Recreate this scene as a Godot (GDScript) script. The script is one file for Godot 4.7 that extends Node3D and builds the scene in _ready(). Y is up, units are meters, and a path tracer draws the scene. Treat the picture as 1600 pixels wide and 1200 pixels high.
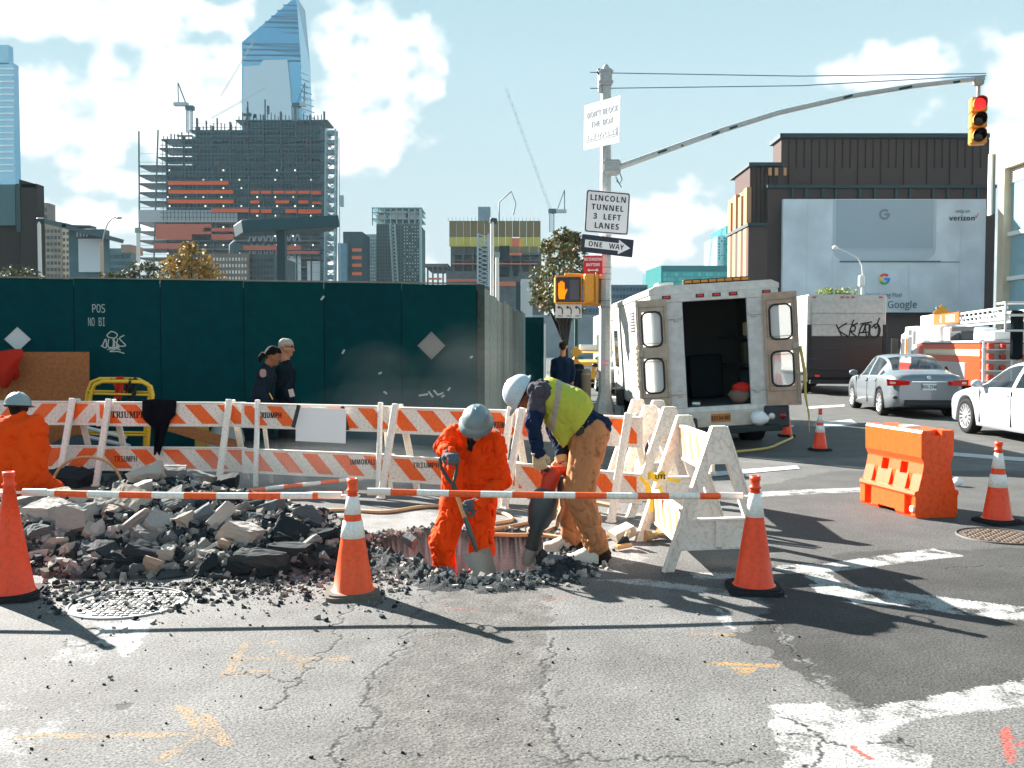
extends Node3D
# A street excavation: camera, sky and sun first, then the road, then the things on it, then the city behind.
const FPX := 1448.53
const PITCH := 0.041397
var CAM := Vector3(0, 1.7, 0)
var mats := {}
var taken := {}
var rng := RandomNumberGenerator.new()
var noise := FastNoiseLite.new()
var SUN_TO := Vector3(-0.725, 0.545, -0.69).normalized()

func _ready():
	rng.seed = 77
	noise.seed = 5
	noise.noise_type = FastNoiseLite.TYPE_SIMPLEX_SMOOTH
	noise.fractal_octaves = 3
	noise.frequency = 1.0
	var cam := Camera3D.new()
	cam.name = "camera"
	cam.position = CAM
	cam.rotation.x = -PITCH
	cam.fov = 45.0
	cam.near = 0.05
	cam.far = 3000.0
	add_child(cam)
	cam.current = true
	var we := WorldEnvironment.new()
	we.name = "world_environment"
	var env := Environment.new()
	env.background_mode = Environment.BG_SKY
	env.sky = make_sky()
	env.tonemap_mode = Environment.TONE_MAPPER_LINEAR
	env.tonemap_exposure = 5.3
	env.sdfgi_enabled = true
	env.ssao_enabled = true
	env.ssil_enabled = true
	env.fog_enabled = true
	env.fog_density = 0.00010
	env.fog_light_color = Color(0.78, 0.9, 0.95)
	env.volumetric_fog_enabled = true
	env.volumetric_fog_density = 0.0
	we.environment = env
	add_child(we)
	var sun := DirectionalLight3D.new()
	sun.name = "sun"
	sun.light_energy = 1.6
	sun.light_angular_distance = 0.5
	sun.light_color = Color(1.0, 0.975, 0.94)
	sun.shadow_enabled = true
	add_child(sun)
	sun.look_at_from_position(SUN_TO * 50.0, Vector3.ZERO, Vector3.UP)
	build_materials()
	build_ground()
	build_hoarding()
	build_city()
	build_rubble()
	build_street_props()
	build_pole()
	build_vehicles()
	build_people()
	build_dust()

# ---------------------------------------------------------------- pixels to directions
func ray(px, py) -> Vector3:
	var d := Vector3((px - 800.0) / FPX, (600.0 - py) / FPX, -1.0)
	return d.rotated(Vector3.RIGHT, -PITCH)
func G(px, py, y := 0.0) -> Vector3:      # where that pixel meets level ground
	var d := ray(px, py)
	return CAM + d * ((y - CAM.y) / d.y)
func P(px, py, depth) -> Vector3:         # the point that far in front of the camera
	var d := ray(px, py)
	return CAM + d * (float(depth) / -d.z)

# ---------------------------------------------------------------- mesh building
class MB:
	var st := SurfaceTool.new()
	var T := Transform3D.IDENTITY
	var n := 0
	func _init(col := Color.WHITE):
		st.begin(Mesh.PRIMITIVE_TRIANGLES)
		st.set_smooth_group(-1)
		st.set_color(col)
		st.set_uv(Vector2.ZERO)
	func c(col) -> MB:
		st.set_color(col)
		return self
	func at(t) -> MB:
		T = t
		return self
	func smooth(on := true, g := 0):
		st.set_smooth_group(g if on else -1)
	func tri(a, b, d):
		st.add_vertex(T * a); st.add_vertex(T * d); st.add_vertex(T * b)
		n += 1
	func quad(a, b, d, e):
		tri(a, b, d)
		tri(a, d, e)
	func uvquad(p: Array, u: Array):
		for i in [0, 2, 1, 0, 3, 2]:
			st.set_uv(u[i]); st.add_vertex(T * p[i])
	func box(o: Vector3, s: Vector3, b := 0.0):
		var h := s * 0.5
		b = minf(b, minf(h.x, minf(h.y, h.z)) * 0.95)
		if b <= 0.0:
			var p = []
			for i in 8:
				p.append(o + Vector3(h.x if i & 1 else -h.x, h.y if i & 2 else -h.y, h.z if i & 4 else -h.z))
			quad(p[4], p[5], p[7], p[6]); quad(p[1], p[0], p[2], p[3]); quad(p[5], p[1], p[3], p[7])
			quad(p[0], p[4], p[6], p[2]); quad(p[6], p[7], p[3], p[2]); quad(p[0], p[1], p[5], p[4])
			return
		var q = {}
		for i in 8:
			var sg := Vector3(1 if i & 1 else -1, 1 if i & 2 else -1, 1 if i & 4 else -1)
			for a in 3:
				var v := (h - Vector3(b, b, b)) * sg
				v[a] = h[a] * sg[a]
				q[i * 3 + a] = o + v
		var face = func(a, i0, i1, i2, i3): quad(q[i0 * 3 + a], q[i1 * 3 + a], q[i2 * 3 + a], q[i3 * 3 + a])
		face.call(2, 4, 5, 7, 6); face.call(2, 1, 0, 2, 3); face.call(0, 5, 1, 3, 7); face.call(0, 0, 4, 6, 2); face.call(1, 6, 7, 3, 2); face.call(1, 0, 1, 5, 4)
		for e in [[4, 5, 2, 1, 1], [6, 7, 2, 1, 0], [0, 1, 2, 1, 0], [2, 3, 2, 1, 1], [5, 7, 2, 0, 1], [4, 6, 2, 0, 0], [1, 3, 2, 0, 0], [0, 2, 2, 0, 1], [1, 5, 0, 1, 0], [3, 7, 0, 1, 1], [0, 4, 0, 1, 1], [2, 6, 0, 1, 0]]:
			var a0 = q[e[0] * 3 + e[2]]; var a1 = q[e[1] * 3 + e[2]]; var b0 = q[e[0] * 3 + e[3]]; var b1 = q[e[1] * 3 + e[3]]
			if (a1 - a0).cross(b0 - a0).dot((a0 + b1) * 0.5 - o) > 0.0: quad(a0, a1, b1, b0)
			else: quad(a0, b0, b1, a1)
		for i in 8:
			var x = q[i * 3]; var y = q[i * 3 + 1]; var z = q[i * 3 + 2]
			if (y - x).cross(z - x).dot(x - o) > 0.0: tri(x, y, z)
			else: tri(x, z, y)
	func bar(a: Vector3, b: Vector3, w: float, d: float, up := Vector3.UP, bev := 0.0):   # a beam from a to b, w across, d along up
		var keep := T
		var y := (b - a).normalized()
		var z := up - y * up.dot(y)
		if z.length() < 0.01: z = Vector3.BACK - y * y.z
		z = z.normalized()
		T = T * Transform3D(Basis(y.cross(z).normalized(), y, z), (a + b) * 0.5)
		box(Vector3.ZERO, Vector3(w, a.distance_to(b), d), bev)
		T = keep
	func loft(rings: Array, closed := true, caps := true, sm := true):
		smooth(sm)
		for i in rings.size() - 1:
			var r0 = rings[i]; var r1 = rings[i + 1]
			var m: int = r0.size()
			for j in (m if closed else m - 1):
				var k := (j + 1) % m
				quad(r0[j], r0[k], r1[k], r1[j])
		smooth(false)
		if caps and closed:
			fan(rings[0], true); fan(rings[-1], false)
	func fan(r, flip := false):
		var o := Vector3.ZERO
		for p in r: o += p
		o /= r.size()
		for j in r.size():
			var k: int = (j + 1) % r.size()
			if flip: tri(o, r[k], r[j])
			else: tri(o, r[j], r[k])
	func tube(pts: Array, rad, sides := 8, caps := true, sm := true):
		var rings = []
		var d0: Vector3 = (pts[1] - pts[0]).normalized()
		var u := d0.cross(Vector3.UP if absf(d0.y) < 0.9 else Vector3.RIGHT).normalized()
		for i in pts.size():
			var d: Vector3 = (pts[mini(i + 1, pts.size() - 1)] - pts[maxi(i - 1, 0)]).normalized()
			u = (u - d * u.dot(d)).normalized()
			var v := d.cross(u)
			var r: float = rad if rad is float or rad is int else rad[i]
			var ring := PackedVector3Array()
			for j in sides:
				var a := TAU * j / sides
				ring.append(pts[i] + (u * cos(a) + v * sin(a)) * r)
			rings.append(ring)
		loft(rings, true, caps, sm)
	func lathe(prof: Array, sides := 20, o := Vector3.ZERO, sm := true, caps := true):
		var rings = []
		for p in prof:
			var ring := PackedVector3Array()
			for j in sides:
				var a := -TAU * j / sides
				ring.append(o + Vector3(p.x * cos(a), p.y, p.x * sin(a)))
			rings.append(ring)
		loft(rings, true, caps, sm)
	func ball(o: Vector3, r: Vector3, sides := 12, rows := 8, from := 0.0, to := 1.0):
		var rings = []
		for i in rows + 1:
			var e := PI * (lerpf(from, to, float(i) / rows) - 0.5)
			var ring := PackedVector3Array()
			for j in sides:
				var a := -TAU * j / sides
				ring.append(o + Vector3(cos(a) * cos(e) * r.x, sin(e) * r.y, sin(a) * cos(e) * r.z))
			rings.append(ring)
		loft(rings, true, false, true)
	func prism(poly: PackedVector2Array, z0: float, z1: float):   # polygon in x y, drawn out along z
		var idx := Geometry2D.triangulate_polygon(poly)
		if Geometry2D.is_polygon_clockwise(poly):
			poly.reverse()
			idx = Geometry2D.triangulate_polygon(poly)
		for i in range(0, idx.size(), 3):
			var a := poly[idx[i]]; var b := poly[idx[i + 1]]; var d := poly[idx[i + 2]]
			if (b - a).cross(d - a) < 0.0:
				var s := b; b = d; d = s
			tri(Vector3(a.x, a.y, z1), Vector3(b.x, b.y, z1), Vector3(d.x, d.y, z1))
			tri(Vector3(a.x, a.y, z0), Vector3(d.x, d.y, z0), Vector3(b.x, b.y, z0))
		for i in poly.size():
			var a := poly[i]; var b := poly[(i + 1) % poly.size()]
			quad(Vector3(a.x, a.y, z0), Vector3(b.x, b.y, z0), Vector3(b.x, b.y, z1), Vector3(a.x, a.y, z1))

func xf(o := Vector3.ZERO, yaw := 0.0, pitch := 0.0, roll := 0.0) -> Transform3D:
	return Transform3D(Basis.from_euler(Vector3(pitch, yaw, roll)), o)
func rrect(w, h, r, k := 4) -> PackedVector2Array:
	var out := PackedVector2Array()
	for q in 4:
		var o := Vector2((w / 2 - r) * (1 if q in [0, 3] else -1), (h / 2 - r) * (1 if q < 2 else -1))
		for i in k + 1:
			var a: float = PI / 2 * (q + float(i) / k)
			out.append(o + Vector2(cos(a), sin(a)) * r)
	return out

func add(mb: MB, called: String, m, parent: Node3D = self, world := false) -> MeshInstance3D:
	mb.st.generate_normals()
	mb.st.index()
	var o := MeshInstance3D.new()
	o.mesh = mb.st.commit()
	o.mesh.surface_set_material(0, m)
	return hang(o, called, parent, world)
func put(mesh: Mesh, called: String, parent: Node3D = self, t := Transform3D.IDENTITY) -> MeshInstance3D:
	var o := MeshInstance3D.new()
	o.mesh = mesh
	o.transform = t
	return hang(o, called, parent)
func hang(o, called, parent, world := false):
	if parent == self: called = numbered(called)
	o.name = called
	parent.add_child(o, true)
	if world and parent != self: o.transform = parent.global_transform.affine_inverse() * o.transform
	return o
func mesh_of(mb: MB, m) -> ArrayMesh:
	mb.st.generate_normals()
	mb.st.index()
	var r := mb.st.commit()
	r.surface_set_material(0, m)
	return r
func numbered(called: String) -> String:
	if not taken.has(called):
		taken[called] = 0
		return called
	taken[called] += 1
	return "%s_%03d" % [called, taken[called]]
func thing(called, label, category, at := Vector3.ZERO, yaw := 0.0, group := "") -> Node3D:
	var o := Node3D.new()
	o.name = numbered(called)
	add_child(o)
	o.position = at
	o.rotation.y = yaw
	return tag(o, label, category, group)
func tag(o, label, category, group := ""):
	o.set_meta("label", label)
	o.set_meta("category", category)
	if group: o.set_meta("group", group)
	return o
func struct(o):
	o.set_meta("kind", "structure")
	return o
func stuff(o):
	o.set_meta("kind", "stuff")
	return o

# ---------------------------------------------------------------- materials
func L(r, g = null, b = null) -> Color:
	return Color(r, r, r) if g == null else Color(r, g, b)
func S(hex: String, k := 1.0) -> Color:      # a colour seen on a swatch, as linear value
	var c := Color(hex).srgb_to_linear()
	return Color(c.r * k, c.g * k, c.b * k)
func vm(rough := 0.6, metal := 0.0, grunge := "", scale := 1.0, bump := 0.0) -> StandardMaterial3D:   # takes its colour from the vertices
	var key := "v%s_%s_%s_%s_%s" % [rough, metal, grunge, scale, bump]
	if not mats.has(key):
		var m := StandardMaterial3D.new()
		m.vertex_color_use_as_albedo = true
		m.roughness = rough
		m.metallic = metal
		if rough >= 0.8: m.metallic_specular = 0.25
		if grunge:
			m.albedo_texture = mats[grunge]
			m.uv1_triplanar = true
			m.uv1_scale = Vector3.ONE * scale
			if bump > 0.0:
				m.heightmap_enabled = true
				m.heightmap_texture = mats[grunge]
				m.heightmap_scale = bump
		mats[key] = m
	return mats[key]
func glass(tint := Color(0.5, 0.6, 0.62), alpha := 0.35) -> StandardMaterial3D:
	var key := "g%s_%s" % [tint, alpha]
	if not mats.has(key):
		var m := StandardMaterial3D.new()
		m.transparency = BaseMaterial3D.TRANSPARENCY_ALPHA
		m.albedo_color = Color(tint.r, tint.g, tint.b, alpha)
		m.roughness = 0.04
		mats[key] = m
	return mats[key]
func glow(col: Color, energy: float) -> StandardMaterial3D:
	var m := StandardMaterial3D.new()
	m.albedo_color = col
	m.emission_enabled = true
	m.emission = col
	m.emission_energy_multiplier = energy
	return m
func noise_tex(sd, freq, lo: Color, hi: Color, oct := 4, kind := FastNoiseLite.TYPE_SIMPLEX_SMOOTH, size := 512, stops := []) -> NoiseTexture2D:
	var t := NoiseTexture2D.new()
	var f := FastNoiseLite.new()
	f.seed = sd
	f.noise_type = kind
	f.frequency = freq
	f.fractal_octaves = oct
	t.noise = f
	t.width = size
	t.height = size
	t.seamless = true
	var g := Gradient.new()
	g.set_color(0, lo); g.set_color(1, hi)
	for s in stops: g.add_point(s[0], s[1])
	t.color_ramp = g
	return t
func grey(v: float) -> Color:
	return Color(v, v, v).linear_to_srgb()
func build_materials():
	mats["dirt"] = noise_tex(11, 0.012, grey(0.72), grey(1.0), 6)
	mats["scuff"] = noise_tex(12, 0.02, grey(0.62), grey(1.0), 6, FastNoiseLite.TYPE_SIMPLEX_SMOOTH, 512, [[0.22, grey(0.8)], [0.5, grey(0.97)]])
	mats["fine"] = noise_tex(13, 0.16, grey(0.6), grey(1.0), 3, FastNoiseLite.TYPE_SIMPLEX_SMOOTH, 512)
	mats["stone"] = noise_tex(14, 0.05, grey(0.45), grey(1.0), 5, FastNoiseLite.TYPE_SIMPLEX_SMOOTH, 512)
	mats["cloth"] = noise_tex(15, 0.06, grey(0.72), grey(1.0), 4, FastNoiseLite.TYPE_SIMPLEX_SMOOTH, 512)
	mats["wood"] = noise_tex(16, 0.02, grey(0.6), grey(1.0), 5, FastNoiseLite.TYPE_SIMPLEX_SMOOTH, 512)
func text(s: String, size: float, m, t: Transform3D, parent: Node3D, called := "lettering", font := "Droid Sans", bold := true, squeeze := 1.0, spacing := 0, depth := 0.004) -> MeshInstance3D:
	var tm := TextMesh.new()
	var f := SystemFont.new()
	f.font_names = PackedStringArray([font])
	f.font_weight = 700 if bold else 400
	var use: Font = f
	if spacing:
		var fv := FontVariation.new()
		fv.base_font = f
		fv.spacing_glyph = spacing
		use = fv
	tm.font = use
	tm.font_size = 64
	tm.pixel_size = size / 46.0      # capital letters come out about that tall
	tm.text = s
	tm.depth = depth
	tm.curve_step = 4.0
	tm.material = m
	var o := MeshInstance3D.new()
	o.mesh = tm
	o.transform = t * Transform3D(Basis.from_scale(Vector3(squeeze, 1, 1)), Vector3.ZERO)
	return hang(o, called, parent)

# ---------------------------------------------------------------- sky
func make_sky() -> Sky:
	var big := Image.create(4096, 2048, false, Image.FORMAT_RGBF)
	var low := sky_part(512, 256, 0, 512, 0, 150)
	low.resize(4096, 1200, Image.INTERPOLATE_CUBIC)
	big.blit_rect(low, Rect2i(0, 0, 4096, 1200), Vector2i.ZERO)
	for side in [0, 1848]:
		var part := sky_part(2048, 1024, side, 200, 344, 176)
		part.resize(400, 352, Image.INTERPOLATE_CUBIC)
		big.blit_rect(part, Rect2i(0, 0, 400, 352), Vector2i(side * 2, 688))
	big.fill_rect(Rect2i(0, 1030, 4096, 1018), Color(0.1, 0.115, 0.12))
	var pan := PanoramaSkyMaterial.new()
	pan.panorama = ImageTexture.create_from_image(big)
	var sky := Sky.new()
	sky.sky_material = pan
	return sky
func sky_part(w: int, h: int, x0: int, ww: int, y0: int, hh: int) -> Image:
	var im := Image.create(ww, hh, false, Image.FORMAT_RGBF)
	var f := FastNoiseLite.new()
	f.seed = 21
	f.noise_type = FastNoiseLite.TYPE_SIMPLEX_SMOOTH
	f.fractal_octaves = 5
	f.fractal_gain = 0.48
	f.frequency = 0.085
	# clouds as seen in the photograph (pixels), the rest strewn round the sky the same way
	var blobs := []
	for b in [[60, 10, 330, 60], [255, 45, 130, 60], [150, 185, 200, 85], [330, 150, 190, 115], [420, 235, 170, 80], [585, 125, 122, 100], [570, 215, 95, 60], [180, 292, 66, 28], [40, 345, 90, 32], [150, 352, 90, 42], [1395, 112, 125, 36], [1060, 335, 105, 50], [1000, 395, 85, 36], [640, 395, 60, 36], [1590, 95, 34, 40], [560, 425, 90, 26]]:
		var az := rad_to_deg(atan((b[0] - 800.0) / FPX))
		blobs.append([az, rad_to_deg(atan((540.0 - b[1]) / FPX * cos(deg_to_rad(az)))), rad_to_deg(b[2] / FPX), rad_to_deg(b[3] / FPX)])
	var r := RandomNumberGenerator.new()
	r.seed = 9
	for i in 70:
		var az := r.randf_range(32, 328)
		var k := r.randf_range(0.7, 1.6)
		blobs.append([az if az < 180 else az - 360.0, 2.0 + 60.0 * pow(r.randf(), 1.6), r.randf_range(5, 11) * k, r.randf_range(2.2, 4.4) * k])
	for i in 20:
		blobs.append([r.randf_range(-31, 31), r.randf_range(27, 75), r.randf_range(6, 14), r.randf_range(2.4, 5)])
	for j in hh:
		var el := 90.0 - 180.0 * (y0 + j + 0.5) / h
		var s := sin(deg_to_rad(maxf(el, 0.0)))
		var base := Color(0.138, 0.157, 0.161).lerp(Color(0.085, 0.127, 0.144), clampf(s / 0.36, 0.0, 1.0)).lerp(Color(0.030, 0.086, 0.128), clampf((s - 0.36) / 0.5, 0.0, 1.0))
		var row := PackedFloat32Array()
		for b in blobs:
			var dy: float = (el - b[1]) / b[3]
			if dy < 0.0: dy *= 1.2
			if absf(dy) < 1.35: row.append_array([b[0], 1.0 / b[2], dy * dy])
		var nb := row.size()
		for i in ww:
			var az := 360.0 * (x0 + i + 0.5) / w
			if az > 180.0: az -= 360.0
			var d := -1.0
			for k in range(0, nb, 3):
				var dx := absf(az - row[k])
				if dx > 180.0: dx = 360.0 - dx
				dx *= row[k + 1]
				d = maxf(d, 1.0 - dx * dx - row[k + 2])
			var c := base
			if d > -0.9:
				var n := f.get_noise_2d(az * 3.2, el * 4.2)
				var a := smoothstep(-0.02, 0.75, d + n * 1.2)
				var g := clampf(f.get_noise_2d(az * 1.6 + 40.0, el * 3.4) * 0.9 + 0.6, 0.0, 1.0)
				c = base.lerp(Color(0.186, 0.195, 0.2).lerp(Color(0.25, 0.246, 0.24), g), a * 0.98)
			im.set_pixel(i, j, c)
	return im

# ---------------------------------------------------------------- the road, the trench
const GX0 := -7.0
const GX1 := 9.0
const GZ0 := -14.0
const GZ1 := -2.4
const GW := 1536
const GH := 1114
var trench_poly := PackedVector2Array()
func undul(x: float, z: float) -> float:
	return 0.012 * noise.get_noise_2d(x * 0.22, z * 0.22)
func gy(x: float, z: float) -> float:
	var fade := clampf(minf(minf(x - GX0, GX1 - x), minf(z - GZ0, GZ1 - z)) / 1.5, 0.0, 1.0)
	return undul(x, z) * fade
func trench_d(p: Vector2) -> float:       # metres inside the trench's edge, negative outside
	var best := 1e9
	for i in trench_poly.size():
		var q := Geometry2D.get_closest_point_to_segment(p, trench_poly[i], trench_poly[(i + 1) % trench_poly.size()])
		best = minf(best, q.distance_to(p))
	return best if Geometry2D.is_point_in_polygon(p, trench_poly) else -best
func px_poly(pts: Array) -> PackedVector2Array:
	var out := PackedVector2Array()
	for i in range(0, pts.size(), 2):
		var g := G(pts[i], pts[i + 1])
		out.append(Vector2((g.x - GX0) / (GX1 - GX0) * GW, (g.z - GZ0) / (GZ1 - GZ0) * GH))
	return out
func fill_poly(im: Image, poly: PackedVector2Array, col: Color):
	var y0 := 1e9
	var y1 := -1e9
	for p in poly:
		y0 = minf(y0, p.y); y1 = maxf(y1, p.y)
	for y in range(maxi(0, int(y0)), mini(im.get_height(), int(y1) + 1)):
		var xs := []
		for i in poly.size():
			var a := poly[i]; var b := poly[(i + 1) % poly.size()]
			if (a.y <= y + 0.5) != (b.y <= y + 0.5): xs.append(a.x + (y + 0.5 - a.y) / (b.y - a.y) * (b.x - a.x))
		xs.sort()
		for i in range(0, xs.size() - 1, 2):
			im.fill_rect(Rect2i(int(xs[i]), y, maxi(1, int(xs[i + 1]) - int(xs[i])), 1), col)
func stroke(im: Image, pts: Array, r: float, col: Color, wander := 0.0):
	var q := px_poly(pts)
	for i in q.size() - 1:
		var n := int(q[i].distance_to(q[i + 1]) / 0.6) + 1
		for k in n:
			var p := q[i].lerp(q[i + 1], float(k) / n)
			if wander > 0.0: p += Vector2(noise.get_noise_2d(p.x * 0.07, p.y * 0.07), noise.get_noise_2d(p.x * 0.07 + 90.0, p.y * 0.07)) * wander
			var rr := maxf(0.5, r * (1.0 + 0.5 * noise.get_noise_2d(p.x * 0.2, p.y * 0.2)))
			im.fill_rect(Rect2i(int(p.x - rr), int(p.y - rr * 0.8), maxi(1, int(rr * 2.0)), maxi(1, int(rr * 1.6))), col)
func noise_bytes(sd, freq, oct) -> PackedByteArray:
	var f := FastNoiseLite.new()
	f.seed = sd
	f.frequency = freq
	f.fractal_octaves = oct
	f.noise_type = FastNoiseLite.TYPE_SIMPLEX_SMOOTH
	var im := f.get_image(GW, GH)
	im.convert(Image.FORMAT_L8)
	return im.get_data()
func build_ground():
	var zone := Image.create(GW, GH, false, Image.FORMAT_RGBA8)   # r new asphalt, g milled strip, b concrete dust, a crack
	zone.fill(Color(0, 0, 0, 0))
	fill_poly(zone, px_poly([1190, 965, 1205, 900, 1180, 760, 1300, 735, 1600, 735, 1800, 760, 1800, 900, 1500, 870]), Color(0.5, 0, 0, 0))
	fill_poly(zone, px_poly([1150, 990, 1205, 945, 1225, 890, 1330, 862, 1800, 850, 1800, 1030, 1600, 1075, 1345, 1112]), Color(1, 0, 0, 0))
	fill_poly(zone, px_poly([680, 925, 655, 955, 640, 990, 625, 1020, 570, 1072, 578, 1100, 588, 1125, 560, 1150, 530, 1165, 525, 1260, 880, 1260, 868, 1140, 845, 1060, 850, 1010, 865, 930, 760, 910]), Color(0, 1, 0, 0))
	fill_poly(zone, px_poly([430, 800, 1010, 800, 1010, 872, 960, 892, 860, 905, 600, 905, 560, 850, 480, 838]), Color(0, 0, 1, 0))
	fill_poly(zone, px_poly([90, 880, 300, 915, 520, 890, 600, 905, 640, 925, 480, 925, 300, 945, 60, 915]), Color(0, 0, 0.45, 0))
	var paint := Image.create(GW, GH, false, Image.FORMAT_RGBA8)  # r white, g faded white, b yellow, a red
	paint.fill(Color(0, 0, 0, 0))
	var white := Color(1, 0, 0, 0)
	for q in [[1195, 1100, 1295, 1097, 1312, 1112, 1600, 1060, 1700, 1045, 1700, 1090, 1600, 1103, 1430, 1121, 1372, 1150, 1380, 1164, 1455, 1178, 1450, 1250, 1240, 1250, 1215, 1160], [1210, 883, 1290, 880, 1460, 857, 1505, 869, 1300, 893, 1225, 897], [1258, 914, 1300, 911, 1600, 948, 1700, 960, 1700, 982, 1600, 970, 1365, 944, 1290, 930], [1250, 897, 1290, 893, 1365, 942, 1335, 944], [1190, 768, 1360, 761, 1360, 768, 1190, 776], [1116, 950, 1131, 950, 1147, 980, 1137, 984], [150, 972, 246, 968, 205, 1027, 155, 1003], [1080, 895, 1160, 893, 1150, 903, 1090, 905], [930, 905, 1000, 903, 1150, 922, 1140, 930]]:
		fill_poly(paint, px_poly(q), white)
	var faded := Color(0, 1, 0, 0)
	for q in [[0, 1130, 40, 1138, 60, 1160, 0, 1190], [85, 1030, 110, 1000, 165, 1010, 150, 1040], [0, 1095, 50, 1105, 10, 1120], [560, 752, 700, 748, 700, 756, 560, 760], [480, 800, 640, 795, 660, 800, 480, 806]]:
		fill_poly(paint, px_poly(q), faded)
	stroke(paint, [132, 1085, 75, 1145, 20, 1205], 3.0, faded, 2.0)
	stroke(paint, [1195, 960, 1250, 1020, 1330, 1105], 2.2, Color(0, 0.7, 0, 0), 5.0)
	var spray := Color(0, 0, 0.62, 0)
	for s in [[430, 1005, 388, 1006, 356, 1055, 425, 1050], [380, 1031, 545, 1032], [440, 1020, 480, 1045], [30, 1152, 300, 1150], [285, 1105, 320, 1150, 250, 1190], [320, 1120, 355, 1165], [60, 1170, 95, 1175]]:
		stroke(paint, s, 2.4, spray, 2.0)
	for s in [[1112, 1037, 1215, 1040], [1152, 1044, 1178, 1046, 1160, 1054], [1080, 990, 1150, 992]]:
		stroke(paint, s, 2.6, Color(0, 0, 1.0 if s[0] != 1080 else 0.5, 0), 1.0)
	for s in [[1576, 1138, 1582, 1190], [1582, 1165, 1610, 1160], [1335, 1165, 1365, 1185]]:
		stroke(paint, s, 2.0, Color(0, 0, 0, 1), 1.0)
	for s in [[850, 940, 890, 932], [1098, 893, 1140, 896], [700, 950, 745, 956]]:
		stroke(paint, s, 1.5, Color(0, 0, 0, 0.4), 2.0)
	var crack := Image.create(GW, GH, false, Image.FORMAT_L8)
	for s in [[[555, 945, 530, 975, 525, 1005, 490, 1040, 470, 1065, 422, 1112], 0.75], [[570, 1072, 578, 1100, 588, 1125, 560, 1150, 530, 1165, 525, 1250], 1.3], [[680, 925, 655, 955, 640, 990, 625, 1020, 570, 1072], 0.9], [[360, 1052, 420, 1058, 470, 1072], 0.5], [[1220, 1120, 1270, 1140, 1290, 1175, 1260, 1200], 0.6], [[1240, 1150, 1330, 1165], 0.5], [[1200, 960, 1215, 985, 1275, 1050], 0.5], [[545, 945, 590, 950, 600, 940], 0.5], [[1480, 890, 1540, 884, 1600, 886], 0.8], [[850, 1185, 1000, 1188, 1180, 1192], 0.6], [[868, 1000, 850, 1050, 862, 1110, 868, 1150, 905, 1190], 0.5], [[1355, 1163, 1400, 1150, 1425, 1166], 1.0], [[100, 1005, 180, 1010], 0.4]]:
		stroke(crack, s[0], s[1] * 0.7, Color.WHITE, 7.0)
	for s in [[186, 1104, 203, 1103, 195, 1110, 188, 1108], [194, 1106, 200, 1107]]: stroke(crack, s, 1.6, Color(0.8, 0.8, 0.8))
	var zb := zone.get_data(); var pb := paint.get_data(); var cb := crack.get_data()
	var n1 := noise_bytes(31, 0.006, 4); var n2 := noise_bytes(32, 0.05, 3); var n3 := noise_bytes(33, 0.47, 2); var n4 := noise_bytes(34, 0.02, 4)
	var out := PackedByteArray(); out.resize(GW * GH * 3)
	var hb := PackedByteArray(); hb.resize(GW * GH)
	# sRGB lookup for the colour bytes
	var lut := PackedByteArray(); lut.resize(4097)
	for i in 4097: lut[i] = int(clampf(grey(i / 4096.0).r * 255.0, 0, 255))
	var base_lo := 0.070
	for y in GH:
		var edge_y := minf(y, GH - 1 - y)
		for x in GW:
			var i := y * GW + x
			var wx := x + ((n2[i] - 128) >> 4) + ((n4[i] - 128) >> 4)
			var wy := y + ((n3[i] - 128) >> 5) + ((n4[(i + 7777) % (GW * GH)] - 128) >> 4)
			wx = clampi(wx, 0, GW - 1); wy = clampi(wy, 0, GH - 1)
			var k := (wy * GW + wx) * 4
			var a1 := n1[i] / 255.0
			var a2 := n2[i] / 255.0
			var a3 := n3[i] / 255.0
			var a4 := n4[i] / 255.0
			var v := 0.128 + 0.052 * (a1 - 0.5) + 0.045 * (a4 - 0.5) + 0.02 * (a2 - 0.5)
			var h := 0.45 + 0.3 * (a3 - 0.5) + 0.12 * (a2 - 0.5)
			var rr := 1.01; var bb := 0.975
			if zb[k] > 0:
				v = (0.05 if zb[k] > 200 else 0.083) + 0.022 * (a1 - 0.5) + 0.02 * (a4 - 0.5) + 0.012 * (a2 - 0.5)
			if zb[k + 1] > 0:
				v = 0.098 + 0.03 * (a4 - 0.5) + 0.06 * (a2 - 0.5)
				h = 0.3 + 0.55 * (a3 - 0.5) + 0.4 * (a2 - 0.5)
				rr = 1.03; bb = 0.94
			if zb[k + 2] > 0:
				var t := zb[k + 2] / 255.0 * clampf(0.2 + 1.6 * a4, 0.0, 1.0)
				v = lerpf(v, 0.21 + 0.1 * (a4 - 0.5) + 0.05 * (a2 - 0.5), t)
			v *= 0.62 + 0.86 * a3
			var r := v * rr; var g := v; var b := v * bb
			var p := i * 4
			var kx := clampi(x + ((n2[i] - 128) >> 5), 0, GW - 1)
			k = (clampi(y + ((n3[i] - 128) >> 6), 0, GH - 1) * GW + kx) * 4
			if pb[k] > 0:
				var t := clampf((a4 * 0.5 + a2 * 0.6 + a3 * 0.45 - 0.52) * 4.0, 0.0, 1.0)
				r = lerpf(r, 0.36, t); g = lerpf(g, 0.362, t); b = lerpf(b, 0.355, t)
				h = lerpf(h, 0.62, t * 0.6)
			elif pb[k + 1] > 0:
				var t := clampf((a4 * 0.5 + a2 * 0.5 + a3 * 0.5 - 0.7) * 3.0, 0.0, 0.7) * pb[k + 1] / 255.0
				r = lerpf(r, 0.33, t); g = lerpf(g, 0.33, t); b = lerpf(b, 0.33, t)
			elif pb[p + 2] > 0:
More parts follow.
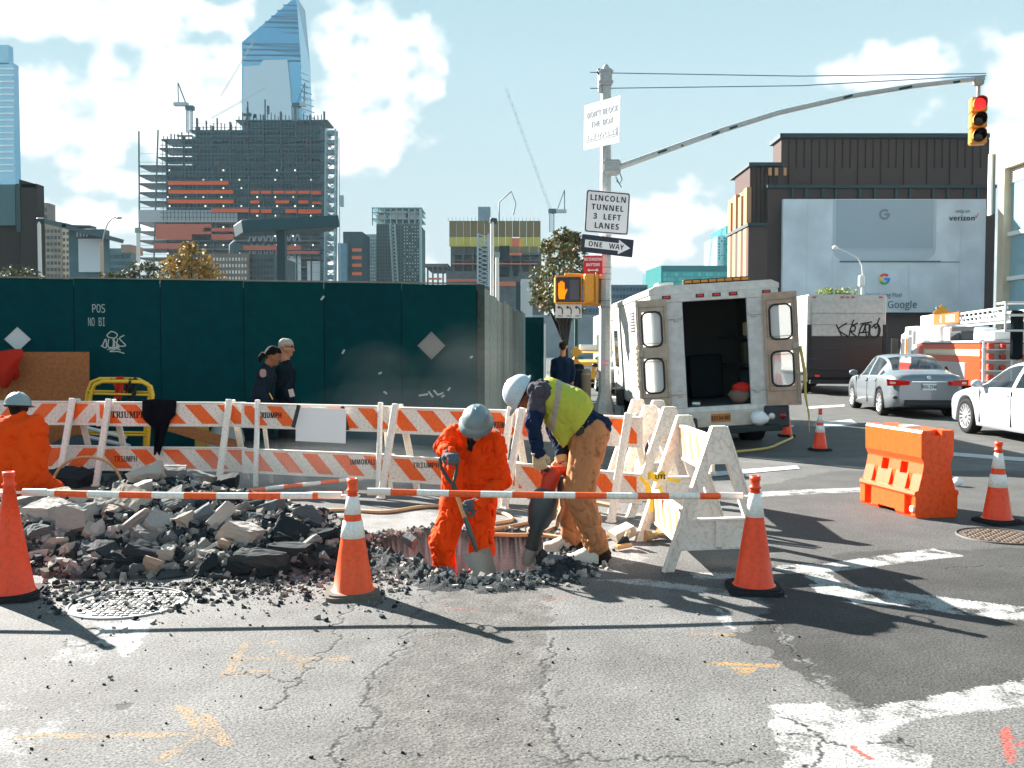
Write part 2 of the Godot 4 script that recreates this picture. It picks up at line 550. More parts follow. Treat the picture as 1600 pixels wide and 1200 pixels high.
				var t := clampf((a4 * 0.4 + a2 * 0.5 + a3 * 0.6 - 0.55) * 3.0, 0.0, 0.85) * pb[p + 2] / 255.0
				r = lerpf(r, 0.34, t); g = lerpf(g, 0.2, t); b = lerpf(b, 0.07, t)
			elif pb[p + 3] > 0:
				var t := clampf((a2 * 0.6 + a3 * 0.7 - 0.35) * 3.0, 0.0, 0.8) * pb[p + 3] / 255.0
				r = lerpf(r, 0.4, t); g = lerpf(g, 0.07, t); b = lerpf(b, 0.05, t)
			if cb[i] > 0:
				var t := cb[i] / 255.0 * clampf(0.55 + a3, 0.0, 1.0)
				r = lerpf(r, 0.03, t); g = lerpf(g, 0.03, t); b = lerpf(b, 0.03, t)
				h = lerpf(h, 0.0, t)
			out[i * 3] = lut[clampi(int(r * 4096.0), 0, 4096)]
			out[i * 3 + 1] = lut[clampi(int(g * 4096.0), 0, 4096)]
			out[i * 3 + 2] = lut[clampi(int(b * 4096.0), 0, 4096)]
			hb[i] = clampi(int(h * 255.0), 0, 255)
	var road := StandardMaterial3D.new()
	road.albedo_texture = ImageTexture.create_from_image(Image.create_from_data(GW, GH, false, Image.FORMAT_RGB8, out))
	road.roughness = 0.88
	road.metallic_specular = 0.35
	road.heightmap_enabled = true
	road.heightmap_texture = ImageTexture.create_from_image(Image.create_from_data(GW, GH, false, Image.FORMAT_L8, hb))
	road.heightmap_scale = 1.3
	road.detail_enabled = true
	road.detail_blend_mode = BaseMaterial3D.BLEND_MODE_MUL
	road.detail_uv_layer = BaseMaterial3D.DETAIL_UV_2
	road.detail_albedo = noise_tex(41, 0.24, grey(0.12), grey(1.0), 3, FastNoiseLite.TYPE_SIMPLEX_SMOOTH, 512, [[0.27, grey(0.3)], [0.42, grey(0.66)], [0.56, grey(0.9)], [0.72, grey(1.0)]])
	mats["road"] = road
	# trench outline on the ground
	for q in [[588, 858], [600, 838], [650, 832], [700, 828], [770, 830], [850, 832], [872, 848], [878, 872], [862, 892], [820, 906], [760, 910], [700, 906], [672, 892], [640, 880], [605, 872]]:
		var g := G(q[0], q[1])
		trench_poly.append(Vector2(g.x, g.z))
	var rx0 := -1.6; var rx1 := 0.8; var rz0 := -9.0; var rz1 := -6.2
	var near := ground_grid(GX0, GX1, GZ0, GZ1, 0.1, Rect2(rx0, rz0, rx1 - rx0, rz1 - rz0), false)
	struct(put(near[0], "road"))
	var fine := ground_grid(rx0, rx1, rz0, rz1, 0.02, Rect2(), true)
	fine[0].surface_set_material(1, vm(0.95, 0.0, "stone", 2.2, 2.0))
	struct(put(fine[0], "road_around_trench"))
	# the rest of the street, out to the horizon
	var far := MB.new(L(0.105, 0.104, 0.101))
	var B := 800.0
	for q in [[-B, GX0, -B, B], [GX1, B, -B, B], [GX0, GX1, -B, GZ0], [GX0, GX1, GZ1, 60.0]]:
		far.quad(Vector3(q[0], 0, q[3]), Vector3(q[1], 0, q[3]), Vector3(q[1], 0, q[2]), Vector3(q[0], 0, q[2]))
	var fm := vm(0.9, 0.0, "dirt", 0.25)
	struct(add(far, "ground", fm))
	# far markings
	var lm := vm(0.8, 0.0, "scuff", 1.0)
	for q in [[[958, 585, 990, 585, 990, 592, 950, 592]], [[955, 610, 985, 610, 980, 622, 950, 622]], [[1120, 668, 1240, 664, 1240, 667, 1120, 672]], [[1280, 660, 1330, 655, 1340, 662, 1290, 668]], [[1100, 738, 1245, 727, 1250, 732, 1105, 745]], [[1400, 700, 1600, 715, 1600, 721, 1400, 705]], [[1260, 635, 1320, 632, 1320, 635, 1260, 639]]]:
		var mk := MB.new(L(0.42))
		var v = []
		for i in range(0, 8, 2): v.append(G(q[0][i], q[0][i + 1], 0.006))
		mk.quad(v[3], v[2], v[1], v[0])
		struct(add(mk, "lane_marking", lm))
func ground_grid(x0, x1, z0, z1, step, skip: Rect2, trench: bool) -> Array:
	var nx := int(round((x1 - x0) / step)); var nz := int(round((z1 - z0) / step))
	var V := PackedVector3Array(); var N := PackedVector3Array(); var C := PackedColorArray(); var U := PackedVector2Array(); var U2 := PackedVector2Array()
	var dep := PackedFloat32Array()
	for j in nz + 1:
		for i in nx + 1:
			var x: float = x0 + i * step; var z: float = z0 + j * step
			var y := gy(x, z)
			var dd := 0.0
			var lift := 0.0
			var col := L(0.1)
			if trench:
				var w := Vector2(x, z) + Vector2(noise.get_noise_2d(x * 3.0, z * 3.0), noise.get_noise_2d(x * 3.0 + 50.0, z * 3.0)) * 0.09
				var d := trench_d(w)
				if d < 0.03 and d > -0.34 and z > -7.75:
					lift = maxf(0.0, 0.05 * (1.0 - absf(d + 0.1) / 0.24)) * clampf(noise.get_noise_2d(x * 2.2, z * 2.2) * 1.3 + 0.75, 0.0, 1.3)
					lift += lift * 1.1 * noise.get_noise_2d(x * 22.0, z * 22.0)
					y += lift
				if d > -0.06:
					var floor_y := -0.62 + 0.06 * noise.get_noise_2d(x * 4.0, z * 4.0) + 0.25 * smoothstep(-6.9, -6.75, z)
					dd = lerpf(0.0, floor_y, smoothstep(0.0, 0.10, d))
					var rough := noise.get_noise_3d(x * 9.0, dd * 9.0, z * 9.0)
					x += 0.03 * rough * clampf(d * 20.0, 0, 1); z += 0.03 * noise.get_noise_3d(z * 9.0, x * 9.0, dd * 9.0) * clampf(d * 20.0, 0, 1)
					y += dd + 0.012 * rough * clampf(d * 30.0, 0, 1)
				col = S("b4bcbf", 0.95) if dd < -0.13 - 0.03 * noise.get_noise_2d(x * 5.0, z * 5.0) else S("4a4a4a", 0.6)
				if dd < -0.5: col = S("a3a9aa", 0.8)
				if lift > 0.004: col = S("44484a", 0.8)
				col *= 1.0 + 0.4 * noise.get_noise_3d(x * 6.0, dd * 4.0, z * 6.0)
			V.append(Vector3(x, y, z)); dep.append(dd if lift < 0.006 else -0.01); C.append(col)
			U.append(Vector2((x0 + i * step - GX0) / (GX1 - GX0), (z0 + j * step - GZ0) / (GZ1 - GZ0)))
			U2.append(Vector2(x, z) * 0.55)
	for j in nz + 1:
		for i in nx + 1:
			var a := V[j * (nx + 1) + maxi(i - 1, 0)]; var b := V[j * (nx + 1) + mini(i + 1, nx)]
			var c := V[maxi(j - 1, 0) * (nx + 1) + i]; var d := V[mini(j + 1, nz) * (nx + 1) + i]
			N.append((d - c).cross(b - a).normalized())
	var I := PackedInt32Array(); var I2 := PackedInt32Array()
	for j in nz:
		for i in nx:
			var k := j * (nx + 1) + i
			if skip.has_area() and skip.has_point(Vector2(x0 + (i + 0.5) * step, z0 + (j + 0.5) * step)): continue
			var q := [k, k + 1, k + nx + 2, k, k + nx + 2, k + nx + 1]
			if trench and minf(minf(dep[k], dep[k + 1]), minf(dep[k + nx + 1], dep[k + nx + 2])) < -0.004: I2.append_array(q)
			else: I.append_array(q)
	var m := ArrayMesh.new()
	for ind in [I, I2]:
		if ind.is_empty(): continue
		var arr := []
		arr.resize(Mesh.ARRAY_MAX)
		arr[Mesh.ARRAY_VERTEX] = V; arr[Mesh.ARRAY_NORMAL] = N; arr[Mesh.ARRAY_COLOR] = C; arr[Mesh.ARRAY_TEX_UV] = U; arr[Mesh.ARRAY_TEX_UV2] = U2; arr[Mesh.ARRAY_INDEX] = ind
		m.add_surface_from_arrays(Mesh.PRIMITIVE_TRIANGLES, arr)
	m.surface_set_material(0, mats["road"])
	return [m]

# ---------------------------------------------------------------- hoarding and what leans on it
func on_plane(px, py, t: Transform3D) -> Vector2:      # where that pixel meets the plane z = 0 of t, in its own x and y
	var i := t.affine_inverse()
	var o := i * CAM
	var d := i.basis * ray(px, py)
	var p := o + d * (-o.z / d.z)
	return Vector2(p.x, p.y)
func ribbon(mb: MB, pts: PackedVector2Array, w: float, z: float, thick := 0.002):
	for i in pts.size() - 1:
		var a := pts[i]; var b := pts[i + 1]
		if a.distance_to(b) < 0.0005: continue
		var n := (b - a).orthogonal().normalized() * w * 0.5
		var e := (b - a).normalized() * w * 0.25
		var zz := z + thick * (0.6 + 0.4 * (i % 3))
		mb.quad(Vector3(a.x - e.x + n.x, a.y - e.y + n.y, zz), Vector3(a.x - e.x - n.x, a.y - e.y - n.y, zz), Vector3(b.x + e.x - n.x, b.y + e.y - n.y, zz), Vector3(b.x + e.x + n.x, b.y + e.y + n.y, zz))
func face_text(s, px0, px1, py, cap_px, t: Transform3D, parent, m, font := "Droid Sans", bold := true, called := "lettering", z := 0.003, spacing := 0):
	var a := on_plane(px0, py, t); var b := on_plane(px1, py, t)
	var cap := on_plane((px0 + px1) / 2.0, py - cap_px / 2.0, t).distance_to(on_plane((px0 + px1) / 2.0, py + cap_px / 2.0, t))
	var o := text(s, cap, m, Transform3D.IDENTITY, parent, called, font, bold, 1.0, spacing)
	var wide: float = (o.mesh as TextMesh).get_aabb().size.x
	var mid := (a + b) * 0.5
	var tilt := (b - a).angle()
	o.transform = Transform3D(Basis(Vector3.BACK, tilt) * Basis.from_scale(Vector3(a.distance_to(b) / maxf(wide, 0.001), 1, 1)), Vector3(mid.x, mid.y, z))
	return o
func smooth_line(pts: PackedVector2Array, n := 8) -> PackedVector2Array:
	var c := Curve2D.new()
	for i in pts.size():
		var a := pts[maxi(i - 1, 0)]; var b := pts[mini(i + 1, pts.size() - 1)]
		c.add_point(pts[i], (a - b) * 0.17, (b - a) * 0.17)
	return c.tessellate(3, 6)
func drape(called, label, cat, grid: Array, col: Color, m, parent = null):    # a hanging cloth through rows of points, with thickness
	var mb := MB.new(col)
	mb.smooth(true)
	for i in grid.size() - 1:
		for j in grid[i].size() - 1:
			mb.quad(grid[i + 1][j], grid[i + 1][j + 1], grid[i][j + 1], grid[i][j])
			var k := Vector3(0, 0, -0.008)
			mb.quad(grid[i][j] + k, grid[i][j + 1] + k, grid[i + 1][j + 1] + k, grid[i + 1][j] + k)
	if parent: return add(mb, called, m, parent, true)
	return tag(add(mb, called, m), label, cat)
func build_hoarding():
	var right := Vector3(-0.58, 0, -15.2)
	var left := Vector3(-7.57, 0, -13.7)
	var dir := (right - left).normalized()
	var yaw := atan2(-dir.z, dir.x)
	var t := thing("plywood_hoarding", "long dark green painted plywood hoarding behind the striped barricades", "hoarding", right, yaw)
	var T := t.transform
	var green: StandardMaterial3D = vm(0.8, 0.0, "dirt", 0.5).duplicate()
	green.metallic_specular = 0.2
	for i in 9:
		var mb := MB.new(Color(0.003, 0.050, 0.056) * (0.92 + 0.16 * rng.randf()))
		mb.box(Vector3(-1.224 * i - 0.61, 1.345 + rng.randf_range(-0.012, 0.012), -0.02 + rng.randf_range(-0.004, 0.004)), Vector3(1.214, 2.70, 0.022), 0.003)
		add(mb, "panel", green, t)
		var pb := MB.new(S("2b2520"))
		pb.box(Vector3(-1.224 * i - 0.02, 1.3, -0.09), Vector3(0.09, 2.6, 0.09))
		add(pb, "post", vm(0.8), t)
	var cap := MB.new(S("8b8d80"))
	cap.box(Vector3(-5.5, 2.712, -0.03), Vector3(11.0, 0.02, 0.09))
	add(cap, "top_rail", vm(0.8, 0.0, "dirt", 1.0), t)
	var white := vm(0.8, 0.0, "scuff", 6.0)
	var stencil := StandardMaterial3D.new()
	stencil.albedo_color = S("a9b7b4").linear_to_srgb()
	stencil.roughness = 0.9
	face_text("POS", 144, 164, 482, 13, T, t, stencil, "Droid Sans Mono", true, "stencil_lettering", 0.0)
	face_text("NO BI", 138, 164, 503, 13, T, t, stencil, "Droid Sans Mono", true, "stencil_lettering", 0.0)
	var gm := MB.new(S("b9c2bd"))
	for s in [[167, 524, 174, 518, 183, 522, 180, 528, 170, 527, 167, 524], [160, 541, 165, 530, 166, 543, 158, 540], [170, 530, 169, 541, 176, 543, 178, 529, 179, 543], [176, 531, 186, 541, 172, 543], [184, 529, 182, 541, 186, 539], [194, 524, 187, 529, 196, 539, 190, 541, 184, 540], [168, 546, 186, 543, 172, 549, 184, 549, 194, 552], [180, 543, 188, 547]]:
		var q := PackedVector2Array()
		for k in range(0, s.size(), 2): q.append(on_plane(s[k], s[k + 1], T))
		ribbon(gm, smooth_line(q), 0.016, 0.0, 0.004)
	add(gm, "graffiti", white, t)
	var sc := MB.new(S("b8bcb4"))
	for s in [[655, 618, 668, 616], [670, 612, 676, 620], [678, 610, 684, 617, 692, 614], [600, 612, 604, 615], [535, 552, 538, 547], [592, 584, 596, 582], [690, 620, 694, 618], [735, 559, 738, 557], [700, 610, 703, 606], [502, 468, 506, 463]]:
		var q := PackedVector2Array()
		for k in range(0, s.size(), 2): q.append(on_plane(s[k], s[k + 1], T))
		ribbon(sc, q, 0.03, 0.0, 0.004)
	stuff(add(sc, "paint_chip", white, t))
	for d in [[28, 530, 0.185, "white diamond placard on green hoarding beside plywood sheet", "c9cfd0"], [674, 540, 0.228, "weathered grey diamond placard near hoarding corner", "8e8b85"]]:
		var p := on_plane(d[0], d[1], T)
		var o := thing("diamond_placard", d[3], "placard", T * Vector3(p.x, p.y, 0.006), yaw)
		var mb := MB.new(S(d[4]))
		var h: float = d[2]
		mb.prism(PackedVector2Array([Vector2(h, 0), Vector2(0, h * 0.98), Vector2(-h, 0), Vector2(0, -h)]), 0.0, 0.006)
		add(mb, "plate", white, o)
		var fr := MB.new(S("55534e"))
		for k in 4:
			var a := Vector2.from_angle(PI / 2 * k) * h; var b := Vector2.from_angle(PI / 2 * (k + 1)) * h
			fr.bar(Vector3(a.x, a.y, 0.008), Vector3(b.x, b.y, 0.008), 0.006, 0.006, Vector3.BACK)
		add(fr, "frame", vm(0.5), o)
	# weathered return fence along the kerb
	var f := thing("board_fence", "weathered grey board fence running back from hoarding corner", "fence", right)
	var far := Vector3(0.36, 0, -28.7)
	var fd := (far - right).normalized()
	var side := Vector3(-fd.z, 0, fd.x)
	var gray := vm(0.9, 0.0, "wood", 0.7)
	var x := 0.08
	var i := 0
	while x < 13.4:
		var w := rng.randf_range(0.75, 1.22)
		var mb := MB.new(S("7d8884") * rng.randf_range(0.72, 1.12))
		mb.T = Transform3D(Basis(side, Vector3.UP, -fd), right + fd * (x + w / 2)) * xf(Vector3.ZERO, 0, rng.randf_range(-0.012, 0.012))
		mb.box(Vector3(-0.01 * (i % 2), 1.34 + rng.randf_range(-0.06, 0.05), 0), Vector3(0.03, 2.68, w - 0.015))
		add(mb, "plank", gray, f, true)
		x += w
		i += 1
	var cp := MB.new(S("4a544f"))
	cp.box(right + Vector3(0.07, 1.35, -0.08), Vector3(0.12, 2.7, 0.1))
	add(cp, "corner_post", gray, f, true)
	var g2 := thing("green_gate_panel", "narrow dark green hoarding panel past the grey fence", "panel", Vector3(0.7, 0, -29.8))
	var gmb := MB.new(S("0a3638"))
	gmb.box(Vector3(0, 1.3, 0), Vector3(0.64, 2.62, 0.06), 0.01)
	add(gmb, "board", green, g2)
	var wp := MB.new(S("d9dcd8"))
	wp.box(Vector3(0.36, 1.2, 0), Vector3(0.06, 2.4, 0.08))
	add(wp, "post", vm(0.7), g2)
	# plywood sheet
	var ps := thing("plywood_sheet", "bare orange-brown plywood sheet standing against green hoarding", "plywood", Vector3(-7.1, 0, -13.25), yaw)
	var pm := MB.new(S("b06f45"))
	pm.T = xf(Vector3.ZERO, 0, -0.04)
	pm.box(Vector3(0, 0.8, 0), Vector3(1.95, 1.62, 0.018), 0.002)
	add(pm, "sheet", vm(0.85, 0.0, "wood", 1.5), ps)
	var nm := MB.new(S("3a2417"))
	for k in 26:
		nm.T = xf(Vector3.ZERO, 0, -0.04)
		nm.box(Vector3(rng.randf_range(-0.9, 0.94), rng.randf_range(0.75, 1.56), 0.010), Vector3(0.012, 0.012, 0.004))
	stuff(add(nm, "nail_hole", vm(0.9), ps))
	# red jacket hung over the sheet
	var rows := []
	for r in 9:
		var row := []
		for c in 8:
			var u := c / 7.0; var v := r / 8.0
			var px := lerpf(-26, 34 - 9 * v * v + 3 * sin(v * 9.0), u); var py := lerpf(547 + 2 * sin(u * 5.0), 610 - 12 * u + 7 * sin(u * 12.0), v)
			row.append(P(px, py, 13.12 - 0.05 * sin(u * 9.0 + v * 3.0) - 0.10 * sin(PI * v) + (0.05 if r == 0 else 0.0)))
		rows.append(row)
	drape("red_jacket", "red safety jacket hung over top of plywood sheet", "jacket", rows, S("c23020"), vm(0.9, 0.0, "cloth", 4.0))
	# yellow tube rail
	var yr := thing("yellow_guard_rail", "yellow tube rail frame standing behind barricade beside plywood", "rail", G(184, 722), yaw * 0.5)
	for k in 2:
		var mb := MB.new(S("e0ae22"))
		var pts := []
		for q in [[128, 727], [131, 660], [137, 612], [143, 597], [156, 592], [190, 592], [217, 593], [231, 600], [234, 612], [228, 660], [224, 727]]:
			pts.append(P(q[0] + k * 5, q[1] + k * 4, 12.75 - k * 0.22))
		mb.tube(pts, 0.026, 8)
		add(mb, "loop", vm(0.45, 0.0, "scuff", 3.0), yr, true)
	for q in [[137, 611, 232, 613], [133, 675, 227, 676]]:
		var cr := MB.new(S("d8a520"))
		cr.tube([P(q[0], q[1], 12.7), P(q[2], q[3], 12.7)], 0.018, 8)
		add(cr, "cross_rail", vm(0.45), yr, true)
		cr = MB.new(S("d8a520"))
		cr.tube([P(q[0] + 4, q[1] + 4, 12.55), P(q[2] + 4, q[3] + 4, 12.55)], 0.016, 8)
		add(cr, "cross_rail", vm(0.45), yr, true)
	var cl := [["d0402a", 172, 195, 590, 625], ["8a2c28", 196, 207, 593, 614], ["2a3236", 200, 216, 592, 628]]
	for k in 3:
		var rr := []
		for r in 8:
			var row := []
			for c in 5:
				var u := c / 4.0; var v := r / 7.0
				row.append(P(lerpf(cl[k][1] + 8 * sin(v * 2.6) * (1 if k == 0 else 0), cl[k][2] - 6 * v, u), lerpf(cl[k][3], cl[k][4], v) + 3 * sin(u * 7), 12.62 - 0.05 * sin(u * 6.0 + v * 5.0) - 0.04 * k))
			rr.append(row)
		drape("work_harness", ["orange red harness webbing looped over yellow rail", "dark red strap hanging on yellow rail", "black strap hanging at end of yellow rail"][k], "harness", rr, S(cl[k][0]), vm(0.9, 0.0, "cloth", 6.0))
	# poles, bucket, plank and sacks behind the barricades
	var pc := ["c9c8c2", "b9bcc0", "a9a79f", "d4d0c6", "8f9498"]
	for k in 5:
		var mb := MB.new(S(pc[k]))
		var a := P(128 + k * 9, 662 + k * 6, 12.3 - k * 0.07); var b := P(196 + k * 6, 668 + k * 10, 12.1 - k * 0.05)
		a.y = 0.62 - k * 0.13; b.y = 0.5 - k * 0.11
		mb.tube([a, b], 0.028, 8)
		tag(add(mb, "metal_pipe", vm(0.5, 0.2, "scuff", 4.0)), "pale metal pipe leaning in heap behind barricade", "pipe", "pipes heaped behind the barricade")
	var hp := MB.new(S("20262c"))
	var hr := []
	for r in 7:
		var ring := PackedVector3Array()
		for q in 16:
			var a := -TAU * q / 16
			var kk := cos(r / 6.0 * PI / 2) * (1.0 + 0.15 * noise.get_noise_2d(q * 0.9, r * 0.8))
			ring.append(Vector3(-5.75 + cos(a) * 0.75 * kk, 0.5 * sin(r / 6.0 * PI / 2) + 0.0, -12.55 + sin(a) * 0.3 * kk))
		hr.append(ring)
	hp.loft(hr)
	tag(add(hp, "dark_tarpaulin", vm(0.5, 0.0, "cloth", 3.0)), "crumpled dark tarpaulin heap behind barricade under pipes", "tarpaulin")
	var bu := thing("blue_bucket", "blue plastic bucket behind barricade near yellow rail", "bucket", G(199, 712))
	var bm := MB.new(S("1c4f8a"))
	bm.lathe([Vector2(0.12, 0.0), Vector2(0.15, 0.36), Vector2(0.16, 0.36), Vector2(0.16, 0.39), Vector2(0.14, 0.39), Vector2(0.11, 0.02)], 18)
	add(bm, "pail", vm(0.4), bu)
	var bh := MB.new(S("c8c8c8"))
	bh.tube([Vector3(-0.16, 0.37, 0), Vector3(-0.1, 0.48, 0.03), Vector3(0, 0.52, 0.04), Vector3(0.1, 0.48, 0.03), Vector3(0.16, 0.37, 0)], 0.005, 5)
	add(bh, "handle", vm(0.3, 0.8), bu)
	var pl := MB.new(S("9c6a46"))
	pl.bar(P(262, 664, 12.6), P(392, 704, 12.8), 0.03, 0.16, Vector3.UP, 0.003)
	tag(add(pl, "timber_plank", vm(0.85, 0.0, "wood", 2.0)), "brown timber plank propped slanting behind barricade", "plank")
	var sk := MB.new(S("aeb2ae"))
	var base := G(350, 716)
	var rings := []
	for r in 7:
		var v := r / 6.0
		var ring := PackedVector3Array()
		for q in 14:
			var a := -TAU * q / 14
			var k := (0.36 * (1.0 - v) + 0.04) * (1.0 + 0.25 * noise.get_noise_2d(q * 0.7, r * 0.6))
			ring.append(base + Vector3(cos(a) * k * 1.1 + 0.09 * v, 0.82 * v, sin(a) * k * 0.7))
		rings.append(ring)
	sk.loft(rings)
	tag(add(sk, "grey_sack", vm(0.9, 0.0, "cloth", 3.0)), "grey canvas sack peaked above barricade beside timber plank", "sack")
	var yb := MB.new(S("caa04a"))
	var b2 := G(316, 718)
	yb.at(xf(b2 + Vector3(0, 0.41, 0), 0.3))
	yb.box(Vector3.ZERO, Vector3(0.2, 0.82, 0.2), 0.03)
	tag(add(yb, "tan_box", vm(0.9, 0.0, "dirt", 2.0)), "tall tan cardboard box behind barricade beside grey sack", "box")

# ---------------------------------------------------------------- barricades, cones, bars
func barricade(a: Vector3, b: Vector3, label, slant, posts: Array, words: Array, post_style := 0, ends := [0.0, 0.0]):
	var dx := (b - a); dx.y = 0
	var L_ := dx.length()
	var yaw := atan2(-dx.z, dx.x)
	var t := thing("striped_barricade", label, "barricade", (a + b) * 0.5, yaw)
	var dirty := vm(0.7, 0.0, "scuff", 2.5)
	var ink := StandardMaterial3D.new()
	ink.albedo_color = Color(0.07, 0.07, 0.08)
	ink.roughness = 0.9
	for k in 2:
		var y0: float = [0.715, 0.16][k]
		var h := 0.275
		var bm := MB.new(S("e6ddd2") * (0.95 + 0.08 * rng.randf()))
		bm.box(Vector3(0, y0 + h / 2, 0), Vector3(L_, h, 0.03), 0.006)
		bm.box(Vector3(0, y0 + h + 0.008, 0), Vector3(L_, 0.02, 0.045), 0.006)
		bm.box(Vector3(0, y0 - 0.002, 0), Vector3(L_, 0.02, 0.045), 0.006)
		var board := add(bm, "board", dirty, t)
		var sm := MB.new(S("f2641a"))
		var rect := PackedVector2Array([Vector2(-L_ / 2 + 0.05, y0 + 0.025), Vector2(L_ / 2 - 0.05, y0 + 0.025), Vector2(L_ / 2 - 0.05, y0 + h - 0.015), Vector2(-L_ / 2 + 0.05, y0 + h - 0.015)])
		var x := -L_ / 2 - 0.3 + 0.12 * k + rng.randf() * 0.1
		while x < L_ / 2 + 0.3:
			var w := 0.205
			var par := PackedVector2Array([Vector2(x, y0), Vector2(x + w, y0), Vector2(x + w + slant * 0.26, y0 + h), Vector2(x + slant * 0.26, y0 + h)])
			for q in Geometry2D.intersect_polygons(rect, par):
				sm.prism(q, 0.0152, 0.0175)
			x += 0.405
		add(sm, "stripes", vm(0.5, 0.0, "scuff", 3.0), board)
	for wd in words:
		face_text(wd[0], wd[1], wd[2], wd[3], wd[4], t.transform * xf(Vector3(0, 0, 0.018)), t, ink, wd[5] if wd.size() > 5 else "Droid Sans", true, "lettering", 0.019)
	for p in posts:
		var u: float = p
		if post_style == 1:
			var pm := MB.new(S("efece6"))
			pm.bar(Vector3(u * L_, 0, 0.06), Vector3(u * L_ + 0.03, 1.05, 0.04), 0.05, 0.05, Vector3.BACK, 0.006)
			add(pm, "post", dirty, t)
			var bm := MB.new(S("ded8cd"))
			bm.bar(Vector3(u * L_, 0, -0.28), Vector3(u * L_ + 0.03, 0.98, -0.05), 0.05, 0.03, Vector3.BACK, 0.006)
			add(bm, "leg", dirty, t)
		else:
			var pm := MB.new(S("eae2d6"))
			pm.bar(Vector3(u * L_ - 0.06, 0, 0.30), Vector3(u * L_, 1.045, 0.05), 0.075, 0.05, Vector3.BACK, 0.008)
			pm.box(Vector3(u * L_ - 0.06, 0.012, 0.30), Vector3(0.09, 0.024, 0.07), 0.005)
			add(pm, "leg", dirty, t)
			var bm := MB.new(S("d8cfc1"))
			bm.bar(Vector3(u * L_ + 0.07, 0, -0.34), Vector3(u * L_, 1.03, -0.05), 0.07, 0.05, Vector3.BACK, 0.008)
			add(bm, "leg", dirty, t)
	return t
func cone(base: Vector3, h: float, bands: Array, label: String, yaw := 0.0, col := Color(0.92, 0.062, 0.004), group := "", plate := Color(0.03, 0.03, 0.032), tilt := 0.0):
	var t := thing("traffic_cone", label, "cone", base, yaw, group)
	var pm := MB.new(plate)
	var s := h * 0.46
	var poly := rrect(s, s, s * 0.18, 3)
	pm.T = Transform3D(Basis(Vector3.RIGHT, -PI / 2), Vector3.ZERO)
	pm.prism(poly, 0.0, 0.03)
	pm.T = pm.T * Transform3D(Basis.IDENTITY, Vector3(0, 0, 0.03))
	pm.prism(rrect(s * 0.9, s * 0.9, s * 0.2, 3), 0.0, 0.012)
	add(pm, "base_plate", vm(0.9, 0.0, "dirt", 5.0), t)
	var r := func(v): return lerpf(h * 0.172, h * 0.036, clampf((v - 0.045) / 0.86, 0.0, 1.0))
	var cm := MB.new(col)
	cm.lathe([Vector2(h * 0.186, 0.042), Vector2(r.call(0.06), h * 0.06), Vector2(r.call(0.35), h * 0.35), Vector2(r.call(0.6), h * 0.6), Vector2(r.call(0.885), h * 0.885), Vector2(h * 0.052, h * 0.89), Vector2(h * 0.052, h * 0.905), Vector2(h * 0.04, h * 0.915), Vector2(h * 0.04, h * 0.955), Vector2(h * 0.047, h * 0.965), Vector2(h * 0.045, h * 1.0), Vector2(h * 0.03, h * 1.0), Vector2(h * 0.03, h * 0.92)], 28)
	add(cm, "body", vm(0.42, 0.0, "scuff", 2.2), t)
	for b in bands:
		var bm := MB.new(S("e9e6df"))
		bm.lathe([Vector2(r.call(b[0]) + 0.0005, h * b[0]), Vector2(r.call(b[0]) + 0.004, h * b[0] + 0.002), Vector2(r.call(b[1]) + 0.004, h * b[1] - 0.002), Vector2(r.call(b[1]) + 0.0005, h * b[1])], 28, Vector3.ZERO, true, false)
		add(bm, "reflective_band", vm(0.45, 0.0, "scuff", 4.0), t)
	return t
func striped_bar(called, label, a: Vector3, b: Vector3, from_white: float, period: float, r := 0.0235, sag := 0.0, loops := [true, true], col := Color(0.88, 0.1, 0.01)):
	var t := thing(called, label, "bar", Vector3(a.x, 0, a.z), 0.0)
	var d := b - a
	var n := int(ceil(d.length() / (period * 0.5)))
	var x := -from_white
	var white := true
	while x < d.length():
		var x0 := maxf(x, 0.0); var x1 := minf(x + period * 0.5, d.length())
		if x1 > x0 + 0.002:
			var pts := []
			for k in 4:
				var u := lerpf(x0, x1, k / 3.0) / d.length()
				pts.append(a + d * u - Vector3(0, sag * 4.0 * u * (1.0 - u), 0))
			var mb := MB.new(S("e8e2d8") if white else col)
			mb.tube(pts, r if white else r + 0.0006, 14, true)
			add(mb, "tube_segment" if white else "orange_sleeve", vm(0.45, 0.0, "scuff", 3.0), t, true)
		x += period * 0.5
		white = not white
	for k in 2:
		if not loops[k]: continue
		var o: Vector3 = [a, b][k] + d.normalized() * (-0.06 if k == 0 else 0.06)
		var pts := []
		for q in 17: pts.append(o + Vector3(cos(TAU * q / 16) * 0.062, 0.012 * sin(TAU * q / 16), sin(TAU * q / 16) * 0.062))
		var mb := MB.new(S("e4ded4"))
		mb.tube(pts, 0.0065, 6)
		add(mb, "end_loop", vm(0.5), t, true)
		var em := MB.new(S("dcd6ca"))
		em.tube([[a, b][k], [a, b][k] + d.normalized() * (0.16 if k == 0 else -0.16)], r + 0.003, 14)
		add(em, "end_collar", vm(0.5), t, true)
	return t
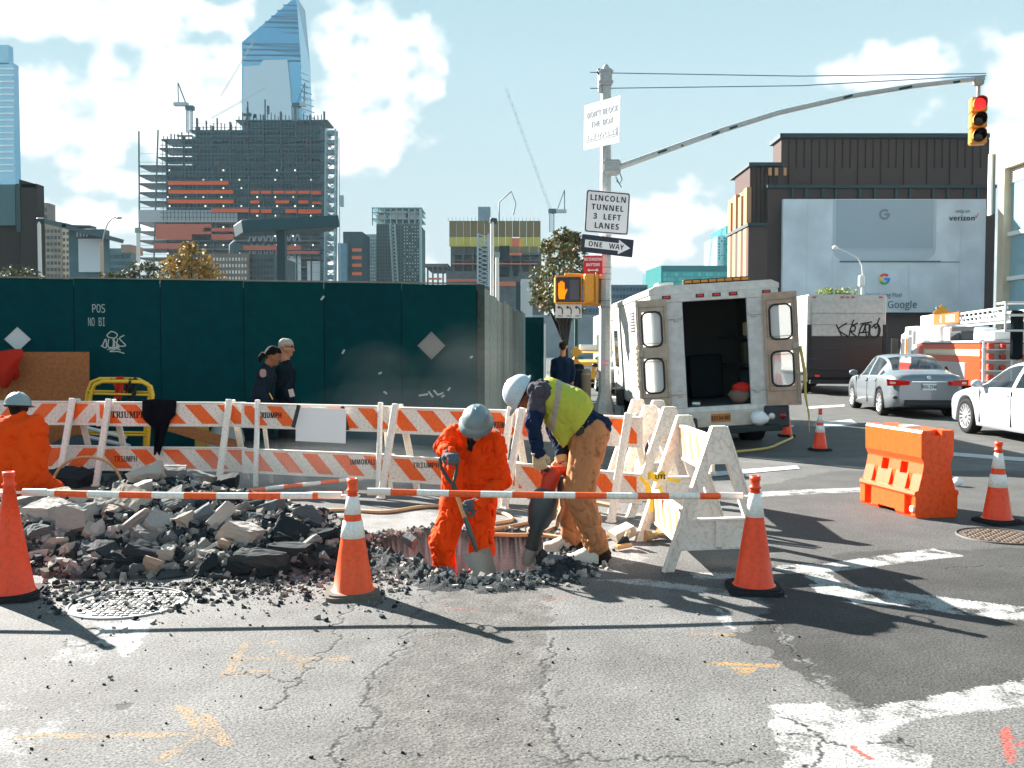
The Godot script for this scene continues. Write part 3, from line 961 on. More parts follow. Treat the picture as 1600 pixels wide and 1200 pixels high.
func a_frame_end(mb: MB, o: Vector3, x: Vector3, w := 0.87, h := 1.09):
	# one end of a folding plastic A frame, in the plane of x and up
	var nrm := x.cross(Vector3.UP).normalized()
	mb.T = Transform3D(Basis(x, Vector3.UP, nrm), o)
	var z0 := -0.022; var z1 := 0.022
	for s in [-1, 1]:
		mb.prism(PackedVector2Array([Vector2(s * w / 2, 0), Vector2(s * (w / 2 - 0.085), 0), Vector2(s * 0.0, h * 0.9), Vector2(s * 0.05, h), Vector2(s * 0.062, h)]), z0, z1)
		for k in 9:        # lattice ribs
			var v0 := 0.05 + k * 0.098; var v1 := v0 + 0.098
			var p := func(v, e): return Vector2(s * (lerpf(w / 2, 0.06, v) - (0.012 if e == 0 else 0.075)), v * h)
			var a: Vector2 = p.call(v0, k % 2); var b: Vector2 = p.call(v1, (k + 1) % 2)
			mb.bar(Vector3(a.x, a.y, z1 + 0.004), Vector3(b.x, b.y, z1 + 0.004), 0.010, 0.010, Vector3.BACK)
		var e0: Vector2 = Vector2(s * w / 2, 0); var e1: Vector2 = Vector2(s * 0.062, h)
		mb.bar(Vector3(e0.x - s * 0.006, e0.y, z1 + 0.006), Vector3(e1.x - s * 0.006, e1.y, z1 + 0.006), 0.012, 0.014, Vector3.BACK)
	mb.prism(PackedVector2Array([Vector2(-0.05, h), Vector2(0.05, h), Vector2(0.13, h * 0.74), Vector2(-0.13, h * 0.74)]), z0 + 0.004, z1 - 0.004)
	mb.prism(PackedVector2Array([Vector2(-w * 0.40, h * 0.145), Vector2(w * 0.40, h * 0.145), Vector2(w * 0.285, h * 0.365), Vector2(-w * 0.285, h * 0.365)]), z0 + 0.006, z1 - 0.008)
	for y in [0.155, 0.355]:
		mb.box(Vector3(0, h * y, z1 - 0.002), Vector3(w * (0.78 if y < 0.2 else 0.57), 0.018, 0.02))
	mb.box(Vector3(0, h * 0.25, z1 - 0.002), Vector3(0.05, h * 0.2, 0.02))
	mb.box(Vector3(0, h - 0.005, 0), Vector3(0.11, 0.02, 0.05), 0.004)
	mb.T = Transform3D.IDENTITY
func a_frame(near: Vector3, far: Vector3, x: Vector3, label, panel := true):
	var t := thing("a_frame_barricade", label, "barricade", near)
	var pm := vm(0.65, 0.0, "scuff", 2.0)
	for o in [near, far]:
		var mb := MB.new(S("e6ddd2"))
		a_frame_end(mb, o, x)
		add(mb, "end_frame", pm, t, true)
	if not panel: return
	var d := far - near
	for k in 2:
		var y: float = [0.87, 0.31][k]
		var off: Vector3 = -x * [0.03, 0.26][k]
		var mb := MB.new(S("ece2d6"))
		mb.bar(near + off + d * 0.03 + Vector3(0, y, 0), near + off + d * 0.97 + Vector3(0, y, 0), 0.028, 0.27, Vector3.UP, 0.005)
		var bd := add(mb, "board", pm, t, true)
		var fr := MB.new(S("d9cdbd"))
		for s in [-1, 1]:
			fr.bar(near + off + d * 0.03 + Vector3(0, y + s * 0.135, 0), near + off + d * 0.97 + Vector3(0, y + s * 0.135, 0), 0.05, 0.02, Vector3.UP)
		add(fr, "board_edge", pm, t, true)
		var st := MB.new(S("e8875a"))
		var T2 := Transform3D(Basis(d.normalized(), Vector3.UP, d.normalized().cross(Vector3.UP)), near + off + Vector3(0, y, 0))
		for face in [-1.0, 1.0]:
			st.T = T2
			var q := 0.08
			while q < d.length() - 0.25:
				st.prism(PackedVector2Array([Vector2(q, -0.11), Vector2(q + 0.1, -0.11), Vector2(q + 0.22, 0.11), Vector2(q + 0.12, 0.11)]), minf(face * 0.0145, face * 0.0165), maxf(face * 0.0145, face * 0.0165))
				q += 0.24
		add(st, "stripes", vm(0.5, 0.0, "scuff", 4.0), t, true)
func build_street_props():
	# barricades: board ends from where their feet meet the road
	var B := [[-170, 164, 11.75, 11.55], [150, 384, 11.45, 11.35], [377, 616, 11.25, 10.62], [608, 812, 10.52, 9.95], [806, 1004, 9.85, 9.0]]
	var lab := ["striped barricade with slashes leaning right, behind the crouching worker", "striped barricade with a black shirt draped over its top board", "striped barricade with a white paper sign hanging from its top board", "striped barricade behind the orange suited digger", "striped barricade between yellow vest worker and stacked A frames"]
	var words := [[], [["TRIUMPH", 174, 228, 648, 10, "Droid Serif"], ["TRIUMPH", 178, 214, 717, 9, "Droid Sans Mono"]], [["TRIUMPH", 404, 440, 649, 9], ["IMMORALI", 547, 586, 722, 8]], [["TRIUMPH", 768, 798, 664, 10], ["TRIUMPH", 645, 686, 727, 8, "Droid Sans Mono"]], []]
	var posts := [[-0.36, 0.36], [-0.4, 0.4], [-0.39, 0.41], [-0.43, 0.45], [-0.42, 0.42]]
	for i in 5:
		var a := P(B[i][0], 600, B[i][2]); var b := P(B[i][1], 600, B[i][3])
		a.y = 0; b.y = 0
		barricade(a, b, lab[i], 1.0 if i == 0 else -1.0, posts[i], words[i], 1 if i == 2 else 0)
	var clw := vm(0.95, 0.0, "cloth", 4.0)
	# black shirt over barricade two
	var rows := []
	for r in 12:
		var row := []
		for c in 9:
			var u := c / 8.0; var v := r / 11.0
			var l := lerpf(222, 243, smoothstep(0.3, 0.62, v)) if v < 0.62 else lerpf(243, 240, v)
			var rr := lerpf(276, 268, v) if v < 0.3 else lerpf(268, 249, (v - 0.3) / 0.7)
			var py := lerpf(623 + 4 * absf(u - 0.45), 709 + 3 * sin(u * 8.0), v)
			row.append(P(lerpf(l, rr, u), py, (11.38 if r == 0 else 11.33) - 0.03 * sin(u * 10.0 + v * 2.0) - 0.01))
		rows.append(row)
	drape("black_shirt", "black shirt draped over striped barricade top board", "shirt", rows, S("10151a"), clw)
	# white sign hung under barricade three
	var ws := thing("paper_sign", "blank white sign board strapped to barricade top board", "sign", P(500, 692, 10.83))
	var sm := MB.new(S("e3e4e4"))
	var c0 := P(462, 636, 10.9); var c1 := P(541, 639, 10.7); var c2 := P(540, 693, 10.7); var c3 := P(462, 689, 10.9)
	var bk := Vector3(0, 0, -0.006)
	sm.quad(c3, c2, c1, c0); sm.quad(c0 + bk, c1 + bk, c2 + bk, c3 + bk); sm.quad(c3 + bk, c2 + bk, c2, c3); sm.quad(c0, c1, c1 + bk, c0 + bk)
	add(sm, "board", vm(0.7), ws, true)
	for q in [[467, 633, 458, 668], [535, 635, 543, 672]]:
		var mb := MB.new(S("3b4140"))
		mb.bar(P(q[0], q[1], 10.8), P(q[2], q[3], 10.78), 0.045, 0.006, Vector3.BACK)
		add(mb, "strap", vm(0.9), ws, true)
	# cones
	cone(G(18, 932), 0.85, [], "plain red-orange traffic cone without bands beside rubble heap", 0.25)
	cone(G(552, 930), 0.80, [[0.50, 0.645], [0.70, 0.85]], "orange traffic cone with two white bands holding both striped bars", 0.15, Color(0.92, 0.08, 0.004), "", S("6b665c"))
	cone(G(1178, 922), 0.80, [[0.645, 0.85]], "orange traffic cone with single white band beside A frame barricade", -0.1)
	cone(G(1558, 816), 0.78, [[0.44, 0.60], [0.67, 0.86]], "orange traffic cone with two white bands behind the water barrier", 0.3)
	cone(G(1281, 704), 0.68, [[0.44, 0.60], [0.67, 0.86]], "small orange traffic cone standing alone near the open van", 0.2)
	cone(G(1229, 682), 0.62, [[0.5, 0.66]], "small orange traffic cone tucked under the van bumper", 0.0)
	# bars between the cones
	striped_bar("striped_cone_bar", "striped bar reaching from plain cone across rubble to banded cone", P(36, 769, 6.32), P(534, 774, 6.36), 0.0, 0.44, 0.0225, 0.012, [true, true])
	striped_bar("striped_cone_bar", "striped bar across the digging workers between banded cones", P(574, 768, 6.36), P(1160, 775, 6.5), 0.1, 0.44, 0.0225, 0.01, [true, true])
	striped_bar("striped_cone_bar", "end of striped bar running off past plain cone", P(-220, 772, 6.3), P(4, 770, 6.3), 0.0, 0.44, 0.0225, 0.0, [false, true])
	striped_bar("striped_cone_bar", "striped bar lying on road with a ring at its end", P(370, 768, 10.55) * Vector3(1, 0, 1) + Vector3(0, 0.025, 0), P(570, 754, 10.75) * Vector3(1, 0, 1) + Vector3(0, 0.16, 0), 0.1, 0.42, 0.024, 0.0, [false, true])
	striped_bar("striped_cone_bar", "striped bar lying on road in front of barricade feet", P(360, 775, 10.35) * Vector3(1, 0, 1) + Vector3(0, 0.025, 0), P(560, 762, 10.5) * Vector3(1, 0, 1) + Vector3(0, 0.025, 0), 0.0, 0.42, 0.024, 0.0, [false, true])
	# A frames
	var nx := Vector3(0.985, 0, -0.17)
	a_frame(Vector3(1.56, 0, -6.98), Vector3(1.50, 0, -8.08), nx, "cream plastic A frame barricade beside the single band cone")
	a_frame(Vector3(1.56, 0, -9.2), Vector3(1.62, 0, -10.3), nx, "cream plastic A frame barricade in the middle of three")
	a_frame(Vector3(1.40, 0, -9.42), Vector3(1.42, 0, -10.5), nx, "cream plastic A frame barricade nearest the striped boards", false)
	# caution tape knotted on the frame
	var ct := thing("caution_tape", "yellow caution tape knotted round A frame leg", "tape", Vector3(1.28, 0, -7.86))
	var tm := MB.new(S("e9c425"))
	var t0 := Transform3D(Basis(Vector3.UP, 0.1), P(1025, 745, 7.72))
	tm.T = t0
	for k in 7:
		var u0 := k / 7.0; var u1 := (k + 1) / 7.0
		tm.quad(Vector3(-0.07 + 0.14 * u0, -0.03 + 0.02 * sin(u0 * 9), 0.02 * sin(u0 * 7)), Vector3(-0.07 + 0.14 * u1, -0.03 + 0.02 * sin(u1 * 9), 0.02 * sin(u1 * 7)), Vector3(-0.07 + 0.14 * u1, 0.035 + 0.02 * sin(u1 * 9), 0.02 * sin(u1 * 7)), Vector3(-0.07 + 0.14 * u0, 0.035 + 0.02 * sin(u0 * 9), 0.02 * sin(u0 * 7)))
	add(tm, "tape_band", vm(0.4), ct, true)
	var ink := StandardMaterial3D.new()
	ink.albedo_color = Color(0.06, 0.06, 0.06)
	var lt := text("UTI", 0.04, ink, ct.global_transform.affine_inverse() * t0 * xf(Vector3(0.03, 0.002, 0.026)), ct, "lettering", "Droid Sans", true, 1.0, 0, 0.002)
	var tl := MB.new(S("e6bd20"))
	for q in [[1010, 752, 1018, 800, 0.03], [1030, 760, 1034, 792, 0.025], [1000, 745, 1012, 770, 0.03], [1042, 748, 1062, 752, 0.03]]:
		var a := P(q[0], q[1], 7.74); var b := P(q[2], q[3], 7.76)
		tl.bar(a, (a + b) * 0.5 + Vector3(0.02, 0, 0.02), q[4], 0.003, Vector3.BACK)
		tl.bar((a + b) * 0.5 + Vector3(0.02, 0, 0.02), b, q[4], 0.003, Vector3.BACK)
	add(tl, "tape_tail", vm(0.4), ct, true)
	water_barrier()
	# manholes
	manhole(G(201, 943), 0.375, "round iron manhole cover in pale frame beside rubble heap")
	manhole(G(1562, 838), 0.36, "round rusty manhole cover beside cone behind water barrier", S("5a4c42"), S("4a4440"))
	# tools and gloves lying about
	var gl := MB.new(S("c6a47a"))
	for k in 2:
		var o := G(1022 + k * 14, 838 - k * 8, 0.03)
		gl.T = xf(o, 0.6 + k * 0.7)
		gl.ball(Vector3(0, 0.01, 0), Vector3(0.075, 0.035, 0.055), 10, 6)
		for f in 4:
			gl.tube([Vector3(0.05, 0.01, -0.035 + 0.023 * f), Vector3(0.11, 0.03 - 0.004 * f, -0.045 + 0.03 * f), Vector3(0.145 - 0.01 * absf(f - 1.5), 0.005, -0.05 + 0.034 * f)], [0.018, 0.016, 0.012], 7)
		gl.tube([Vector3(0, 0.02, 0.045), Vector3(0.04, 0.03, 0.085), Vector3(0.075, 0.01, 0.095)], [0.018, 0.016, 0.012], 7)
		gl.tube([Vector3(-0.05, 0.01, 0), Vector3(-0.12, 0.015, 0)], [0.05, 0.055], 9)
	tag(add(gl, "work_glove", vm(0.95, 0.0, "cloth", 8.0)), "pair of tan work gloves dropped under A frame barricade", "glove")
	var br := thing("scraper_tool", "short handled scraper lying on road by worker's boots", "scraper", G(975, 850))
	var hm := MB.new(S("c49a6c"))
	hm.bar(G(962, 855, 0.03), G(985, 851, 0.03), 0.06, 0.035, Vector3.UP, 0.008)
	add(hm, "grip", vm(0.8), br, true)
	var bl := MB.new(S("30424c"))
	bl.quad(G(963, 851, 0.045), G(985, 848, 0.045), G(981, 838, 0.11), G(973, 838, 0.11))
	bl.quad(G(963, 851, 0.040), G(973, 838, 0.105), G(981, 838, 0.105), G(985, 848, 0.040))
	add(bl, "blade", vm(0.4, 0.6), br, true)
	var h2 := MB.new(S("d8c7ae"))
	h2.tube([G(978, 842, 0.05), G(982, 830, 0.14)], 0.022, 8)
	add(h2, "handle", vm(0.8), br, true)
	var wd := MB.new(S("b5a999"))
	wd.at(xf(G(973, 832, 0.07), 0.4, 0.1, 0.35))
	wd.box(Vector3.ZERO, Vector3(0.2, 0.09, 0.16), 0.01)
	tag(add(wd, "timber_block", vm(0.9, 0.0, "wood", 4.0)), "grey timber block wedged under A frame leg", "block")
	# air hoses
	var hoses := [[[[470, 800], [540, 797], [600, 800], [660, 792], [720, 790], [780, 800], [800, 812], [770, 818]], 0.02, "c9a27a", "tan air hose stretched along edge of broken concrete"], [[[768, 828], [800, 822], [835, 815], [862, 806], [880, 792], [920, 785], [960, 790]], 0.019, "b98f66", "tan air hose running to the jackhammer"], [[[742, 834], [800, 836], [845, 836], [905, 842], [962, 834], [980, 820]], 0.019, "c2986c", "tan air hose curving behind the worker's boots"]]
	for h in hoses:
		var c := Curve3D.new()
		var pp = h[0]
		for i in pp.size():
			var a := G(pp[maxi(i - 1, 0)][0], pp[maxi(i - 1, 0)][1], 0.02); var b := G(pp[mini(i + 1, pp.size() - 1)][0], pp[mini(i + 1, pp.size() - 1)][1], 0.02)
			c.add_point(G(pp[i][0], pp[i][1], 0.022), (a - b) * 0.17, (b - a) * 0.17)
		var mb := MB.new(S(h[2]))
		mb.tube(Array(c.tessellate(4, 5)), h[1], 8)
		tag(add(mb, "air_hose", vm(0.6, 0.0, "dirt", 3.0)), h[3], "hose")
	# hose loop by the barricade feet
	var lp := []
	for q in 21:
		var a := PI * q / 20.0
		lp.append(P(136 - 56 * cos(a), 752 - 38 * sin(a) + 12 * pow(absf(cos(a)), 4), 11.0))
	var lm := MB.new(S("b39468"))
	lm.tube(lp, 0.017, 7)
	tag(add(lm, "hose_loop", vm(0.6)), "stiff tan hose arching in front of striped barricade", "hose")
	# yellow hose under the van
	var yc := Curve3D.new()
	var yp := [[1150, 706], [1200, 700], [1225, 690], [1238, 683], [1225, 678]]
	for i in yp.size():
		var a := G(yp[maxi(i - 1, 0)][0], yp[maxi(i - 1, 0)][1], 0.02); var b := G(yp[mini(i + 1, 4)][0], yp[mini(i + 1, 4)][1], 0.02)
		yc.add_point(G(yp[i][0], yp[i][1], 0.025), (a - b) * 0.17, (b - a) * 0.17)
	var ym := MB.new(S("b9a55a"))
	ym.tube(Array(yc.tessellate(4, 5)), 0.022, 7)
	tag(add(ym, "yellow_hose", vm(0.6)), "yellowish hose curled on road under van bumper", "hose")
	# litter
	var lt2 := MB.new(S("e6e8e8"))
	var lo := G(1495, 760, 0.0)
	var lr := []
	for r in 5:
		var ring := PackedVector3Array()
		for q in 9:
			var a := -TAU * q / 9
			var k := 0.07 * sin(PI * (0.12 + 0.8 * r / 4.0)) * (1.0 + 0.5 * noise.get_noise_2d(q * 1.7, r * 1.3))
			ring.append(lo + Vector3(cos(a) * k, 0.11 * r / 4.0, sin(a) * k))
		lr.append(ring)
	lt2.loft(lr)
	tag(add(lt2, "paper_litter", vm(0.9)), "crumpled white paper on road behind water barrier", "litter")
func manhole(o: Vector3, r: float, label, col := Color(0.16, 0.158, 0.155), frame := Color(0.3, 0.3, 0.3)):
	var t := thing("manhole_cover", label, "manhole", o)
	var fr := MB.new(frame)
	fr.lathe([Vector2(r * 1.0, -0.02), Vector2(r * 1.0, 0.008), Vector2(r * 0.985, 0.013), Vector2(r * 0.962, 0.013), Vector2(r * 0.955, 0.005), Vector2(r * 0.955, -0.02)], 48)
	add(fr, "frame_ring", vm(0.7, 0.0, "scuff", 5.0), t)
	var d := MB.new(col)
	d.lathe([Vector2(r * 0.95, -0.02), Vector2(r * 0.95, 0.004), Vector2(r * 0.0, 0.004)], 40, Vector3.ZERO, false, false)
	var lid := add(d, "lid", vm(0.6, 0.3, "scuff", 6.0), t)
	var st := MB.new(col * 1.15)
	var s := 0.047
	for i in range(-8, 9):
		for j in range(-8, 9):
			var p := Vector2(i, j) * s
			if p.length() > r * 0.82 or rng.randf() < 0.04: continue
			var q := (i + j) % 2 == 0
			st.box(Vector3(p.x, 0.006, p.y), Vector3(s * 0.82 if q else s * 0.42, 0.007, s * 0.42 if q else s * 0.82), 0.002)
	stuff(add(st, "raised_grid", vm(0.55, 0.35, "scuff", 6.0), lid))
func water_barrier():
	var u := Vector3(0.98, 0, -0.2).normalized(); var v := Vector3(-0.2, 0, -0.98).normalized()
	var t := thing("water_barrier", "orange plastic water-filled barrier block standing in the road", "barrier", Vector3(3.97, 0, -9.05) + u * 0.225)
	t.basis = Basis(u, Vector3.UP, -v)
	var m := StandardMaterial3D.new()
	m.albedo_color = Color(0.9, 0.085, 0.004).linear_to_srgb()
	m.roughness = 0.38
	m.albedo_texture = mats["scuff"]
	m.uv1_triplanar = true
	m.uv1_scale = Vector3.ONE * 1.5
	m.subsurf_scatter_enabled = true
	m.subsurf_scatter_strength = 0.25
	var c := CSGCombiner3D.new()
	var prof := []
	for q in [[0.215, 0.0], [0.235, 0.03], [0.235, 0.21], [0.248, 0.235], [0.24, 0.265], [0.205, 0.275], [0.165, 0.43], [0.148, 0.53], [0.15, 0.545], [0.178, 0.60], [0.182, 0.84], [0.17, 0.865]]:
		prof.append(Vector2(q[0], q[1]))
	var poly := PackedVector2Array(prof)
	for k in range(prof.size() - 1, -1, -1): poly.append(Vector2(-prof[k].x, prof[k].y))
	var body := CSGPolygon3D.new()
	body.name = "body"
	body.polygon = poly
	body.depth = 0.95
	c.add_child(body)
	var cuts := []
	for s in [-1, 1]:
		for z in [-0.30, -0.62]:
			cuts.append([Vector3(s * 0.2, 0.47, z), Vector3(0.2, 0.115, 0.12)])      # see-through openings under the head
		for z in [-0.18, -0.455, -0.76]:
			cuts.append([Vector3(s * 0.225, 0.40, z), Vector3(0.12, 0.26, 0.07)])
		for z in [-0.11, -0.80]:
			cuts.append([Vector3(s * 0.245, 0.12, z), Vector3(0.10, 0.2, 0.13)])
	cuts.append([Vector3(0, 0.86, -0.03), Vector3(0.09, 0.10, 0.10)])
	cuts.append([Vector3(0, 0.86, -0.92), Vector3(0.09, 0.10, 0.10)])
	cuts.append([Vector3(0, 0.0, -0.475), Vector3(0.7, 0.09, 0.3)])
	for q in cuts:
		var b := CSGBox3D.new()
		b.operation = CSGShape3D.OPERATION_SUBTRACTION
		b.size = q[1]
		b.position = q[0]
		c.add_child(b)
	for q in c.get_children():
		if q is CSGBox3D: q.name = "opening"
		q.material = m
	hang(c, "shell", t)
	var cm := MB.new(S("e9e2d8"))
	cm.T = xf(Vector3(-0.235, 0.09, -0.04), 0, 0, PI / 2)
	cm.lathe([Vector2(0.035, -0.01), Vector2(0.035, 0.012), Vector2(0.028, 0.018)], 12)
	add(cm, "drain_cap", vm(0.5), t)
	var tm := MB.new(S("dfe2e2"))
	tm.box(Vector3(0.0, 0.872, -0.45), Vector3(0.16, 0.012, 0.14), 0.004)
	add(tm, "fill_cap", vm(0.5), t)

# ---------------------------------------------------------------- rubble
var mounds := []
func heap_y(x: float, z: float) -> float:
	var h := 0.0
	for m in mounds:
		var a: float = (x - m[0]) / m[3]; var b: float = (z - m[1]) / m[4]
		var k := 1.0 - a * a - b * b
		if k > 0.0: h = maxf(h, m[2] * pow(k, 0.75))
	return h
func heap_hit(px, py) -> Vector3:
	var d := ray(px, py)
	for i in 500:
		var p := CAM + d * (5.5 + 0.012 * i)
		if p.y <= heap_y(p.x, p.z): return p
	return G(px, py)
func rock_mesh(sd: int, squash: Vector3, sub := 2, cuts := 11, rough := 0.05) -> MB:
	# a broken lump: what a few random cuts leave of a block, its faces roughened
	var r := RandomNumberGenerator.new()
	r.seed = sd
	var pl := []
	for i in 6:
		var n := Vector3.ZERO
		n[i >> 1] = 1.0 if i & 1 else -1.0
		pl.append([(n + Vector3(r.randfn(), r.randfn(), r.randfn()) * 0.16).normalized(), r.randf_range(0.72, 1.0)])
	for i in cuts - 6: pl.append([Vector3(r.randfn(), r.randfn(), r.randfn()).normalized(), r.randf_range(0.62, 1.0)])
	var on := []
	for i in pl.size(): on.append([])
	for i in pl.size():
		for j in range(i + 1, pl.size()):
			for k in range(j + 1, pl.size()):
				var det: float = pl[i][0].dot(pl[j][0].cross(pl[k][0]))
				if absf(det) < 0.02: continue
				var v: Vector3 = (pl[j][0].cross(pl[k][0]) * pl[i][1] + pl[k][0].cross(pl[i][0]) * pl[j][1] + pl[i][0].cross(pl[j][0]) * pl[k][1]) / det
				var ok := true
				for q in pl:
					if q[0].dot(v) > q[1] + 0.0005: ok = false
				if ok:
					for q in [i, j, k]: on[q].append(v)
	var mb := MB.new()
	for i in pl.size():
		if on[i].size() < 3: continue
		var o := Vector3.ZERO
		for v in on[i]: o += v
		o /= on[i].size()
		var n: Vector3 = pl[i][0]
		var u: Vector3 = (on[i][0] - o).normalized()
		var w := n.cross(u)
		on[i].sort_custom(func(a, b): return atan2((a - o).dot(w), (a - o).dot(u)) < atan2((b - o).dot(w), (b - o).dot(u)))
		for q in on[i].size(): chip(mb, o, on[i][q], on[i][(q + 1) % on[i].size()], sub, squash, rough, sd)
	return mb
func chip(mb: MB, a: Vector3, b: Vector3, c: Vector3, sub: int, sq: Vector3, rough: float, sd: int):
	if sub > 0:
		var ab := (a + b) * 0.5; var bc := (b + c) * 0.5; var ca := (c + a) * 0.5
		chip(mb, a, ab, ca, sub - 1, sq, rough, sd); chip(mb, ab, b, bc, sub - 1, sq, rough, sd); chip(mb, ca, bc, c, sub - 1, sq, rough, sd); chip(mb, ab, bc, ca, sub - 1, sq, rough, sd)
		return
	var f := func(p: Vector3): return p * sq * (1.0 + rough * 2.0 * noise.get_noise_3d(p.x * 2.6 + sd, p.y * 2.6, p.z * 2.6))
	mb.tri(f.call(a), f.call(b), f.call(c))
func strew(called, mesh: Mesh, spots: Array, cols: Array):
	var mm := MultiMesh.new()
	mm.transform_format = MultiMesh.TRANSFORM_3D
	mm.use_colors = true
	mm.mesh = mesh
	mm.instance_count = spots.size()
	for i in spots.size():
		mm.set_instance_transform(i, spots[i])
		mm.set_instance_color(i, cols[i])
	var o := MultiMeshInstance3D.new()
	o.multimesh = mm
	return hang(o, called, self)
func build_rubble():
	for q in [[250, 8.25, 0.50, 1.0, 1.25], [120, 8.0, 0.38, 0.95, 1.1], [340, 8.0, 0.40, 0.9, 1.1], [430, 7.75, 0.30, 0.75, 0.95], [490, 7.55, 0.22, 0.5, 0.75], [40, 8.2, 0.30, 0.9, 1.0], [215, 7.45, 0.20, 1.0, 0.75], [400, 7.25, 0.17, 0.7, 0.55]]:
		var p := P(q[0], 800, q[1])
		mounds.append([p.x, p.z, q[2], q[3], q[4]])
	var rr := RandomNumberGenerator.new()
	rr.seed = 3
	var rock := vm(0.95, 0.0, "stone", 3.0)
	var heap := MB.new(S("35393b"))
	var x0 := -5.6; var z0 := -9.6; var st := 0.05
	heap.smooth(false)
	for i in 92:
		for j in 66:
			var v := []
			var top := 0.0
			for q in [[0, 1], [1, 1], [1, 0], [0, 0]]:
				var x: float = x0 + (i + q[0]) * st; var z: float = z0 + (j + q[1]) * st
				var h := heap_y(x, z)
				top = maxf(top, h)
				v.append(Vector3(x, (h - 0.012 + minf(h, 0.05) * noise.get_noise_2d(x * 11.0, z * 11.0) * 1.2) if h > 0.0 else -0.03, z))
			if top > 0.0:
				heap.c(S("43474a").lerp(S("6d6863"), clampf(noise.get_noise_2d(v[0].x * 2.5, v[0].z * 2.5) + 0.3, 0, 1)))
				heap.quad(v[0], v[1], v[2], v[3])
	stuff(tag(add(heap, "rubble_heap", rock), "heap of fine grey rubble and soil between plain cone and banded cone", "rubble"))
	# crumbs, as uncountable stuff
	var grain := mesh_of(rock_mesh(915, Vector3(1, 0.62, 0.8), 0, 9, 0.0), vm(0.95))
	var sp := []; var cs := []
	var tone := func():
		var k := rr.randf()
		return S("23282b") * rr.randf_range(0.8, 1.7) if k < 0.48 else S("8f8a84") * rr.randf_range(0.6, 1.1)
	for i in 17000:
		var x := rr.randf_range(-5.4, -1.0); var z := rr.randf_range(-9.4, -6.3)
		var h := heap_y(x, z)
		if h <= 0.0: continue
		var s := 0.006 + 0.04 * pow(rr.randf(), 3.5)
		sp.append(Transform3D(Basis.from_euler(Vector3(rr.randf() * 6, rr.randf() * 6, rr.randf() * 6)).scaled(Vector3.ONE * s), Vector3(x, h - 0.01 + s * 0.4, z)))
		cs.append(tone.call())
	for i in 2600:      # thrown out over the road along the front of the heap
		var px := rr.randf_range(60, 640); var py := 895 + absf(rr.randfn()) * 24 + (14 if px < 300 else 0)
		var p := G(px, py)
		if trench_d(Vector2(p.x, p.z)) > -0.05: continue
		var s := 0.004 + 0.02 * pow(rr.randf(), 4.0)
		sp.append(Transform3D(Basis.from_euler(Vector3(rr.randf() * 6, rr.randf() * 6, rr.randf() * 6)).scaled(Vector3.ONE * s), p + Vector3(0, gy(p.x, p.z) + s * 0.3, 0)))
		cs.append(tone.call())
	for i in 8000:      # spoil round the trench
		var a := rr.randi() % trench_poly.size()
		var e: Vector2 = trench_poly[a].lerp(trench_poly[(a + 1) % trench_poly.size()], rr.randf())
		var far := e.y < -8.0
		e += Vector2(rr.randfn(), rr.randfn() * 0.7) * (0.09 if far else 0.16)
		var d := trench_d(e)
		if d > 0.0: continue
		if far and rr.randf() < 0.7: continue
		var s := 0.004 + 0.03 * pow(rr.randf(), 3.6)
		var lift := 0.075 * maxf(0.0, 1.0 + d / 0.16) * (0.0 if far else clampf(noise.get_noise_2d(e.x * 3.0, e.y * 3.0) + 0.7, 0, 1.2))
		sp.append(Transform3D(Basis.from_euler(Vector3(rr.randf() * 6, rr.randf() * 6, rr.randf() * 6)).scaled(Vector3.ONE * s), Vector3(e.x, lift * rr.randf() + s * 0.3, e.y)))
		cs.append(S("3c4245") * rr.randf_range(0.5, 1.5) if rr.randf() < 0.55 else S("a39c95") * rr.randf_range(0.6, 1.0))
	for i in 320:
		var px := rr.randf_range(20, 1250); var py := rr.randf_range(910, 1190)
		var p := G(px, py)
		var s := 0.003 + 0.007 * pow(rr.randf(), 3.0)
		sp.append(Transform3D(Basis.from_euler(Vector3(rr.randf() * 6, rr.randf() * 6, rr.randf() * 6)).scaled(Vector3.ONE * s), p + Vector3(0, gy(p.x, p.z) + s * 0.3, 0)))
		cs.append(tone.call())
	stuff(tag(strew("rubble_crumbs", grain, sp, cs), "loose grey crumbs of broken asphalt strewn round heap and trench", "rubble"))
	# chunks one can tell apart
	var shapes := []
	for i in 12: shapes.append(mesh_of(rock_mesh(100 + i * 7, [Vector3(1, 0.72, 0.85), Vector3(1, 0.5, 0.8), Vector3(1, 0.85, 0.95), Vector3(1, 0.28, 0.7)][i % 4]), rock))
	var tones := {"p": ["b9b2a9", "aaa59e", "c0b9b0", "b0a394"], "d": ["3a4043", "2c3336", "474b4c"], "g": ["74777a", "84837f", "666b6e"], "t": ["b89f8a"]}
	var tm := {}
	for k in tones:
		tm[k] = []
		for hx in tones[k]:
			var m: StandardMaterial3D = rock.duplicate()
			m.albedo_color = Color(hx)
			tm[k].append(m)
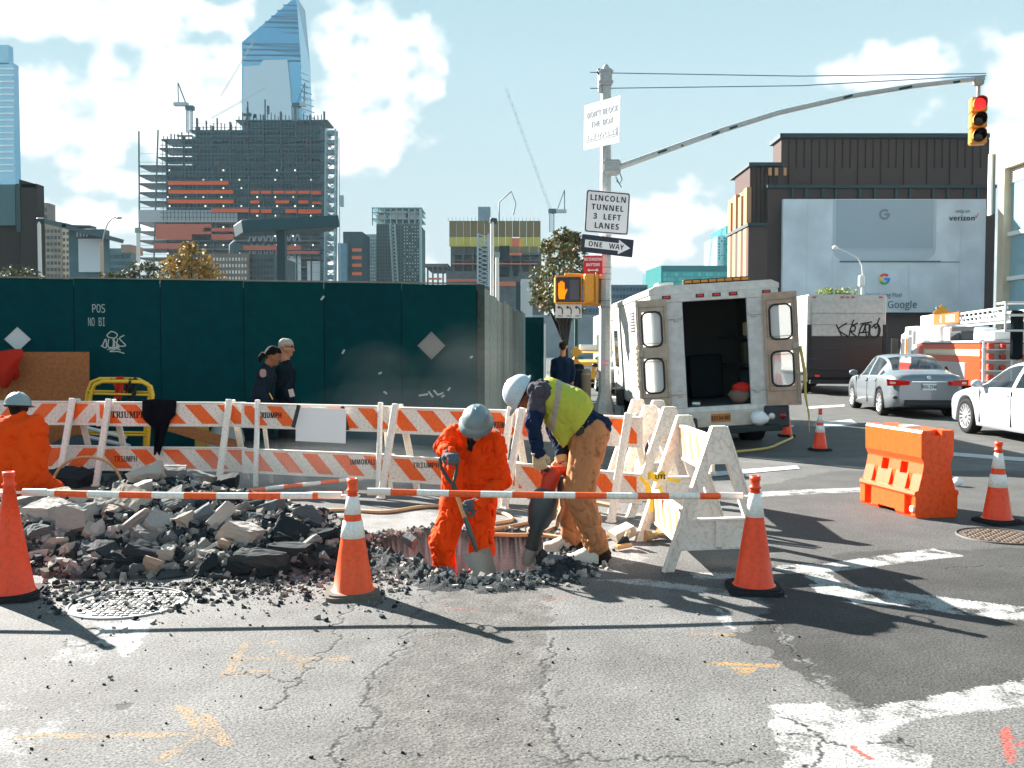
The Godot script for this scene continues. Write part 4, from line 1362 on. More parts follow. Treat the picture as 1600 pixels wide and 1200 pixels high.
	var big := [[76, 808, 60, 40, "p", 0], [116, 822, 72, 52, "p", 2], [62, 836, 40, 26, "g", 1], [40, 790, 60, 30, "g", 1], [88, 781, 36, 26, "p", 2], [125, 790, 30, 24, "p", 0], [165, 795, 36, 30, "p", 2], [195, 790, 60, 34, "p", 1], [232, 752, 52, 34, "p", 0], [262, 748, 44, 36, "g", 2], [212, 770, 44, 24, "p", 1], [110, 760, 70, 34, "d", 0], [140, 755, 36, 34, "d", 2], [178, 760, 26, 22, "d", 2], [205, 750, 36, 16, "d", 1], [310, 752, 40, 24, "g", 0], [345, 760, 46, 26, "d", 1], [203, 822, 66, 18, "p", 3], [178, 800, 40, 18, "p", 1], [243, 832, 44, 36, "p", 2], [290, 822, 26, 30, "p", 2], [310, 812, 46, 24, "g", 3], [338, 815, 50, 22, "p", 3], [262, 848, 26, 22, "g", 0], [225, 848, 44, 34, "g", 2], [372, 840, 66, 34, "p", 1], [355, 857, 28, 18, "t", 0], [178, 835, 26, 24, "p", 2], [152, 835, 24, 30, "p", 0], [100, 862, 34, 16, "p", 1], [60, 868, 34, 16, "p", 1], [160, 862, 46, 24, "d", 1], [215, 872, 54, 40, "d", 2], [190, 882, 50, 24, "d", 0], [237, 888, 34, 22, "t", 0], [140, 878, 30, 16, "g", 0], [300, 868, 50, 18, "g", 3], [325, 872, 30, 16, "p", 0], [410, 882, 76, 34, "d", 0], [450, 868, 60, 34, "d", 2], [450, 838, 56, 26, "d", 1], [480, 812, 50, 22, "g", 1], [425, 800, 40, 24, "g", 0], [440, 812, 26, 14, "p", 1], [500, 845, 44, 26, "d", 2], [475, 858, 46, 16, "g", 3], [505, 868, 30, 18, "d", 0], [400, 812, 30, 16, "g", 1], [370, 800, 30, 18, "g", 2], [345, 785, 40, 20, "d", 1], [390, 790, 34, 16, "d", 2], [300, 790, 36, 20, "g", 1], [265, 792, 36, 22, "g", 2], [320, 890, 50, 18, "d", 3], [270, 900, 40, 16, "d", 1], [375, 895, 40, 18, "d", 0], [85, 850, 30, 18, "p", 2], [480, 880, 36, 16, "d", 1], [340, 905, 30, 12, "d", 2], [120, 895, 24, 10, "g", 2], [96, 918, 14, 8, "d", 0], [375, 932, 16, 8, "d", 0], [468, 906, 14, 8, "g", 0], [150, 900, 18, 9, "d", 1], [290, 925, 16, 8, "d", 2]]
	var names := {"p": "concrete_chunk", "d": "asphalt_chunk", "g": "concrete_chunk", "t": "brown_stone"}
	for i in 75:
		var px := rr.randf_range(45, 530)
		var top := lerpf(745, 815, clampf(absf(px - 240) / 300.0, 0, 1))
		var py := lerpf(top, 900, rr.randf())
		var s := rr.randf_range(12, 28)
		var k: String = "d" if px > 330 and rr.randf() < 0.65 else ["p", "g", "d", "g"][rr.randi() % 4]
		big.append([px, py, s, s * rr.randf_range(0.5, 0.8), k, rr.randi() % 4])
	for b in big:
		var p := heap_hit(b[0], b[1])
		var w: float = b[2] * -p.z / FPX * 0.6
		var h: float = b[3] * -p.z / FPX * 0.62
		var mesh: Mesh = shapes[(rr.randi() % 3) * 4 + b[5]]
		var o := put(mesh, names[b[4]])
		o.material_override = tm[b[4]][rr.randi() % tm[b[4]].size()]
		var sy: float = [0.72, 0.5, 0.85, 0.28][b[5]]
		var tilt := rr.randf_range(-0.5, 0.5) if b[5] != 3 else rr.randf_range(0.3, 0.8)
		o.transform = Transform3D(Basis.from_euler(Vector3(rr.randf_range(-0.5, 0.5), rr.randf_range(-0.6, 0.6), tilt)).scaled_local(Vector3(w, maxf(h / sy, w * 0.5), w * rr.randf_range(0.8, 1.0))), p + Vector3(0, h * 0.08, -w * 0.25))
		var where: String = ["beside the plain cone", "in the left half", "near the middle", "in the right half", "beside the banded cone"][clampi(int((b[0] - 30) / 100), 0, 4)]
		var high := "high on" if b[1] < 800 else ("halfway down" if b[1] < 860 else "at the foot of")
		tag(o, "%s %s %s %s the rubble heap, %s" % ["large" if b[2] > 48 else ("middling" if b[2] > 26 else "small"), {"p": "pale concrete", "d": "dark asphalt", "g": "grey concrete", "t": "tan brown"}[b[4]], ["chunk", "flat chunk", "block", "thin slab"][b[5]], high, where], "chunk" if b[4] != "t" else "stone", {"p": "pale chunks in the heap", "d": "dark chunks in the heap", "g": "grey chunks in the heap", "t": "brown stones in the heap"}[b[4]])
	# broken edge blocks in the trench rim
	for q in [[575, 845, 30], [585, 858, 24], [640, 848, 26], [700, 895, 18], [868, 885, 34], [850, 878, 26], [880, 893, 22], [835, 900, 18], [655, 880, 22], [610, 868, 18]]:
		var p := G(q[0], q[1])
		var w: float = q[2] * -p.z / FPX * 0.5
		var o := put(shapes[rr.randi() % 4], "trench_edge_block")
		o.material_override = tm["g" if rr.randf() < 0.6 else "d"][0]
		o.transform = Transform3D(Basis.from_euler(Vector3(rr.randf(), rr.randf() * 6, rr.randf())).scaled(Vector3.ONE * w), p + Vector3(0, w * 0.2, 0))
		tag(o, "broken grey block at the trench rim", "block", "broken blocks round the trench")

# ---------------------------------------------------------------- signal pole, signs and lamps
func sign_plate(called, label, at: Vector3, w, h, yaw, roll, col: Color, edge = null, r := 0.04) -> Node3D:
	var t := thing(called, label, "sign", at)
	t.basis = Basis(Vector3.UP, yaw) * Basis(Vector3.BACK, roll)
	var mb := MB.new(col)
	mb.prism(rrect(w, h, r), -0.004, 0.0)
	add(mb, "plate", vm(0.45), t)
	if edge != null:
		var fm := MB.new(edge)
		var a := rrect(w - 0.03, h - 0.03, r); var b := rrect(w - 0.075, h - 0.075, r * 0.7)
		for i in a.size():
			var k := (i + 1) % a.size()
			fm.quad(Vector3(a[i].x, a[i].y, 0.002), Vector3(a[k].x, a[k].y, 0.002), Vector3(b[k].x, b[k].y, 0.002), Vector3(b[i].x, b[i].y, 0.002))
		add(fm, "border", vm(0.6), t)
	return t
func flat(col: Color, rough := 0.7) -> StandardMaterial3D:
	var m := StandardMaterial3D.new()
	m.albedo_color = col.linear_to_srgb()
	m.roughness = rough
	return m
func build_pole():
	var Z := 20.0
	var base := P(945, 600, Z); base.y = 0
	var t := thing("signal_pole", "grey octagonal traffic signal pole with long curved mast arm", "signal pole", base)
	var gm := vm(0.5, 0.25, "scuff", 1.2)
	var col := S("b3b6b5")
	var pm := MB.new(col)
	pm.lathe([Vector2(0.26, 0.0), Vector2(0.25, 0.12), Vector2(0.2, 0.45), Vector2(0.15, 0.62), Vector2(0.138, 0.7), Vector2(0.108, 7.5), Vector2(0.11, 7.52), Vector2(0.09, 7.6), Vector2(0.03, 7.68)], 8, Vector3.ZERO, false)
	add(pm, "shaft", gm, t)
	var am := MB.new(col)
	var pts := []; var rad := []
	var c := Curve3D.new()
	var ap := [[962, 263], [1040, 235], [1130, 203], [1216, 176], [1330, 150], [1430, 134], [1538, 122]]
	for i in ap.size():
		var a := P(ap[maxi(i - 1, 0)][0], ap[maxi(i - 1, 0)][1], Z); var b := P(ap[mini(i + 1, 6)][0], ap[mini(i + 1, 6)][1], Z)
		c.add_point(P(ap[i][0], ap[i][1], Z), (a - b) * 0.16, (b - a) * 0.16)
	pts = Array(c.tessellate(4, 3))
	for i in pts.size(): rad.append(lerpf(0.066, 0.045, float(i) / pts.size()))
	am.tube(pts, rad, 12)
	var arm := add(am, "mast_arm", gm, t, true)
	var cm := MB.new(S("2f4a4c"))
	for q in [[1028, 239, 1042, 234], [1065, 228, 1067, 227], [1112, 211, 1124, 206], [1140, 201, 1152, 197], [1318, 153, 1332, 149], [1405, 139, 1425, 135], [1490, 129, 1500, 127]]:
		cm.bar(P(q[0], q[1], Z - 0.055), P(q[2], q[3], Z - 0.055), 0.045, 0.02, Vector3.BACK)
	stuff(add(cm, "bare_patch", vm(0.8), arm, true))
	for q in [[957, 262, 0.34, 0.3], [948, 122, 0.26, 0.34]]:
		var mb := MB.new(S("a9adad"))
		mb.T = Transform3D(Basis.IDENTITY, P(q[0], q[1], Z))
		mb.box(Vector3(-0.03, 0, 0), Vector3(q[2], q[3], 0.3), 0.02)
		mb.box(Vector3(-0.03, q[3] * 0.32, 0), Vector3(q[2] + 0.05, 0.04, 0.34), 0.01)
		mb.box(Vector3(-0.03, -q[3] * 0.32, 0), Vector3(q[2] + 0.05, 0.04, 0.34), 0.01)
		add(mb, "clamp", gm, t, true)
	var im := MB.new(S("c8cac9"))
	im.tube([P(938, 140, Z), P(938, 118, Z)], [0.05, 0.055], 10)
	im.ball(P(938, 141, Z), Vector3(0.05, 0.06, 0.05), 10, 6)
	add(im, "detector_tube", gm, t, true)
	var db := MB.new(S("0f2b38"))
	db.ball(P(938, 112, Z - 0.03), Vector3(0.075, 0.075, 0.075), 12, 8)
	add(db, "detector_eye", vm(0.2), t, true)
	var wm := vm(0.5, 0.5)
	for q in [[[922, 113], [950, 114], [1250, 119], [1541, 115]], [[922, 138], [950, 138], [1250, 134], [1541, 118]]]:
		var w := MB.new(S("5a7a9c"))
		var l := []
		for p in q: l.append(P(p[0], p[1], Z))
		w.tube(l, 0.011, 5)
		add(w, "guy_wire", wm, t, true)
	for q in [[[967, 266], [972, 280], [968, 288], [963, 282]], [[962, 276], [966, 284], [971, 293]]]:
		var w := MB.new(S("7d8b98"))
		var l := []
		for p in q: l.append(P(p[0], p[1], Z - 0.1))
		w.tube(l, 0.012, 5)
		add(w, "cable_tail", wm, t, true)
	for y in [418, 428, 437, 470, 480]:
		var b := MB.new(S("8f9494"))
		var o := P(945, y, Z)
		b.lathe([Vector2(0.135, -0.012), Vector2(0.14, 0), Vector2(0.135, 0.012)], 8, Vector3(base.x, o.y, base.z), false, false)
		add(b, "steel_band", vm(0.4, 0.7), t, true)
	var pk := MB.new(S("e07aa8"))
	for q in [[941, 566, 951, 564], [942, 570, 948, 563], [944, 571, 950, 570]]:
		pk.bar(P(q[0], q[1], Z - 0.15), P(q[2], q[3], Z - 0.15), 0.02, 0.01, Vector3.BACK)
	stuff(add(pk, "pink_spray_mark", vm(0.8), t, true))
	# three-section signal on the arm end
	var sg := thing("traffic_signal", "yellow three lens traffic signal with red lit on mast arm", "traffic signal", P(1527, 228, Z), -0.25)
	var sh := 1.03
	var ye := vm(0.45, 0.0, "scuff", 2.0)
	for k in 3:
		var hm := MB.new(S("d58a1e"))
		hm.box(Vector3(0, sh * (0.18 + 0.325 * (2 - k)), 0), Vector3(0.33, sh * 0.318, 0.24), 0.03)
		var hs := add(hm, "housing", ye, sg)
		var y: float = sh * (0.18 + 0.325 * (2 - k))
		var vz := MB.new(S("c77f1a"))
		var o2 := []; var i2 := []
		for q in 17:
			var a := -0.5 + (PI + 1.0) * q / 16.0
			o2.append(Vector3(cos(a) * 0.135, y + sin(a) * 0.135, 0))
		for q in 16:
			var front0: Vector3 = o2[q] + Vector3(0, 0, 0.12 + 0.2 * (0.35 + 0.65 * clampf((o2[q].y - y + 0.1) / 0.23, 0, 1)))
			var front1: Vector3 = o2[q + 1] + Vector3(0, 0, 0.12 + 0.2 * (0.35 + 0.65 * clampf((o2[q + 1].y - y + 0.1) / 0.23, 0, 1)))
			vz.quad(o2[q] + Vector3(0, 0, 0.12), o2[q + 1] + Vector3(0, 0, 0.12), front1, front0)
			vz.c(S("15130f"))
			vz.quad(front0 * Vector3(0.96, 1, 1), front1 * Vector3(0.96, 1, 1), (o2[q + 1] + Vector3(0, 0, 0.12)) * Vector3(0.96, 1, 1), (o2[q] + Vector3(0, 0, 0.12)) * Vector3(0.96, 1, 1))
			vz.c(S("c77f1a"))
		add(vz, "visor", ye, hs)
		var ln := MB.new(S("2a1512") if k else Color.WHITE)
		ln.T = xf(Vector3(0, y, 0.122), 0, PI / 2)
		ln.lathe([Vector2(0.13, 0.0), Vector2(0.09, 0.02), Vector2(0.0, 0.03)], 20, Vector3.ZERO, true, false)
		var lm: StandardMaterial3D = vm(0.15)
		if k == 0: lm = glow(Color(1.0, 0.2, 0.2), 0.20)
		add(ln, "signal_lens", lm, hs)
	var hg := MB.new(S("9b9d98"))
	hg.tube([Vector3(0, sh * 1.0, 0), Vector3(0, sh * 1.36, 0)], 0.04, 8)
	hg.box(Vector3(0, sh * 1.32, 0), Vector3(0.2, 0.16, 0.16), 0.02)
	add(hg, "hanger", gm, sg)
	# street signs on the pole
	var ink := flat(S("16181c"))
	var s1 := sign_plate("block_box_sign", "tilted bright white DON'T BLOCK THE BOX sign high on pole", P(940, 193, 19.72), 1.12, 0.95, -0.93, -0.02, S("e8e8e6"), S("c9ccce"), 0.03)
	var faint := flat(S("9ea2a6"))
	text("DON'T BLOCK", 0.12, faint, xf(Vector3(0, 0.24, 0.004)), s1, "lettering", "Droid Sans", false, 0.88, 2)
	text("THE BOX", 0.12, faint, xf(Vector3(0, 0.02, 0.004)), s1, "lettering", "Droid Sans", false, 1.0, 2)
	var pb := MB.new(S("9aa0a6"))
	pb.box(Vector3(0, -0.23, 0.002), Vector3(0.98, 0.2, 0.004))
	add(pb, "grey_band", vm(0.6), s1)
	text("FINE +2 POINTS", 0.12, flat(S("e8e8e6")), xf(Vector3(0, -0.23, 0.006)), s1, "lettering", "Droid Sans", true, 0.74)
	var s2 := sign_plate("tunnel_sign", "white square LINCOLN TUNNEL 3 LEFT LANES sign on signal pole", P(949, 332, 19.78), 0.97, 0.90, 0.18, -0.055, S("dedadb"), S("141b28"), 0.05)
	var w4 := ["LINCOLN", "TUNNEL", "3  LEFT", "LANES"]
	for k in 4:
		text(w4[k], 0.118, ink, xf(Vector3(0.0, 0.29 - 0.193 * k, 0.004)), s2, "lettering", "Droid Sans", true, 1.0, 5)
	var s3 := sign_plate("one_way_sign", "black and white ONE WAY arrow sign below the tunnel sign", P(949, 384, 19.75), 1.13, 0.375, 0.15, -0.095, S("101b2c"), null, 0.02)
	var ar := MB.new(S("dcd8d8"))
	ar.prism(PackedVector2Array([Vector2(-0.49, -0.08), Vector2(0.24, -0.08), Vector2(0.24, -0.155), Vector2(0.50, 0), Vector2(0.24, 0.155), Vector2(0.24, 0.08), Vector2(-0.49, 0.08)]), 0.001, 0.003)
	add(ar, "arrow", vm(0.5), s3)
	text("ONE   WAY", 0.105, ink, xf(Vector3(-0.03, 0, 0.005)), s3, "lettering", "Droid Sans", true, 0.98, 3)
	var s4 := sign_plate("no_standing_sign", "small red NO STANDING ANYTIME sign under the one way sign", P(926.5, 414, 19.72), 0.40, 0.40, -0.15, 0.0, S("c01626"), null, 0.02)
	var wt := flat(S("e6d9da"))
	text("NO STANDING", 0.062, wt, xf(Vector3(0, 0.12, 0.003)), s4, "lettering", "Droid Sans", true, 0.66)
	text("ANYTIME", 0.062, wt, xf(Vector3(0, 0.005, 0.003)), s4, "lettering", "Droid Sans", true, 0.78)
	var da := MB.new(S("e6d9da"))
	da.prism(PackedVector2Array([Vector2(-0.12, -0.11), Vector2(-0.075, -0.075), Vector2(-0.075, -0.1), Vector2(0.075, -0.1), Vector2(0.075, -0.075), Vector2(0.12, -0.11), Vector2(0.075, -0.145), Vector2(0.075, -0.12), Vector2(-0.075, -0.12), Vector2(-0.075, -0.145)]), 0.001, 0.003)
	add(da, "double_arrow", vm(0.5), s4)
	# walk signal
	var ws := thing("walk_signal", "yellow cased walk signal showing orange hand beside the pole", "walk signal", P(888, 474, 19.75), 0.06)
	var wm2 := MB.new(S("dd8f22"))
	wm2.box(Vector3(0, 0.29, -0.12), Vector3(0.57, 0.58, 0.22), 0.03)
	add(wm2, "case", ye, ws)
	var fc := MB.new(S("161c22"))
	fc.box(Vector3(0, 0.29, -0.006), Vector3(0.515, 0.525, 0.02), 0.01)
	add(fc, "face", vm(0.3), ws)
	var rm := MB.new(S("d98a20"))
	for q in [[0, 0.575, 0.57, 0.03], [0, 0.012, 0.57, 0.03], [-0.275, 0.29, 0.025, 0.535], [0.275, 0.29, 0.025, 0.535]]:
		rm.box(Vector3(q[0], q[1], 0.02), Vector3(q[2], q[3], 0.07), 0.006)
	add(rm, "rim", ye, ws)
	var hd := MB.new()
	var hx := -0.13
	hd.prism(PackedVector2Array([Vector2(hx - 0.07, 0.09), Vector2(hx + 0.05, 0.09), Vector2(hx + 0.06, 0.17), Vector2(hx + 0.11, 0.29), Vector2(hx + 0.085, 0.31), Vector2(hx + 0.05, 0.25), Vector2(hx + 0.05, 0.33), Vector2(hx - 0.085, 0.33), Vector2(hx - 0.09, 0.2)]), 0.005, 0.009)
	for k in 4:
		var q := Vector2(hx - 0.085 + 0.0345 * k, 0.325)
		hd.prism(PackedVector2Array([q, q + Vector2(0.028, 0), q + Vector2(0.028, [0.10, 0.135, 0.14, 0.11][k]), q + Vector2(0.014, [0.115, 0.15, 0.155, 0.125][k]), q + Vector2(0, [0.10, 0.135, 0.14, 0.11][k])]), 0.005, 0.009)
	add(hd, "hand_light", glow(Color(1.0, 0.52, 0.0), 0.20), ws)
	var wk := MB.new(S("46424a"))
	wk.box(Vector3(0.13, 0.29, 0.006), Vector3(0.2, 0.42, 0.006))
	add(wk, "dark_walk_panel", vm(0.4), ws)
	var w2 := thing("walk_signal", "second yellow walk signal turned side on against the pole", "walk signal", P(923, 475, 19.8), 1.35)
	var w2m := MB.new(S("e2952a"))
	w2m.box(Vector3(0, 0.32, 0), Vector3(0.5, 0.62, 0.26), 0.04)
	add(w2m, "case", ye, w2)
	var w2b := MB.new(S("b87616"))
	w2b.box(Vector3(0, 0.32, 0.14), Vector3(0.54, 0.66, 0.03), 0.02)
	add(w2b, "door", ye, w2)
	for q in [[882, 430, 945, 433, 0.05], [884, 475, 945, 476, 0.035]]:
		var mb := MB.new(S("cf8a24"))
		mb.tube([P(q[0], q[1], 19.88), P(q[2], q[3], 19.95)], q[4], 8)
		tag(add(mb, "signal_bracket", ye), "upper yellow arm holding walk signal to the pole" if q[1] == 430 else "lower yellow arm holding walk signal to the pole", "bracket")
	var s5 := sign_plate("lane_arrow_sign", "white sign with three left turn arrows under walk signal", P(888.5, 486, 19.85), 0.56, 0.29, 0.05, 0.0, S("d6d2cf"), null, 0.01)
	for k in 3:
		var a := MB.new(S("20302a"))
		var x := -0.185 + 0.187 * k
		ribbon(a, smooth_line(PackedVector2Array([Vector2(x + 0.05, -0.06), Vector2(x + 0.05, 0.03), Vector2(x + 0.01, 0.075), Vector2(x - 0.02, 0.075)])), 0.026, 0.001)
		a.prism(PackedVector2Array([Vector2(x - 0.06, 0.08), Vector2(x - 0.015, 0.12), Vector2(x - 0.015, 0.035)]), 0.001, 0.003)
		add(a, "turn_arrow", vm(0.6), s5)
		text("ONLY", 0.035, ink, xf(Vector3(x + 0.01, -0.105, 0.003)), s5, "lettering", "Droid Sans", true, 0.9)
	# street lamps over the hoarding
	for q in [[63, 437, 345, 60.0, "flood", "pale pole with dark floodlight above the hoarding by dark brick block"], [160, 437, 378, 70.0, "arm", "grey street lamp with long curved arm above the hoarding"], [217, 442, 360, 60.0, "box", "pale pole with small box beside the steel frame tower"], [769, 455, 345, 45.0, "flood", "tall pale pole with floodlight in front of yellow clad block"], [777, 455, 398, 44.0, "box", "short pale pole next to the tall floodlight pole"]]:
		var ft := P(q[0], q[1], q[3])
		var o := thing("lamp_post", q[5], "lamp post", Vector3(ft.x, 0, ft.z))
		var top := P(q[0], q[2], q[3]).y
		var k: float = q[3] / FPX
		var mb := MB.new(S("cfcfca") if q[4] != "arm" else S("b49a86"))
		mb.tube([Vector3(0, 0, 0), Vector3(0, top, 0)], [k * 3.4, k * 2.8], 8)
		add(mb, "pole", vm(0.5), o)
		if q[4] == "flood":
			var h := MB.new(S("20383e"))
			h.at(xf(Vector3(0, top, 0), 0.4, 0.3))
			h.box(Vector3(k * 2, 0, 0), Vector3(k * 11, k * 9, k * 6), k)
			add(h, "lamp_head", vm(0.5), o)
		elif q[4] == "box":
			var h := MB.new(S("7f9a96"))
			h.box(Vector3(0, top, 0), Vector3(k * 8, k * 8, k * 6), k * 0.6)
			add(h, "lamp_head", vm(0.5), o)
		else:
			var h := MB.new(S("9aa3a3"))
			var l := []
			for p in [[160, 378], [163, 364], [168, 350], [174, 342], [182, 339], [187, 340]]: l.append(P(p[0], p[1], q[3]) - o.position)
			h.tube(l, k * 0.9, 6)
			add(h, "arm", vm(0.5), o)
			var hh := MB.new(S("b3b3ac"))
			hh.ball(P(186, 340.5, q[3]) - o.position, Vector3(k * 5, k * 2, k * 3), 10, 6)
			add(hh, "lamp_head", vm(0.5), o)
	var lo := P(1346, 470, 60); lo.y = 0
	var lp := thing("lamp_post", "white street lamp with goose neck before the phone poster", "lamp post", lo)
	var lm2 := MB.new(S("d8dadb"))
	lm2.tube([Vector3.ZERO, P(1348, 430, 60) - lo], [0.12, 0.09], 8)
	lm2.tube([P(1348, 430, 60) - lo, P(1347, 415, 60) - lo, P(1340, 403, 60) - lo, P(1325, 395, 60) - lo, P(1307, 387, 60) - lo], 0.045, 6)
	add(lm2, "pole", vm(0.5), lp)
	var lb := MB.new(S("e0e2e2"))
	lb.box(P(1346, 439, 60) - lo, Vector3(0.36, 0.75, 0.36), 0.08)
	add(lb, "transformer_can", vm(0.5), lp)
	var lh := MB.new(S("e6e6e2"))
	lh.ball(P(1305, 387, 60) - lo, Vector3(0.2, 0.14, 0.16), 10, 6)
	add(lh, "lamp_head", vm(0.4), lp)

# ---------------------------------------------------------------- vehicles
func cv(keys: Array, z: float) -> float:
	if z <= keys[0][0]: return keys[0][1]
	for i in keys.size() - 1:
		if z <= keys[i + 1][0]:
			var t: float = (z - keys[i][0]) / (keys[i + 1][0] - keys[i][0])
			var m0: float = (keys[i + 1][1] - keys[maxi(i - 1, 0)][1]) / (keys[i + 1][0] - keys[maxi(i - 1, 0)][0])
			var i2 := mini(i + 2, keys.size() - 1)
			var m1: float = (keys[i2][1] - keys[i][1]) / (keys[i2][0] - keys[i][0])
			return cubic_interpolate_in_time_safe(keys[i][1], keys[i + 1][1], m0, m1, t, keys[i + 1][0] - keys[i][0])
	return keys[-1][1]
func cubic_interpolate_in_time_safe(a, b, m0, m1, t, h) -> float:
	var t2: float = t * t; var t3: float = t2 * t
	return a * (2 * t3 - 3 * t2 + 1) + m0 * h * (t3 - 2 * t2 + t) + b * (3 * t2 - 2 * t3) + m1 * h * (t3 - t2)
func wheel(t: Node3D, o: Vector3, r: float, w: float, side: float, rim: Color, spokes := 10):
	var n := Node3D.new()
	n.name = "wheel"
	t.add_child(n, true)
	n.transform = Transform3D(Basis(Vector3.BACK, -side * PI / 2), o)     # its own y points outward
	var tm := MB.new(L(0.018))
	tm.lathe([Vector2(r * 0.66, -w / 2), Vector2(r * 0.95, -w / 2), Vector2(r, -w / 2 + 0.03), Vector2(r, w / 2 - 0.03), Vector2(r * 0.95, w / 2), Vector2(r * 0.72, w / 2 + 0.005), Vector2(r * 0.69, w / 2 - 0.02), Vector2(r * 0.66, -w / 2)], 32, Vector3.ZERO, true, false)
	add(tm, "tyre", vm(0.85), n)
	var rm := MB.new(rim)
	rm.lathe([Vector2(r * 0.70, w / 2 + 0.004), Vector2(r * 0.66, w / 2 + 0.004), Vector2(r * 0.63, w / 2 - 0.03)], 32, Vector3.ZERO, true, false)
	rm.lathe([Vector2(r * 0.16, w / 2 - 0.03), Vector2(r * 0.15, w / 2 - 0.005), Vector2(0.0, w / 2)], 16, Vector3.ZERO, true, false)
	for k in spokes:
		var a := TAU * k / spokes
		var d := Vector3(cos(a), 0, sin(a))
		rm.bar(d * r * 0.1 + Vector3(0, w / 2 - 0.02, 0), d * r * 0.66 + Vector3(0, w / 2 - 0.008, 0), r * 0.11, 0.02, Vector3.UP)
	add(rm, "rim", vm(0.3, 0.7), n)
	var dm := MB.new(L(0.03))
	dm.lathe([Vector2(r * 0.66, w / 2 - 0.06), Vector2(0.0, w / 2 - 0.06)], 24, Vector3.ZERO, false, false)
	add(dm, "brake_disc", vm(0.6, 0.5), n)
func make_car(called, label, at: Vector3, yaw: float, d: Dictionary) -> Node3D:
	var t := thing(called, label, d.get("cat", "car"), at, yaw)
	var paint := StandardMaterial3D.new()
	paint.albedo_color = (d.col as Color).linear_to_srgb()
	paint.metallic = d.get("metal", 0.0)
	paint.roughness = 0.32
	paint.clearcoat_enabled = true
	paint.clearcoat = 0.8
	paint.clearcoat_roughness = 0.05
	var Lh: float = d.len / 2.0
	var zw: Array = d.wheels
	var R: float = d.r
	var zs := []
	var z := -Lh
	while z < Lh - 0.01:
		zs.append(z)
		z += 0.075 if absf(z - zw[0]) < 0.45 or absf(z - zw[1]) < 0.45 or absf(z) > Lh - 0.3 else 0.11
	zs.append(Lh)
	var rings := []
	for q in zs:
		var hw := cv(d.hw, q); var yb := cv(d.bot, q); var sh := cv(d.sh, q); var tp := cv(d.top, q); var tw := cv(d.tw, q)
		var yl := yb
		for w in zw:
			var k: float = (R + 0.055) * (R + 0.055) - (q - w) * (q - w)
			if k > 0.0: yl = maxf(yl, R + sqrt(k))
		var s := clampf((tp - sh) / 0.3, 0.0, 1.0)
		var p := [Vector2(0, yb), Vector2(hw * 0.94, maxf(yl - 0.02, yb)), Vector2(hw * 0.98, yl + 0.01), Vector2(hw, maxf(0.52, yl + 0.03)), Vector2(hw * 0.995, lerpf(maxf(0.52, yl + 0.03), sh, 0.62)), Vector2(hw * 0.965, sh)]
		var lo: Vector2 = Vector2(hw * 0.945, sh + minf(0.025, (tp - sh) * 0.3)); var hi := Vector2(lerpf(hw * 0.86, tw + 0.05, s), lerpf(sh + (tp - sh) * 0.6, tp - 0.085, s))
		p.append(lo)
		p.append(lo.lerp(hi, 0.5) + Vector2(0.012 * s, 0))
		p.append(hi)
		p.append(Vector2(lerpf(hw * 0.74, tw, s), lerpf(sh + (tp - sh) * 0.85, tp - 0.035, s)))
		p.append(Vector2(lerpf(hw * 0.45, tw * 0.62, s), tp - 0.004))
		p.append(Vector2(0, tp))
		rings.append(p)
	var body := MB.new()
	body.smooth(true)
	var kinds := {}
	for k in ["rear_window", "windscreen"]:
		kinds[k] = MB.new()
		kinds[k].smooth(true)
	for i in zs.size() - 1:
		var zm: float = (zs[i] + zs[i + 1]) * 0.5
		for j in 11:
			var mb := body
			var side_seg := -1
			if j in [6, 7] and zm > d.side[0] + (0.35 if j == 7 else 0.0) * 0.6 and zm < d.side[1] - (0.25 if j == 7 else 0.0):
				var pillar := false
				for pz in d.pillars:
					if absf(zm - pz) < 0.06: pillar = true
				if not pillar: side_seg = (1 if zm > d.pillars[0] else 0) + (1 if zm > d.pillars[1] else 0)
			if j >= 9 and zm > d.rear[0] and zm < d.rear[1]: mb = kinds["rear_window"]
			if j >= 9 and zm > d.front[0] and zm < d.front[1]: mb = kinds["windscreen"]
			for sd in [1.0, -1.0]:
				var a := Vector3(rings[i][j].x * sd, rings[i][j].y, zs[i]); var b := Vector3(rings[i][j + 1].x * sd, rings[i][j + 1].y, zs[i])
				var c := Vector3(rings[i + 1][j + 1].x * sd, rings[i + 1][j + 1].y, zs[i + 1]); var e := Vector3(rings[i + 1][j].x * sd, rings[i + 1][j].y, zs[i + 1])
				if side_seg >= 0:
					var kk := "side_window_%d_%d" % [side_seg, int(sd)]
					if not kinds.has(kk):
						kinds[kk] = MB.new()
						kinds[kk].smooth(true)
					mb = kinds[kk]
				if sd > 0: mb.quad(a, b, c, e)
				else: mb.quad(e, c, b, a)
	body.smooth(false)
	for e in [0, zs.size() - 1]:
		var r := PackedVector3Array()
		for q in rings[e]: r.append(Vector3(q.x, q.y, zs[e]))
		for q in range(rings[e].size() - 2, 0, -1): r.append(Vector3(-rings[e][q].x, rings[e][q].y, zs[e]))
		body.fan(r, e == 0)
	var bo := add(body, "body", paint, t)
	var gl := glass(Color(0.08, 0.12, 0.14), 0.35)
	for k in kinds:
		if kinds[k].n: add(kinds[k], k if k[0] != "s" else "side_window", gl, t)
	for w in zw:
		var hw := cv(d.hw, w)
		for sd in [-1.0, 1.0]:
			wheel(t, Vector3(sd * (hw - 0.115), R, w), R, 0.215, sd, d.get("rim", S("c9ccce")), d.get("spokes", 10))
	var well := MB.new(L(0.01))
	for w in zw:
		well.box(Vector3(0, R + 0.1, w), Vector3(1.35, 0.5, 0.8))
	well.box(Vector3(0, cv(d.bot, 0) + 0.03, 0), Vector3(1.4, 0.06, d.len * 0.86))
	add(well, "underbody", vm(0.9), t)
	var seats := MB.new(L(0.02))
